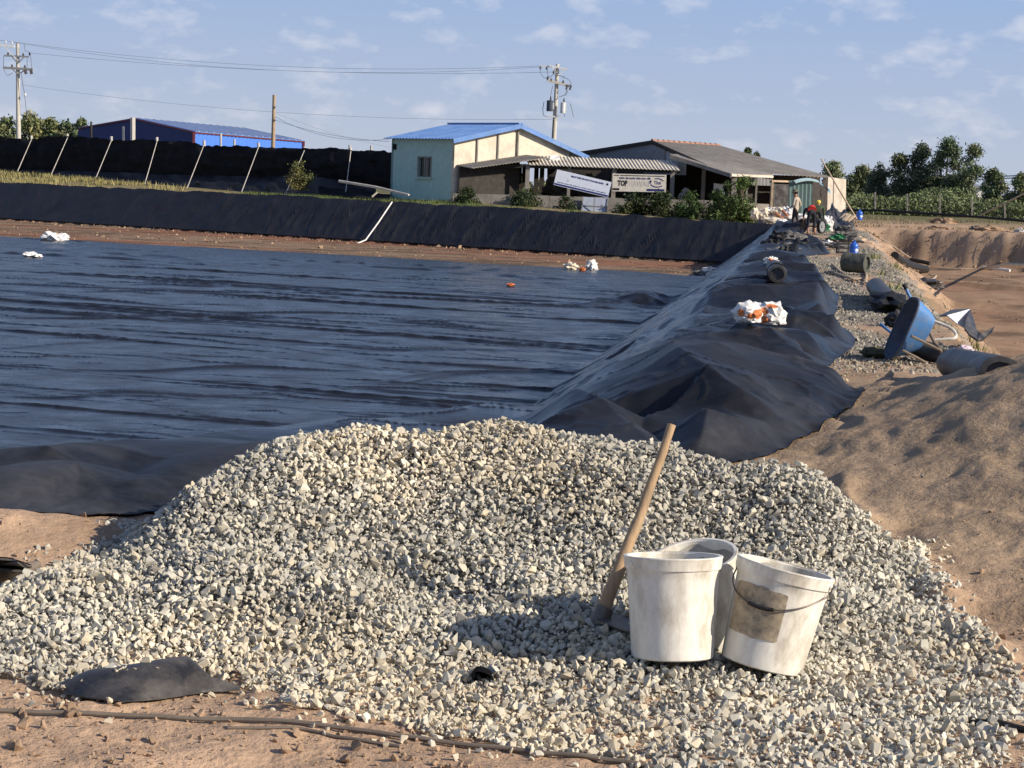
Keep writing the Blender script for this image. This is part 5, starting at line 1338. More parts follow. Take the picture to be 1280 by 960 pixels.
q = MB(); q.slab([o_, o_ + X_ * W_, o_ + X_ * W_ + Y_ * H_, o_ + Y_ * H_], -Z_ * .06); q.obj('board', M['signwhite'], sg)
q = MB(); q.slab([o_ + Z_ * .003 + X_ * .02 + Y_ * .03, o_ + Z_ * .003 + X_ * (W_ - .02) + Y_ * .03, o_ + Z_ * .003 + X_ * (W_ - .02) + Y_ * .115, o_ + Z_ * .003 + X_ * .02 + Y_ * .115], Z_ * .004); q.obj('navy_stripe', M['navyink'], sg)
text_obj('ĐẠI LÝ THỨC ĂN NUÔI TÔM NAM QUỐC', 'lettering', M['navyink'], sg, sign_m(o_, X_, Y_, Z_, W_ * .27, H_ * .71, .003), .2, fit=(W_ * .60, H_ * .17), bold=.014)
text_obj('CHUYÊN CUNG CẤP THỨC ĂN, THUỐC THỦY SẢN - CON GIỐNG', 'lettering', M['navyink'], sg, sign_m(o_, X_, Y_, Z_, W_ * .05, H_ * .20, .003), .2, fit=(W_ * .89, H_ * .08), bold=.010)
q = MB(); c = o_ + X_ * W_ * .935 + Y_ * H_ * .80; q.slab([c + Z_ * .003 + X_ * (.06 * math.cos(a)) + Y_ * (.06 * math.sin(a)) for a in np.linspace(0, 5.9, 12)], Z_ * .004); q.obj('round_mark', M['blackink'], sg)
q = MB()
for (ua, va), (ub, vb) in (((.22, .40), (.255, .40)), ((.22, .40), (.22, .52)), ((.255, .40), (.255, .52)), ((.22, .52), (.255, .52))): q.beam(o_ + X_ * W_ * ua + Y_ * H_ * va + Z_ * .004, o_ + X_ * W_ * ub + Y_ * H_ * vb + Z_ * .004, .012, .006, up=Z_)
q.obj('faint_mark', M['paleink'], sg)
o_, X_, Y_, Z_, W_, H_ = sign_frame(D(766.5, 217, y_s), D(833.5, 218.5, y_s), D(765.5, 239, y_s))
sg = thing('banner', 'cream banner with TOP in black letters hanging right of the tilted white sign', 'banner', o_)
q = MB(); q.slab([o_, o_ + X_ * W_, o_ + X_ * W_ + Y_ * H_, o_ + Y_ * H_], -Z_ * .04); q.obj('cloth', M['signcream'], sg)
text_obj('TOP', 'lettering', M['blackink'], sg, sign_m(o_, X_, Y_, Z_, W_ * .09, H_ * .30, .003), .4, fit=(W_ * .19, H_ * .34), bold=.022)
text_obj('HAWAII', 'faded_lettering', M['paleink'], sg, sign_m(o_, X_, Y_, Z_, W_ * .31, H_ * .30, .003), .4, fit=(W_ * .37, H_ * .33))
text_obj('THỨC ĂN NUÔI TÔM CAO CẤP', 'lettering', M['navyink'], sg, sign_m(o_, X_, Y_, Z_, W_ * .11, H_ * .70, .003), .3, fit=(W_ * .60, H_ * .15), bold=.018)
def bar(u0, u1, v0, v1, nm='printed_bar', m='blackink'):
    q = MB(); q.slab([o_ + X_ * W_ * a + Y_ * H_ * b + Z_ * .002 for a, b in ((u0, v0), (u1, v0), (u1, v1), (u0, v1))], Z_ * .004); return q.obj(nm, M[m], sg)
bar(.14, .97, .885, .93); bar(.02, .12, .885, .93); bar(.0, .13, .06, .18); bar(.64, .97, .05, .18, m='navyink')
q = MB()
for r_, a0_, a1_, w_ in ((.30, 25, 110, .05), (.30, 200, 320, .05), (.30, 150, 190, .09)):
    c = o_ + X_ * W_ * .83 + Y_ * H_ * .53
    P_ = [c + Z_ * .006 + X_ * (.36 * math.cos(rad(a))) + Y_ * (.22 * math.sin(rad(a))) for a in np.linspace(a0_, a1_, 9)]
    for a, b in zip(P_[:-1], P_[1:]): q.beam(a, b, w_, .006, up=Z_)
q.obj('swoosh_logo', M['navyink'], sg)
text_obj('Thai', 'logo_lettering', M['navyink'], sg, sign_m(o_, X_, Y_, Z_, W_ * .77, H_ * .44, .003), .3, fit=(W_ * .13, H_ * .2), bold=.004)
t = thing('leaning_metal_sheet', 'pale grey metal cupboard door leaning on the low wall under the tilted sign', 'metal sheet', D(742, 268, 98.8))
q = MB(); q.slab([D(727, 266, 98.7), D(757, 268, 98.7), D(760, 248, 99.2), D(729, 246, 99.2)], (0, .05, 0)); q.obj('panel', mat('pale_grey_paint', (.28, .31, .37), rough=.5, var=.12), t)
for a, b in (((729, 257), (758, 258.5)), ((743, 247), (742, 267)), ((727, 266), (729, 246)), ((757, 268), (760, 248))):
    q = MB(); q.beam(V3(D(*a, 98.93 if a[1] == 257 else 98.7)) + Vector((0, -.02, 0)), V3(D(*b, 98.93 if a[1] == 257 else (99.18 if b[1] < 250 else 98.7))) + Vector((0, -.02, 0)), .05); q.obj('frame_bar', M['greymetal'], t)

# ---- the barn with grey fibre-cement roof
barn = thing('barn', 'wide grey barn with fibre-cement roof and red ridge tiles', 'barn', D(900, 260, 103))
A_ = V3(D(815, 177, 106)); B_ = V3(D(900, 183, 110.2)); Cc = V3(D(1041, 222.5, 104.5)); Dd = V3(D(893, 212, 100.3)); Lft = V3(D(706, 194, 112))
q = MB(); q.corr(A_, B_, Cc, Dd, .26, .03, .03, 5); q.obj('front_roof_slope', M['fibre'], barn)
ev2 = B_ - A_
q = MB(); q.corr(A_ + Vector((-.05, .02, 0)), B_ + Vector((0, 0, 0)), Lft + ev2, Lft, .4, .035, .03, 1); q.obj('rear_roof_slope', M['fibre'], barn)
for k in range(13):
    f0, f1 = k / 13, (k + .94) / 13; q = MB(); q.tube([A_ + ev2 * f0 + Vector((0, 0, .06)), A_ + ev2 * f1 + Vector((0, 0, .04))], [.10, .085], 8); q.obj('ridge_tile', M['redtile'], barn)
gl = [at(Lft, .3), at(Dd, .3), Dd - Vector((0, 0, .12)), A_ - Vector((0, 0, .12)), Lft - Vector((0, 0, .12))]
fD = .22
mid_ = A_ + (Dd - A_) * fD
q = MB(); q.slab([at(Lft, 1.5) + Vector((.1, .1, 0)), at(A_, 1.5), at(mid_, 1.5), mid_ - Vector((0, 0, .1)), A_ - Vector((0, 0, .1)), Lft - Vector((-.1, -.1, .1))], (.05, .15, 0)); q.obj('gable_wall', M['greymetal'], barn)
q = MB(); q.corr(A_ + Vector((.35, -.45, -.22)), mid_ + (Dd - A_) * .34 + Vector((0, 0, -.1)), at(mid_ + (Dd - A_) * .34, 2.6), at(A_ + Vector((.35, -.45, 0)), 2.6), .3, .03, .02, 1); q.obj('gable_sheet', mat('pale_corrugated', (.34, .36, .38), rough=.6, var=.1), barn)
q = MB(); q.beam(A_ + Vector((0, -.1, -.03)), Dd + Vector((0, -.1, -.03)), .08, .2); q.beam(A_ + Vector((0, -.1, -.03)), Lft + Vector((0, -.1, -.03)), .08, .2); q.obj('verge_board', M['darkwall'], barn)
# the lower lean-to roof in front
la, lb_, lc_, ld = V3(D(838, 193.5, 103)), V3(D(884, 194, 105.3)), V3(D(966, 219.5, 101.6)), V3(D(914, 217.5, 98.9))
q = MB(); q.corr(la, lb_, lc_, ld, .24, .03, .03, 4); q.obj('lean_to_roof', mat('mid_fibre_cement', (.40, .365, .31), rough=.95, var=.16, vs=1.2, dirt=(.22, .19, .16), dirt_amt=.6, dirt_scale=2), barn)
q = MB(); q.beam(la - Vector((0, .05, .08)), ld - Vector((0, .05, .08)), .08, .20); q.obj('fascia_board', M['concrete'], barn)
q = MB(); q.beam(ld - Vector((0, .05, .06)), lc_ - Vector((0, .05, .06)), .08, .12); q.obj('eaves_board', M['fibre_pale'], barn)
for px, py, y_, w_ in ((918, 220, 99.4, .26), (880, 212, 103, .2)):
    a_ = D(px, py, y_); q = MB(); q.beam((a_[0], a_[1], .1), a_, w_); q.obj('post', M['concrete'], barn)
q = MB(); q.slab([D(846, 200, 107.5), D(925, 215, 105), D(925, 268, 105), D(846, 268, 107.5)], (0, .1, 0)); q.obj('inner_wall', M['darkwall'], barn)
# the side wall under the eaves: from (925) to (1036)
wa, wb2 = V3(D(926, 270, 101.6)), V3(D(1036, 268, 105.6)); wdir = wb2 - wa; wdir.z = 0
def wp(f, z): return Vector((wa.x + wdir.x * f, wa.y + wdir.y * f, z))
wn_ = Vector((wdir.y, -wdir.x, 0)).normalized()
def zpx(py, f): return D(926 + 110 * f, py, (wa + wdir * f).y)[2]
q = MB(); q.corr(wp(.05, zpx(219, 0)), wp(.32, zpx(220, .3)), wp(.32, zpx(232, .3)), wp(.05, zpx(231, 0)), .25, .03, .02, 1); q.obj('corrugated_siding', M['greymetal'], barn)
q = MB(); q.slab([wp(.05, .1), wp(.32, .1), wp(.32, zpx(255, .3)), wp(.05, zpx(254, .1))], -wn_ * .15); q.obj('sill_wall', M['concrete'], barn)
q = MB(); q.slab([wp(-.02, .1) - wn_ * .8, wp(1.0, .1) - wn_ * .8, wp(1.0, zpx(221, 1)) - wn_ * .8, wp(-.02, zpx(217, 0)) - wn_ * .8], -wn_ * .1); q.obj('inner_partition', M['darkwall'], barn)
for f in (.05, .155, .32):
    q = MB(); q.beam(wp(f, .1), wp(f, zpx(219.5, f)), .10); q.obj('post', M['concrete'], barn)
dr = [(.335, .60)]
for f in (.325, .56):
    q = MB(); q.beam(wp(f, .2) + wn_ * .05, wp(f, zpx(225, f)) + wn_ * .05, .12); q.obj('door_post', M['stick'], barn)
q = MB(); q.beam(wp(.31, zpx(226, .3)) + wn_ * .05, wp(.58, zpx(227, .6)) + wn_ * .05, .12, .10); q.obj('door_lintel', M['stick'], barn)
q = MB(); q.surf(lambda u, v: tuple(wp(.335 + .215 * u, zpx(230, .4) * (1 - v) + zpx(263, .4) * v) + wn_ * (.02 + .08 * float(fbm(u * 3, v * 2, 3, 310)))), 12, 14, (0, .02, 0)); q.obj('tarpaulin_curtain', M['roll'], barn, True)
# the green corrugated sheets
q = MB(); q.corr(V3(D(986, 226, 99)), V3(D(1016, 224.5, 99.6)), V3(D(1014, 273, 99.6)), V3(D(985, 272, 99)), .24, .035, .02, 1)
top(q, 'metal_panel', mat('green_corrugated', (.095, .15, .145), rough=.55, var=.12), 'upright dark green corrugated metal panel behind the standing man', 'metal panel')
q = MB(); q.slab([D(1016, 226, 100), D(1028, 232, 101.5), D(1028, 270, 101.5), D(1015, 272, 100)], (.05, .1, 0)); top(q, 'metal_panel', M['darkwall'], 'dark brown panel standing right of the green corrugated one', 'metal panel')
def fn(u, v):
    p = D(992 + u * 30 + v * 2, 225.5 - 3 * math.sin(u * 3.0) + v * 3, 98.8 + u); return (p[0], p[1] - v * .2, p[2])
q = MB(); q.surf(fn, 12, 3, (0, .02, -.03)); top(q, 'plastic_sheet', mat('pale_teal_sheet', (.32, .44, .46), rough=.5, var=.15), 'pale teal plastic sheet draped over the top of the green corrugated panel', 'plastic sheet')
q = MB(); q.surf(lambda u, v: tuple(D(1026 + 12 * u, 231 + 6 * u + 9 * v * u - 3 * v, 101.2 + .2 * math.sin(6 * u))), 8, 6, (0, .02, 0)); top(q, 'blue_rag', mat('blue_rag', (.14, .27, .36), rough=.8, var=.2), 'torn blue rag hanging from the right end of the shed', 'rag')
q = MB(); q.slab([D(1034, 266, 104.2), D(1051, 264, 105.6), D(1052, 224, 105.6), D(1035, 221.5, 104.2)], (.3, .3, 0)); o = q.obj('end_wall', mat('weathered_panel', (.50, .45, .37), rough=.9, var=.12, dirt=(.30, .26, .21), dirt_amt=.7, dirt_scale=1.5), barn)
q = MB(); q.slab([D(1028.5, 267, 103.8), D(1033.6, 266, 104.1), D(1033.6, 222, 104.1), D(1028.5, 226, 103.8)], (.1, .3, 0)); q.obj('end_shade_panel', M['darkwall'], barn)  # solid dark slab standing in for the shade of an opening
q = MB(); q.beam(D(1041, 264, 104.6), D(1042, 223, 104.6), .06, .1); q.obj('wall_seam', M['concrete'], barn)
# things inside seen under the lean-to
for i, (px, py, y_, s_, mm, lab) in enumerate([(899, 240, 102, (.32, .3, .38), 'sack', 'white tank standing in the shade under the lean-to roof'), (857, 246, 101, (.42, .3, .24), 'fibre', 'pale grey sack lying on the low wall under the lean-to'), (857, 239, 101.2, (.16, .2, .18), 'fibre', 'small pale bag on top of the grey sack under the lean-to')]):
    m_ = MB()
    if i == 0: m_.slab([D(892, 246, y_), D(906, 247, y_), D(906, 231, y_), D(893, 229, y_)], (0, .4, 0)); 
    else:
        c = D(px, py, y_); m_.lump(c, s_, .3, 1.7, 3, 140 + i)
    top(m_, 'storage_box' if i == 0 else 'sack', M[mm], lab, 'box' if i == 0 else 'sack')

# ================================================================== THE NETTING FENCE
M['net'] = liner_mat('black_shade_net', base=(.008, .008, .009), rough=.8, dust=.6, dust_col=(.034, .034, .037), bumpy=.7, spec=.08, stretch=(.5, 1, 3), bscale=2.2)
fence = thing('netting_fence', 'long black shade-netting fence held by leaning rods along the far bank', 'fence', BL(230, 230, 10.5))
posts_px = [(-70, 172, -88, 210), (-15, 171, -32, 211), (39, 172, 22, 213), (84, 170, 61, 224), (139, 173, 118, 226), (196, 174, 181, 229), (255, 178, 232, 239), (323, 181, 302, 239), (380, 186, 356, 244), (438, 187, 432, 240)]
NX = [(-110, 172, 210), (0, 171.5, 212), (39, 172.5, 214), (62, 170.5, 215), (84, 169.5, 215), (110, 171, 216), (139, 173.5, 217), (165, 174, 218), (196, 174, 220), (225, 176, 220), (255, 180, 221), (290, 181, 222), (323, 182, 222), (352, 184.5, 222), (380, 184, 220), (410, 183.5, 225), (440, 186, 231), (484, 188, 238), (505, 189, 240)]
nx = [a for a, b, c in NX]
def netfn(u, v, bot=False):
    px = -105 + (497 + 105) * u; t_ = np.interp(px, nx, [b for a, b, c in NX]); b_ = np.interp(px, nx, [c for a, b, c in NX])
    t_ += 1.8 * abs(math.sin(px * .053)) + .8 * float(fbm(px * .2, 0, 2, 325)) + .8 * float(fbm(px * .06, 0, 3, 320))
    py = t_ + (b_ - t_) * v + (.8 * float(fbm(px * .1, 3, 2, 321)) if v > .99 else 0)
    bul = .35 * math.sin(math.pi * v) * (.6 + .4 * float(fbm(u * 20, v * 2, 3, 322))) + .10 * float(fbm(u * 30, v * 9, 3, 323))
    return tuple(BL(px, py, 11.2 - bul))
q = MB(); q.surf(netfn, 360, 12); q.obj('net', M['net'], fence, True)
def lowfn(u, v):
    px = -105 + (470 + 105) * u; b_ = np.interp(px, nx, [c for a, b, c in NX]); low = np.interp(px, [-105, 0, 110, 230, 300, 360, 470], [225, 226, 231, 243, 246, 248, 250])
    return tuple(BL(px, b_ - 2 + (low - b_ + 3) * v, 11.0 - 1.6 * v - .25 * float(fbm(u * 30, v * 3, 3, 330))))
q = MB(); q.surf(lowfn, 240, 8); q.obj('skirt_sheet', M['bank'], fence, True)
M['postgrey'] = mat('pale_concrete_post', (.50, .47, .42), rough=.9, var=.15)
for px, py, fx, fy in posts_px:
    q = MB(); a_ = BL(px, py - 2.5, 11.5); b_ = BL(px + 1, py + 48, 11.5); q.tube([b_, a_], .085, 8); q.obj('post', M['postgrey'], fence, True)
    q = MB(); a_ = BL(px + .5, py + 2, 10.7); b_ = BL(fx, fy + 1, 8.3); q.tube([b_, a_], [.026, .022], 6); q.obj('brace_rod', M['postgrey'], fence)
for px, t0_, b0_ in ((114, 152, 172), (154, 158, 174), (166, 147, 174), (276, 167, 184), (293, 174, 183), (437, 181, 188), (464, 182, 190)):
    q = MB(); a_ = BL(px, t0_, 13.5); b_ = BL(px, b0_ + 30, 13.5); q.tube([b_, a_], .07 if px != 166 else .16, 6)
    top(q, 'stake', M['postgrey'] if px != 114 else M['darkwall'], {114: 'thin dark stake rising behind the netting at the warehouse left end', 154: 'short pale stake behind the netting before the warehouse gable', 166: 'thick pale post standing before the warehouse gable apex', 276: 'short pale stake before the bright blue warehouse side, left one', 293: 'short pale stake before the bright blue warehouse side, right one', 437: 'thin stake behind the netting, left one near the green house', 464: 'thin stake behind the netting, nearest the green house'}[px], 'stake', 'stakes behind the netting fence')
# the small crooked shelter of net beside the green house
q = MB(); q.surf(lambda u, v: tuple(BL(398 + 90 * u, 232 + 6 * v + 11 * u * .9 + 1.5 * math.sin(u * 9) + 10 * v * (1 - u), 9.6 - 3.5 * v)), 20, 6, (0, 0, -.03)); top(q, 'netting_cover', M['net'], 'slanting black netting cover lying on the bank left of the green house', 'netting')
q = MB(); q.tube([BL(424, 226.5, 6.8), BL(470, 234, 6.0), BL(511, 243.5, 5.2)], [.075, .07, .05], 8); top(q, 'fallen_pole', M['fibre_pale'], 'long white pole slanting down against the bank below the green house', 'pole', smooth=True)
q = MB(); q.tube([BL(465, 246, 6.0), BL(472, 240, 6.2)], .05, 6); top(q, 'prop_stick', M['fibre_pale'], 'short pale stick propping up the slanting white pole', 'stick')
# white pipe lying down the far bank
q = MB(); q.tube([BL(490, 252.5, 1.9), BL(473, 278, .6), BL(457, 300, -.55), BL(445, 305, -1.4)], .036, 8); top(q, 'white_pipe', M['sack'], 'white pipe running down the black far bank onto the bare strip', 'pipe', smooth=True)
q = MB()
for a, b in (((541, 268), (527, 296)), ((843, 297), (857, 275)), ((860, 297), (872, 273)), ((872, 302), (887, 276)), ((906, 300), (922, 280)), ((543, 266), (533, 284))):
    P_ = [BL(a[0] + (b[0] - a[0]) * k / 5, a[1] + (b[1] - a[1]) * k / 5, (1.35 if a[1] < b[1] else .10) + (b[1] - a[1]) * k / 5 * (-.044)) for k in range(6)]
# ---- plants
def leaves(pts, size, seed, up=.3, flat=None):
    r = np.random.default_rng(seed); n = len(pts); R_ = rotmats(n, r); s_ = size * r.uniform(.6, 1.35, n)
    quad = np.array([[-.5, 0, 0], [0, -.22, .05], [.5, 0, 0], [0, .22, .05]])
    V = np.einsum('nij,vj->nvi', R_, quad) * s_[:, None, None] + np.asarray(pts)[:, None, :]
    F = np.arange(n * 4).reshape(n, 4); return V.reshape(-1, 3), F
def leafmat(name, c1, c2, rough=.6):
    m = mat(name, attr=True, rough=rough, var=.1, vs=.5, spec=.25); return m
M['leaf'] = leafmat('foliage', None, None)
def leaf_obj(name, pts, size, cols, seed, parent, jitterc=.35):
    r = np.random.default_rng(seed + 5); V, F = leaves(pts, size, seed); k = 1 - jitterc + 2 * jitterc * r.random(len(pts))
    c = np.repeat(cols * k[:, None], 4, 0); off = root_loc(parent) if parent is not None else Vector((0, 0, 0))
    V = V - np.array(off); return link(name, np_mesh(name, V, F, c), M['leaf'], parent)
M['bark'] = mat('bark', (.10, .08, .06), rough=.95, var=.25)
def tree(name, label, base, h, w, seed, col=(.07, .115, .035), n=6500, leaf=.24, trunk_h=.3, group=None, cat='tree', clumps=26, slim=False, lean=0.0, bottom=.12):
    r = np.random.default_rng(seed); base = np.array(base, float); t = thing(name, label, cat, base, group)
    cl = []
    for i in range(clumps):
        f = r.uniform(bottom, .95); ww = w * .5 * (math.sin(math.pi * min(1, (f * .85 + .12))) ** .7) * .95
        a = r.uniform(0, 6.283); d = ww * math.sqrt(r.uniform(0, 1)) * .8
        cl.append((np.array([d * math.cos(a) + lean * f * h, d * math.sin(a), f * h]), r.uniform(.13, .26) * min(w, h * .9) * (1.2 - .45 * f)))
    cl.append((np.array([lean * .9 * h, 0, h * .93]), .13 * w)); 
    q = MB(); q.tube([base, base + [lean * h * .3, 0, h * .35], base + [lean * h * .8, 0, h * .8]], [w * .035 + .05, w * .025 + .03, .03], 7)
    for c, s_ in cl[:9]:
        st = base + np.array([lean * h * .3, 0, c[2] * .45]); q.tube([st, (st + base + c) / 2 + [0, 0, .1], base + c], [.07, .045, .02], 5)
    q.obj('trunk', M['bark'], t, True)
    pts = []; cols = []; tot = sum(s_ ** 2 for c, s_ in cl)
    for c, s_ in cl:
        m_ = int(n * s_ ** 2 / tot) + 8; d = r.normal(size=(m_, 3)); d /= np.linalg.norm(d, axis=1)[:, None]; rr = s_ * r.uniform(.2, 1.5, m_) ** .6
        p = base + c + d * rr[:, None] * np.array([1, 1, .85]) + r.normal(0, .06 * w, (m_, 3)) * .8
        pts.append(p); k = r.uniform(.8, 1.2); cols.append(np.tile(np.array(col) * k * np.array([r.uniform(.9, 1.25), 1, r.uniform(.8, 1.1)]), (m_, 1)))
    pts = np.concatenate(pts); cols = np.concatenate(cols); pts[:, 2] = np.maximum(pts[:, 2], base[2] + .05)
    leaf_obj('crown', pts, leaf, cols, seed, t); return t
def px_tree(label, px, pytop, pybase, wpx, y, seed, **kw):
    b = D(px, pybase, y); tt = D(px, pytop, y); w = wpx / F_PX * y
    return tree(kw.pop('name', 'tree'), label, b, tt[2] - b[2], w, seed, **kw)
GR = 'trees behind the wire fence on the right'
DK, MD, LT = (.10, .13, .075), (.135, .17, .085), (.18, .21, .10)
px_tree('yellow-green bushy tree peeking up just right of the leaning pole', 1038, 203, 262, 34, 165, 401, col=LT, group=GR)
px_tree('green round tree second from the barn', 1073, 208, 262, 40, 166, 402, col=MD, group=GR)
px_tree('dark low tree between the round green tree and the tall row', 1097, 204, 264, 34, 160, 403, col=DK, group=GR)
px_tree('dark tree forming the left shoulder of the tall row', 1121, 193, 266, 38, 158, 404, col=DK, group=GR, clumps=26)
px_tree('tall dark tree second in the tall row', 1149, 180, 266, 40, 158, 405, col=DK, n=8000, group=GR, clumps=28)
px_tree('tallest tree in the middle of the tall row', 1180, 174, 267, 44, 157, 406, col=(.11, .15, .08), n=9000, group=GR, clumps=30)
px_tree('tall airy tree with a forked pale crown at the right end of the row', 1208, 180, 268, 40, 155, 407, col=(.14, .18, .09), n=6000, group=GR, clumps=22, lean=.05)
px_tree('dark green tree standing alone right of the tall row', 1240, 212, 270, 32, 150, 408, col=MD, group=GR)
px_tree('dark bushy tree at the right edge of the picture', 1274, 217, 274, 36, 146, 409, col=MD, group=GR)
px_tree('tree just beyond the right edge with its crown leaning in', 1310, 208, 276, 44, 146, 410, col=DK, group=GR)
GL = 'trees on the far left horizon'
for i, (px, pt, w_, c_, lab) in enumerate([(-22, 150, 50, MD, 'round tree at the very left edge before the left power pole'), (10, 148, 42, MD, 'low green tree left of the left power pole'), (38, 143, 40, LT, 'lighter green tree right of the left power pole'), (62, 150, 30, MD, 'small tree between the pole and the warehouse'), (82, 154, 30, DK, 'dark small tree nearest the warehouse'), (100, 151, 26, MD, 'thin tree touching the left corner of the warehouse')]):
    px_tree(lab, px, pt, 196, w_, 190, 420 + i, col=c_, group=GL, n=3600, leaf=.42)
px_tree('small round treetop showing above the barn roof', 932, 184, 240, 13, 150, 430, col=MD, n=700, leaf=.4, clumps=5, bottom=.75)
px_tree('tiny treetop showing above the barn roof, right of the rounder one', 943, 189, 240, 10, 150, 431, col=MD, n=500, leaf=.4, clumps=4, bottom=.8)
for i, (px, pt, w_) in enumerate(((652, 222, 26), (676, 226, 20))):
    px_tree(('pale distant tree seen through the gap in the shed', 'second pale distant tree seen through the gap in the shed')[i], px, pt, 245, w_, 170, 440 + i, col=LT, n=700, leaf=.5, clumps=8)
# hedges and shrubs before the shed
def shrub(label, px, pt, pb, wpx, y, seed, col=(.04, .06, .022), n=3000, leaf=.15, group='shrubs before the sheds', name='shrub'):
    return px_tree(label, px, pt, pb, wpx, y, seed, col=col, n=n, leaf=leaf, group=group, name=name, cat='shrub', clumps=20, bottom=.05)
shrub('dark shrub at the foot of the green house', 585, 238, 261, 40, 98.7, 501)
shrub('low dark creeper on the concrete wall left of the leaning door', 655, 243, 266, 60, 98.8, 502, n=1600)
shrub('thin dark weeds right beside the leaning grey door', 706, 246, 268, 34, 98.7, 503, n=700)
shrub('dark shrub right of the leaning grey door', 790, 246, 275, 48, 98.4, 504)
shrub('dark leafy shrub below the TOP banner', 825, 243, 277, 44, 98.2, 505)
shrub('green leafy shrub under the lean-to post', 862, 243, 279, 48, 98.0, 506, col=(.05, .085, .025))
shrub('dense green shrub left of the climbing vine', 894, 240, 280, 44, 97.8, 507, col=(.06, .10, .03))
shrub('tall climbing vine covering the corner post of the lean-to', 926, 222, 282, 38, 97.9, 508, col=(.07, .11, .03), n=3600, name='climbing_vine')
shrub('small vine stem leaves left of the corner post', 908, 228, 281, 26, 97.6, 509, col=(.045, .075, .025), n=1600)
px_tree('olive bush growing on the bank in front of the netting fence', 373, 203, 238, 38, 106, 510, col=(.13, .14, .05), n=2400, leaf=.13, name='bush', cat='shrub', clumps=16, bottom=.05)
# scrub along the right fence and the grass of the far bank
def grass(name, label, pts, h, cols, seed, cat='grass', wd=.25):
    r = np.random.default_rng(seed); n = len(pts); a = r.uniform(0, 6.283, n); hh_ = h * r.uniform(.5, 1.3, n); w_ = hh_ * wd * .5
    dx, dy = np.cos(a) * w_, np.sin(a) * w_; lx, ly = r.normal(0, .35, n) * hh_, r.normal(0, .35, n) * hh_
    P0 = np.stack([pts[:, 0] - dx, pts[:, 1] - dy, pts[:, 2] - .03], -1); P1 = np.stack([pts[:, 0] + dx, pts[:, 1] + dy, pts[:, 2] - .03], -1); P2 = np.stack([pts[:, 0] + lx, pts[:, 1] + ly, pts[:, 2] + hh_], -1)
    V = np.stack([P0, P1, P2], 1).reshape(-1, 3); F = np.arange(n * 3).reshape(n, 3); c = np.repeat(cols * r.uniform(.6, 1.4, n)[:, None], 3, 0)
    o = link(name, np_mesh(name, V, F, c), M['leaf']); return tag(o, label, cat, kind='stuff')
rg = np.random.default_rng(77)
def blpts(n, x0, x1, o0, o1, dens=None):
    x = rg.uniform(x0, x1, n); off = rg.uniform(o0, o1, n); y = yb(x) + off
    if dens is not None:
        k = rg.random(n) < dens(x, y); x, y = x[k], y[k]
    return np.stack([x, y, H(x, y)], -1)
P_ = blpts(24000, -42, -15, 2.6, 8.5, lambda x, y: ss((vn(x * .5, y * .9, 350) - .38) / .3) * ss((-15 - x) / 8) * (.35 + .65 * ss((-21 - x) / 5)))
grass('dry_grass', 'dry yellow-green grass along the top of the far bank at the left', P_, .26, np.array([.27, .24, .10]) * np.ones((len(P_), 1)), 1)
P_ = blpts(12000, -15, 3, 2.4, 7, lambda x, y: ss((vn(x * .8, y * .8, 351) - .3) / .4))
grass('green_grass', 'short green grass on the bank below the green house', P_, .2, np.array([.10, .13, .04]) * np.ones((len(P_), 1)), 2)
n = 70000; aa = rg.uniform(.155, .32, n); yy = rg.uniform(138, 158, n); xx = aa * yy; zz = H(np.minimum(xx, .61 * yy), np.minimum(yy, 149))
hs = rg.uniform(0, 1, n) ** 1.3 * (1.05 + 1.0 * fbm(xx * .3, yy * .1, 3, 352)); 
P_ = np.stack([xx, yy, zz + np.maximum(hs, 0) + .05], -1)
tone = (1 + .5 * fbm(xx * .9, P_[:, 2] * 2.2 + yy * .3, 3, 355))[:, None]  # noise darkens the leaf colour to suggest shaded gaps
so_ = leaf_obj('scrub', P_, .26, np.array([.135, .165, .07]) * np.clip(tone, .4, 1.6), 3, None); tag(so_, 'feathery green scrub growing in a band along the wire fence on the right', 'scrub', kind='stuff')
n = 9000; yy = rg.uniform(104, 138, n); aa = rg.uniform(.16, .33, n); xx = aa * yy; k = (vn(xx * .3, yy * .3, 353) > .6); xx, yy = xx[k], yy[k]
P_ = np.stack([xx, yy, H(xx, yy)], -1); grass('rough_grass', 'patchy rough grass on the flat ground beyond the dug pit', P_, .16, np.array([.22, .18, .10]) * np.ones((len(P_), 1)), 4)
n = 5000; yy = rg.uniform(26, 62, n); xx = 1.65 + .16 * yy + rg.uniform(-.5, .9, n); k = vn(xx * 1.0, yy * .5, 354) > .72; xx, yy = xx[k], yy[k]
P_ = np.stack([xx, yy, H(xx, yy)], -1); grass('verge_grass', 'tufts of green grass along the edge between the path and the pit', P_, .16, np.array([.17, .18, .06]) * np.ones((len(P_), 1)), 5)
# dark line of piping at the foot of the scrub
q = MB(); P_ = [D(px, py, y_) for px, py, y_ in ((1040, 262.5, 126), (1100, 263, 124), (1160, 267, 121), (1220, 271, 118), (1290, 277, 115))]; q.tube(P_, .08, 8); top(q, 'ground_pipe', M['rubber'], 'long black pipe running along the ground before the wire fence', 'pipe', smooth=True)
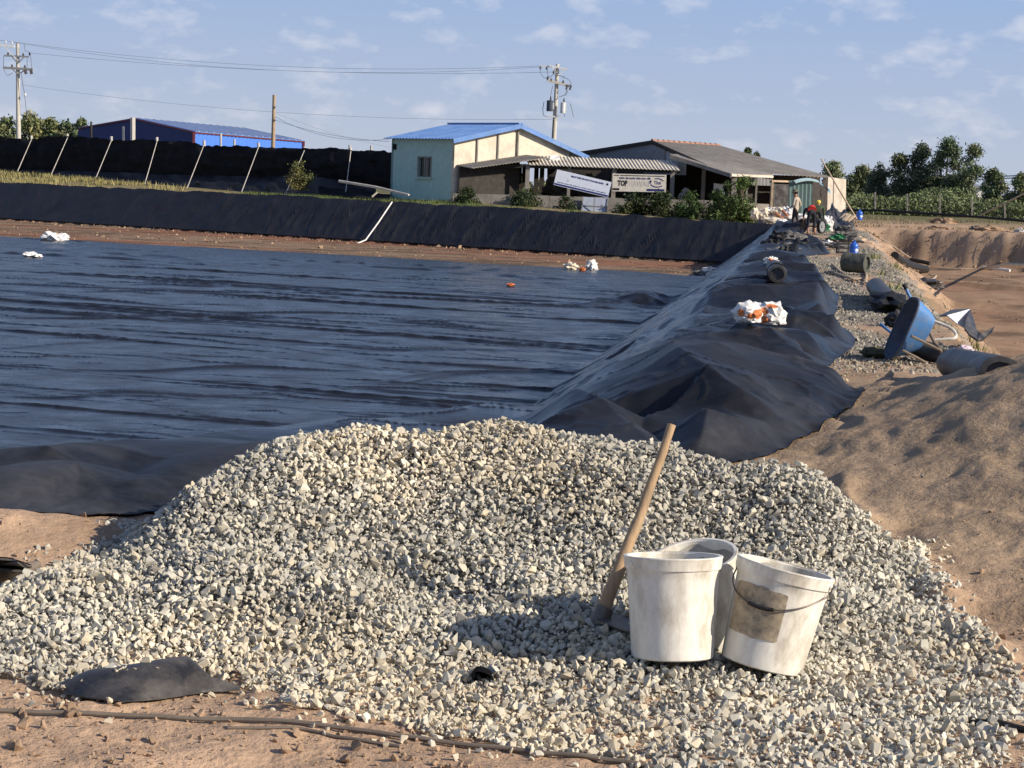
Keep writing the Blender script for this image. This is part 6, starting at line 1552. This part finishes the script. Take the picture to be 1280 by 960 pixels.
# ---- the wire fence
wf = thing('wire_fence', 'wire fence with pale concrete posts before the scrub on the right', 'fence', D(1175, 268, 137))
fp = [(1057, 239, 262), (1094, 240, 262), (1134, 242, 264), (1175, 243.5, 267), (1215, 248, 272), (1256, 254, 274), (1300, 257, 279)]
Ytop = []
for i, (px, a, b) in enumerate(fp):
    y_ = 134 - i * 1.6; A1, B1 = D(px, a, y_), D(px, b, y_); Ytop.append((A1, B1)); q = MB(); q.beam(B1, A1, .10); q.obj('post', M['concrete'], wf)
for f in (.1, .4, .7):
    q = MB(); q.tube([a * (1 - f) + b * f for a, b in Ytop], .012, 4); q.obj('wire', M['wire'], wf)
q = MB(); q.tube([D(1300, 232, 120), D(1258, 253, 122), D(1222, 271, 124)], .06, 7); top(q, 'slanting_pole', M['stick'], 'thin pole slanting up to the right across the wire fence', 'pole', smooth=True)

# litter on the flat ground beyond the pit
for i, (pts, r_, mm, lab) in enumerate([([(1080, 288), (1120, 288), (1150, 287)], .06, 'stick', 'long pale pole lying on the rim of the dug pit'), ([(1232, 287), (1250, 286), (1266, 285.5)], .07, 'sack', 'white pipe lying on the pit rim at the right'),
    ([(1130, 289), (1135, 285), (1142, 286)], .06, 'stick', 'bent pale stick on the pit rim'), ([(1140, 289.5), (1165, 289)], .10, 'darkwall', 'dark log lying at the middle of the pit rim')]):
    q = MB(); P_ = [D(a, b, 97.5 - (a - 1080) * .03) for a, b in pts]
    P_ = [np.array([p[0], p[1], Hs(p[0], p[1] + .4) + r_ + .05]) for p in P_]; q.tube(P_, r_, 7); top(q, 'pole' if 'pole' in lab else ('pipe' if 'pipe' in lab else 'stick'), M[mm], lab, 'pole' if 'pole' in lab else ('pipe' if 'pipe' in lab else 'stick'), smooth=True)
for i, (px, py, y_, s_, mm, lab) in enumerate([(1240, 283, 101, (1.1, .5, .32), 'clod', 'brown heap of earth on the pit rim at the right'), (1175, 280, 103, (.9, .5, .22), 'clod', 'low brown heap in the middle of the flat ground'), (1222, 280, 104, (.5, .4, .25), 'rag', 'dark rag beside the brown heap on the right rim'),
    (1180, 265, 120, (1.0, .6, .40), 'clod', 'dark mound at the foot of the wire fence'), (1104, 286, 98, (.25, .3, .22), 'stick', 'small pale heap near the pit corner'), (1275, 287, 97, (.3, .3, .25), 'postgrey', 'grey block at the far right of the pit rim')]):
    m_ = MB(); c = D(px, py, y_); gz_ = Hs(c[0], c[1]); m_.lump((c[0], c[1], gz_ + s_[2] * .15), (s_[0] * .8, s_[1], s_[2] * .7), .45, 3, 3, 160 + i); top(m_, 'heap', M[mm], lab, 'heap')

# ================================================================== POLES AND WIRES
M['polegrey'] = mat('concrete_pole', (.50, .47, .41), rough=.9, var=.1); M['porcelain'] = mat('insulator', (.10, .09, .09), rough=.4); M['galv'] = mat('galvanised', (.60, .61, .62), rough=.5, var=.1)
M['wireblack'] = mat('overhead_wire', (.18, .19, .23), rough=.7)
def arm(q_px, y_, m, parent, nm='crossarm', w=.14):
    q = MB(); q.beam(D(*q_px[0], y_), D(*q_px[1], y_), w); return q.obj(nm, m, parent)
YA = 165
pl = thing('utility_pole', 'concrete power pole with two dark crossarms at the far left', 'utility pole', D(23.5, 205, YA))
q = MB(); q.tube([D(23.5, 205, YA), D(22, 54, YA)], [.22, .14], 10); q.obj('pole', M['polegrey'], pl, True)
arm(((-14, 55.5), (18, 58)), YA - .2, M['galv'], pl, w=.2); arm(((5, 69.5), (36, 71)), YA - .2, M['greymetal'], pl); arm(((4, 84.5), (41, 87)), YA - .2, M['greymetal'], pl, w=.2)
for a, b, mm in (((6, 59), (21, 74), 'galv'), ((15, 71), (22, 79), 'greymetal'), ((30, 71), (23, 79), 'greymetal'), ((15, 86), (22, 93), 'greymetal'), ((32, 87), (23, 93), 'greymetal')):
    arm((a, b), YA - .25, M[mm], pl, 'brace', .08)
for px, py in ((7, 52.5), (15, 53.5), (10, 67), (29, 68), (37, 67), (15, 82), (31, 83)):
    q = MB(); c = V3(D(px, py, YA - .2)); q.lathe([(.05, -.15), (.10, -.08), (.06, -.04), (.10, 0), (.05, .06), (.05, .12)], 8, Matrix.Translation(c)); q.obj('insulator', M['porcelain'] if py > 60 else M['galv'], pl)
for px, py in ((31.5, 90), (38.5, 90)):
    q = MB(); q.beam(D(px, py - 3, YA - .3), D(px + 1, py + 2.5, YA - .3), .22); q.obj('fuse', M['porcelain'], pl)
for pts in (((4.5, 70), (4.5, 86), (9, 95), (16, 91)), ((30.5, 55), (31, 63), (38, 66), (40, 86)), ((34, 72), (34, 86)), ((27, 92), (28.5, 105), (31, 118), (33, 140))):
    q = MB(); q.tube([D(a, b, YA - .3) for a, b in pts], .03, 5); q.obj('cable', M['wireblack'], pl)
q = MB(); q.lump(D(31.5, 118.5, YA - .3), (.10, .1, .16), .2); q.obj('guy_insulator', M['galv'], pl)
YB = 160
pr = thing('utility_pole', 'concrete power pole carrying a pair of transformers behind the blue-roofed house', 'utility pole', D(690, 232, YB))
q = MB(); q.tube([D(689.5, 232, YB), D(697, 80, YB)], [.24, .15], 10); q.obj('pole', M['polegrey'], pr, True)
arm(((675, 82.5), (696, 83.5)), YB - .2, M['galv'], pr, w=.12); arm(((686, 82), (710, 87)), YB - .25, M['galv'], pr, w=.14); arm(((684, 100), (712, 107.5)), YB - .25, M['postgrey'], pr, w=.22)
for a, b in (((690, 83), (697, 95)), ((706, 86), (698, 95)), ((693, 86), (696, 93))): arm((a, b), YB - .3, M['galv'], pr, 'brace', .1)
arm(((684, 146), (702, 145.5)), YB - .5, M['galv'], pr, 'bracket', .13)
for px, mm, lab, r_ in ((687, 'transdark', 'dark grey transformer drum', .27), (703.5, 'galv', 'pale grey transformer drum', .22)):
    if mm == 'transdark': M[mm] = mat('dark_transformer', (.05, .06, .085), rough=.5, var=.1)
    c = V3(D(px, 139 if px < 690 else 141.5, YB - .6)); h_ = .86
    q = MB(); q.lathe([(r_ * .95, 0), (r_, .04), (r_, h_ * .2), (r_ * 1.05, h_ * .21), (r_ * 1.05, h_ * .24), (r_, h_ * .25), (r_, h_ * .92), (r_ * 1.06, h_ * .93), (r_ * 1.04, h_), (.05, h_ * 1.05)], 18, Matrix.Translation(c)); o = q.obj('transformer', M[mm], pr, True); o['label'] = lab
    q = MB(); q.lathe([(.05, h_), (.09, h_ + .08), (.05, h_ + .12), (.085, h_ + .2), (.04, h_ + .28), (.05, h_ + .34), (.01, h_ + .40)], 8, Matrix.Translation(c + Vector((.05, 0, 0)))); q.obj('bushing', M['porcelain'], o)
    for k in range(3):
        q = MB(); q.box(c + Vector((r_ * 1.1, -.1 + k * .1, h_ * .5)), (.12, .03, h_ * .6)); q.obj('cooling_fin', M['galv'], o)
for px, py in ((684.5, 98), (689, 99.5), (704, 102), (675.5, 84.5), (683.5, 85), (692, 90)):
    q = MB(); c = V3(D(px, py, YB - .3)); q.lathe([(.05, -.15), (.10, -.08), (.06, -.04), (.10, 0), (.05, .06), (.05, .12)], 8, Matrix.Translation(c)); q.obj('insulator', M['porcelain'], pr)
for px, py in ((708.5, 109), (713, 109.5)):
    q = MB(); q.beam(D(px + 1, py - 3, YB - .35), D(px - 1, py + 3, YB - .35), .16); q.obj('fuse', M['porcelain'], pr)
for pts in (((675, 85), (676, 92), (681, 98), (686, 95)), ((684, 86), (685, 94), (686, 98)), ((691, 107), (689.5, 114), (688, 122)), ((686, 97), (692, 93), (701, 95), (706, 96)), ((703, 97), (709, 98), (714, 103), (713, 108)), ((709, 112), (706, 119), (699, 121)), ((680, 127), (678.5, 136), (679, 144), (684, 146)), ((707, 128), (707.5, 138), (705, 146)), ((713, 129), (715, 137), (717, 146)), ((710, 113), (708, 118), (704, 120))):
    q = MB(); P0 = [D(a, b, YB - .4) for a, b in pts]; q.tube(P0, .028, 5); q.obj('cable', M['wireblack'], pr)
q = MB(); q.tube([D(690.5, 178, YB - .3), D(692, 150, YB - .3)], .05, 6); q.obj('riser_pipe', M['rubber'], pr)
YC = 128
pp = thing('wooden_pole', 'plain brown pole rising behind the netting at the right end of the warehouse', 'pole', D(341, 215, YC))
q = MB(); q.tube([D(340.5, 215, YC), D(342.8, 118.5, YC)], [.15, .11], 8); q.obj('pole', mat('pole_wood', (.36, .27, .18), rough=.9, var=.2), pp, True)
q = MB(); q.tube([D(343, 134, YC - .15), D(344.5, 134, YC - .15)], .06, 6); q.tube([D(342.5, 150, YC - .15), D(344.5, 150, YC - .15)], .06, 6); q.obj('hook', M['wireblack'], pp)
def wire(label, a, ya, b, yb_, sag, r_=.013, n=26):
    A1, B1 = D(*a, ya), D(*b, yb_); q = MB(); P0 = [A1 * (1 - k / n) + B1 * (k / n) - np.array([0, 0, 4 * sag * (k / n) * (1 - k / n)]) for k in range(n + 1)]
    q.tube(P0, r_, 5); return top(q, 'power_line', M['wireblack'], label, 'power line', 'power lines between the poles')
wire('uppermost power line between the two power poles', (15, 52), YA, (684, 82), YB, 1.05)
wire('second power line from the top between the two power poles', (7, 51), YA, (676, 83.5), YB, 1.35)
wire('third power line from the top between the two power poles', (36, 66), YA, (692, 90), YB, .7)
wire('low thin power line passing just behind the brown pole', (26, 106), YA, (690, 149), YB, .9, .011)
wire('line leaving the left power pole past the left edge', (7, 51), YA, (-120, 38), YA + 20, .2)
wire('slack lower wire from the brown pole towards the green house', (344, 150), YC, (487, 177), 106, .25, .010)
wire('slack middle wire from the brown pole towards the green house', (344, 146), YC, (487, 174), 106, .55, .010)
wire('slack upper wire from the brown pole towards the power pole', (344, 141), YC, (690, 178), YB, 1.7, .010)
wire('upper power line crossing behind the trees at the right', (1205, 222), 175, (1330, 216), 165, .05, .05)
wire('lower power line crossing behind the trees at the right', (1205, 224.5), 175, (1330, 219), 165, .05, .05)
for px0, wpx, lab in ((1197, 22, 'white building glimpsed through the trees right of the tallest one'), (1222, 16, 'small white building glimpsed behind the lone tree')):
    q = MB(); a_, b_ = D(px0 - wpx / 2, 236, 230), D(px0 + wpx / 2, 248, 230); t = thing('distant_building', lab, 'building', (a_[0], 230, .3))
    q.box(((a_[0] + b_[0]) / 2, 232, a_[2] / 2 + .2), (b_[0] - a_[0], 4, a_[2] - .1)); q.obj('wall', M['sack'], t)
    q = MB(); q.slab([(a_[0] - .2, 229.5, a_[2] + .12), (b_[0] + .2, 229.5, a_[2] + .12), (b_[0] + .2, 234.5, a_[2] + .5), (a_[0] - .2, 234.5, a_[2] + .5)], (0, 0, .1)); q.obj('roof', M['greymetal'], t)

# ================================================================== THE PEOPLE
def cloth(nm, c, **k): return mat(nm, c, rough=.9, var=.15, vs=6, bump=.3, bs=20, **k)
SKIN = mat('skin', (.36, .19, .12), rough=.6, var=.06)
def person(label, foot, face_deg, joints, rads, edges, zones, extra):
    """joints: local x right, y forward, z up; the body grows as ONE skinned surface"""
    t = thing('person', label, 'person', foot); t.rotation_euler = (0, 0, rad(face_deg))
    me = bpy.data.meshes.new('body'); me.from_pydata([joints[k] for k in joints], [], [])
    keys = list(joints); me.edges.add(len(edges))
    for i, (a, b) in enumerate(edges): me.edges[i].vertices = (keys.index(a), keys.index(b))
    me.update(); o = bpy.data.objects.new('body', me); COL.objects.link(o)
    md = o.modifiers.new('skin', 'SKIN'); sk = me.skin_vertices[0].data
    for i, k in enumerate(keys):
        r_ = rads[k]; sk[i].radius = r_ if isinstance(r_, tuple) else (r_, r_); sk[i].use_root = (k == 'pelvis')
    md.use_smooth_shade = True
    s2 = o.modifiers.new('sub', 'SUBSURF'); s2.levels = 2; s2.render_levels = 2
    dg = bpy.context.evaluated_depsgraph_get(); nm = bpy.data.meshes.new_from_object(o.evaluated_get(dg)); bpy.data.objects.remove(o)
    nm.name = 'body'; nm.materials.clear()
    ms = []
    for m in [SKIN] + [z[1] for z in zones]:
        nm.materials.append(m)
    J = {k: Vector(v) for k, v in joints.items()}
    def nearest(c):
        best, bk = 9e9, None
        for a, b in edges:
            A1, B1 = J[a], J[b]; d_ = B1 - A1; tt = max(0, min(1, (c - A1).dot(d_) / max(d_.length_squared, 1e-9))); ds = (c - A1 - d_ * tt).length - .5 * min(rads[a] if not isinstance(rads[a], tuple) else rads[a][0], rads[b] if not isinstance(rads[b], tuple) else rads[b][0])
            if ds < best: best, bk, bt = ds, (a, b), tt
        return bk, bt
    for f in nm.polygons:
        (a, b), tt = nearest(f.center); f.material_index = 0
        for zi, (names, _m) in enumerate(zones):
            if (a + '-' + b) in names or (a + '-' + b + '<') in names and tt < .55: f.material_index = zi + 1
        f.use_smooth = True
    ob = bpy.data.objects.new('body', nm); COL.objects.link(ob); ob.parent = t
    extra(t, J); return t
def part_local(t, mb, nm, m, sm=True):
    me = bpy.data.meshes.new(nm); me.from_pydata(mb.V, [], mb.F); o = link(nm, me, m, t); me.shade_flat()
    if sm: me.polygons.foreach_set('use_smooth', [True] * len(me.polygons)); me.set_sharp_from_angle(angle=rad(50))
    return o
EDG = [('pelvis', 'waist'), ('waist', 'chest'), ('chest', 'neck'), ('neck', 'headl'), ('headl', 'headt')]
for s in 'lr':
    EDG += [('pelvis', 'hip' + s), ('hip' + s, 'knee' + s), ('knee' + s, 'ankle' + s), ('ankle' + s, 'toe' + s), ('chest', 'sh' + s), ('sh' + s, 'elbow' + s), ('elbow' + s, 'wrist' + s), ('wrist' + s, 'palm' + s)]
    EDG += [('palm' + s, 'f%d%s' % (k, s)) for k in range(3)] + [('wrist' + s, 'th' + s)]
def hands(J, s, d, side, fwd):
    p = Vector(J['wrist' + s]); d = Vector(d).normalized(); side = Vector(side).normalized()
    J['palm' + s] = tuple(p + d * .075)
    for k in range(3): J['f%d%s' % (k, s)] = tuple(p + d * (.155 - .012 * abs(k - 1)) + side * (.026 * (k - 1)) + Vector(fwd) * .02)
    J['th' + s] = tuple(p + d * .07 + side * -.045 + Vector(fwd) * .02)
RADS = dict(pelvis=(.155, .115), waist=(.135, .10), chest=(.165, .115), neck=.055, headl=(.078, .085), headt=(.075, .08))
for s in 'lr':
    RADS.update({'hip' + s: .092, 'knee' + s: .062, 'ankle' + s: .042, 'toe' + s: (.04, .028), 'sh' + s: .062, 'elbow' + s: .045, 'wrist' + s: .030, 'palm' + s: (.036, .018), 'th' + s: .010})
    for k in range(3): RADS['f%d%s' % (k, s)] = .010
def face_bits(t, J, fwd, up):
    h = (J['headl'] + J['headt']) / 2; fwd = Vector(fwd).normalized(); up = Vector(up).normalized(); rt = fwd.cross(up)
    q = MB(); q.lump(h + fwd * .10 - up * .01, (.014, .016, .022), .1, 2, 2, 1); part_local(t, q, 'nose', SKIN)
    for s in (-1, 1):
        q = MB(); q.lump(h + fwd * .088 + rt * s * .03 + up * .02, (.010, .006, .006), .05, 2, 2, 1); part_local(t, q, 'eye', M['blackink'])
        q = MB(); q.lump(h + rt * s * .086, (.01, .018, .028), .1, 2, 2, 1); part_local(t, q, 'ear', SKIN)
    q = MB(); q.lump(h + fwd * .09 - up * .045, (.022, .006, .006), .05, 2, 2, 1); part_local(t, q, 'mouth', mat('lips', (.22, .09, .07), rough=.7))
def brimhat(t, c, up, r0, r1, m, crown=.11, nm='hat'):
    up = Vector(up).normalized(); mt = Matrix.Translation(c) @ up.to_track_quat('Z', 'Y').to_matrix().to_4x4()
    q = MB(); prof = [(r1, -.015), (r1 + .004, -.008), (r0 + .02, .008), (r0, .02), (r0 * .95, crown * .75), (r0 * .7, crown * .97), (.001, crown), (.001, crown - .006), (r0 * .66, crown * .9), (r0 * .9, .015), (r0, .0)]
    q.lathe(prof, 24, mt, close=True); return part_local(t, q, nm, m)
# 1: the man standing in a pale shirt and brimmed hat, seen three-quarter, facing left
J1 = dict(pelvis=(0, 0, .88), waist=(0, -.01, 1.02), chest=(0, -.02, 1.24), neck=(0, .02, 1.40), headl=(0, .05, 1.48), headt=(0, .06, 1.60),
          hipl=(-.09, 0, .82), kneel=(-.10, .05, .46), anklel=(-.10, .02, .08), toel=(-.11, .17, .035), hipr=(.09, 0, .82), kneer=(.11, -.05, .46), ankler=(.13, -.20, .08), toer=(.14, -.06, .035),
          shl=(-.19, -.02, 1.32), elbowl=(-.25, .0, 1.05), wristl=(-.18, .18, .92), shr=(.19, -.02, 1.32), elbowr=(.27, -.10, 1.06), wristr=(.20, .08, .90))
hands(J1, 'l', (.1, .9, -.2), (1, 0, 0), (0, 0, -1)); hands(J1, 'r', (-.1, .9, -.3), (1, 0, 0), (0, 0, -1))
shirt = cloth('pale_shirt', (.44, .37, .29)); trous = cloth('dark_trousers', (.055, .048, .045)); 
def ex1(t, J):
    face_bits(t, J, (0, 1, 0), (0, 0, 1)); brimhat(t, J['headt'] + Vector((0, 0, -.02)), (0, .05, 1), .10, .185, cloth('olive_hat', (.13, .12, .08)))
    q = MB(); q.lump((J['headl'] + J['headt']) / 2 + Vector((0, -.03, .02)), (.088, .075, .085), .05, 2, 3, 1); part_local(t, q, 'hair', M['blackink'])
    for s in 'lr': q = MB(); q.lump((J['ankle' + s] + J['toe' + s]) / 2 + Vector((0, .0, -.015)), (.055, .145, .045), .05, 2, 3, 2, flat=.2); part_local(t, q, 'shoe', M['rubber'])
zs = [(('pelvis-waist', 'waist-chest', 'chest-neck<', 'chest-shl', 'chest-shr', 'shl-elbowl', 'shr-elbowr', 'elbowl-wristl', 'elbowr-wristr'), shirt), (('pelvis-hipl', 'pelvis-hipr', 'hipl-kneel', 'hipr-kneer', 'kneel-anklel', 'kneer-ankler'), trous)]
f1 = D(992.5, 299, 78); person('man standing in a pale shirt and dark brimmed hat on the end of the dike', (f1[0], f1[1], Hs(f1[0], f1[1]) + .04), 58, J1, RADS, EDG, zs, ex1)
# 2: bending, seen from behind, red cloth at the waist, bare calves
def bend(fold, hipz):
    J = dict(pelvis=(0, 0, hipz), waist=(0, .14, hipz + .09), chest=(0, .38, hipz + .10), neck=(0, .54, hipz + .02), headl=(0, .61, hipz - .02), headt=(0, .70, hipz - .10),
             hipl=(-.10, 0, hipz - .05), kneel=(-.12, .06, .45), anklel=(-.13, -.04, .08), toel=(-.14, .11, .035), hipr=(.10, 0, hipz - .05), kneer=(.13, .06, .45), ankler=(.15, -.04, .08), toer=(.17, .11, .035),
             shl=(-.19, .42, hipz + .05), elbowl=(-.23, .46, hipz - .22), wristl=(-.20, .50, hipz - .44), shr=(.19, .42, hipz + .05), elbowr=(.23, .46, hipz - .22), wristr=(.20, .50, hipz - .44))
    hands(J, 'l', (0, .2, -1), (1, 0, 0), (0, .6, 0)); hands(J, 'r', (0, .2, -1), (1, 0, 0), (0, .6, 0)); return J
J2 = bend(0, .92); darkc = cloth('black_shorts', (.02, .022, .03)); redc = cloth('red_shirt', (.55, .055, .04))
def ex2(t, J):
    face_bits(t, J, (0, .3, -.9), (0, .9, .3))
    q = MB(); q.lump((J['headl'] + J['headt']) / 2 + Vector((0, .03, .045)), (.085, .10, .075), .05, 2, 3, 1); part_local(t, q, 'hair', M['blackink'])
    q = MB(); q.tube([J['pelvis'] + Vector((0, -.02, .03)), J['pelvis'] + Vector((0, .10, .10))], [.175, .165], 16); part_local(t, q, 'red_waistband', redc)
zs = [(('waist-chest', 'chest-neck<', 'chest-shl', 'chest-shr', 'shl-elbowl', 'shr-elbowr', 'pelvis-waist'), cloth('dark_jacket', (.03, .035, .045))), (('pelvis-hipl', 'pelvis-hipr', 'hipl-kneel', 'hipr-kneer', 'kneel-anklel<', 'kneer-ankler<'), darkc)]
f2 = D(1013, 301.5, 76); person('worker bending over in dark clothes with a bright red band at the waist', (f2[0], f2[1], Hs(f2[0], f2[1]) + .03), 4, J2, RADS, EDG, zs, ex2)
J3 = bend(0, .90); camo = mat('green_camouflage', (.06, .085, .04), rough=.9, var=.45, vs=7, dirt=(.02, .03, .018), dirt_amt=.9, dirt_scale=7)
def ex3(t, J):
    face_bits(t, J, (0, .5, -.7), (0, .7, .5)); h = (J['headl'] + J['headt']) / 2
    q = MB(); q.lump(h + Vector((0, -.0, .04)), (.10, .115, .085), .03, 2, 3, 1); q.box(h + Vector((0, .13, -.01)), (.14, .09, .012)); part_local(t, q, 'yellow_cap', cloth('yellow_cap', (.72, .58, .10)))
zs = [(('pelvis-waist', 'waist-chest', 'chest-neck<', 'chest-shl', 'chest-shr', 'shl-elbowl', 'shr-elbowr', 'elbowl-wristl', 'elbowr-wristr'), camo), (('pelvis-hipl', 'pelvis-hipr', 'hipl-kneel', 'hipr-kneer', 'kneel-anklel', 'kneer-ankler'), cloth('black_trousers', (.025, .027, .03)))]
J3['headl'] = (-.02, .50, 1.13); J3['headt'] = (-.02, .56, 1.26); J3['neck'] = (-.01, .46, 1.08); J3['chest'] = (0, .34, 1.06)
for k_ in ('shl', 'shr'): J3[k_] = (J3[k_][0], .38, 1.06)
f3 = D(1020, 300.5, 77); person('worker bending over in a green camouflage jacket and yellow cap', (f3[0], f3[1], Hs(f3[0], f3[1]) + .03), -12, J3, RADS, EDG, zs, ex3)
# the two-wheeled hand cart they are handling
ct = thing('hand_cart', 'two-wheeled hand cart with black tyres between the bending workers', 'cart', D(1013, 301, 76.6))
yc_ = 76.9; wl_, wr_ = V3(D(1002, 300.5, yc_)), V3(D(1026, 302, yc_ - .4))
for w_, hgt in ((wl_, .27), (wr_, .28)):
    gz_ = Hs(w_.x, w_.y) + .03; R2 = .29 
    ax_dir = (wr_ - wl_).normalized(); mt = Matrix.Translation(Vector((w_.x, w_.y, gz_ + R2))) @ Vector((ax_dir.x, ax_dir.y - .25, 0)).normalized().to_track_quat('Z', 'Y').to_matrix().to_4x4()
    q = MB(); q.lathe([(R2 - .07, -.05), (R2 - .01, -.06), (R2, -.03), (R2, .03), (R2 - .01, .06), (R2 - .07, .05)], 28, mt, close=True); wo = q.obj('wheel', M['rubber'], ct, True)
    q = MB(); q.lathe([(.0001, -.04), (.05, -.05), (.06, -.015), (R2 - .08, -.02), (R2 - .065, -.04), (R2 - .065, .04), (R2 - .08, .02), (.06, .015), (.05, .05), (.0001, .04)], 20, mt); q.obj('rim', M['greymetal'], wo)
q = MB(); g0 = Hs(wl_.x, wl_.y) + .03 + .29; q.tube([(wl_.x, wl_.y, g0), (wr_.x, wr_.y, g0)], .03, 8); q.obj('axle', M['greymetal'], ct)
q = MB(); mx_, my_ = (wl_.x + wr_.x) / 2, (wl_.y + wr_.y) / 2; q.box((mx_, my_ + .1, g0 + .10), (.50, .9, .06)); 
for s in (-1, 1): q.box((mx_ + s * .25, my_ + .1, g0 + .2), (.03, .9, .22))
q.obj('tray', M['greymetal'], ct)
for s in (-1, 1): q = MB(); q.tube([(mx_ + s * .22, my_ + .4, g0 + .1), (mx_ + s * .2, my_ + 1.1, g0 + .25)], .02, 6); q.obj('handle', M['greymetal'], ct)
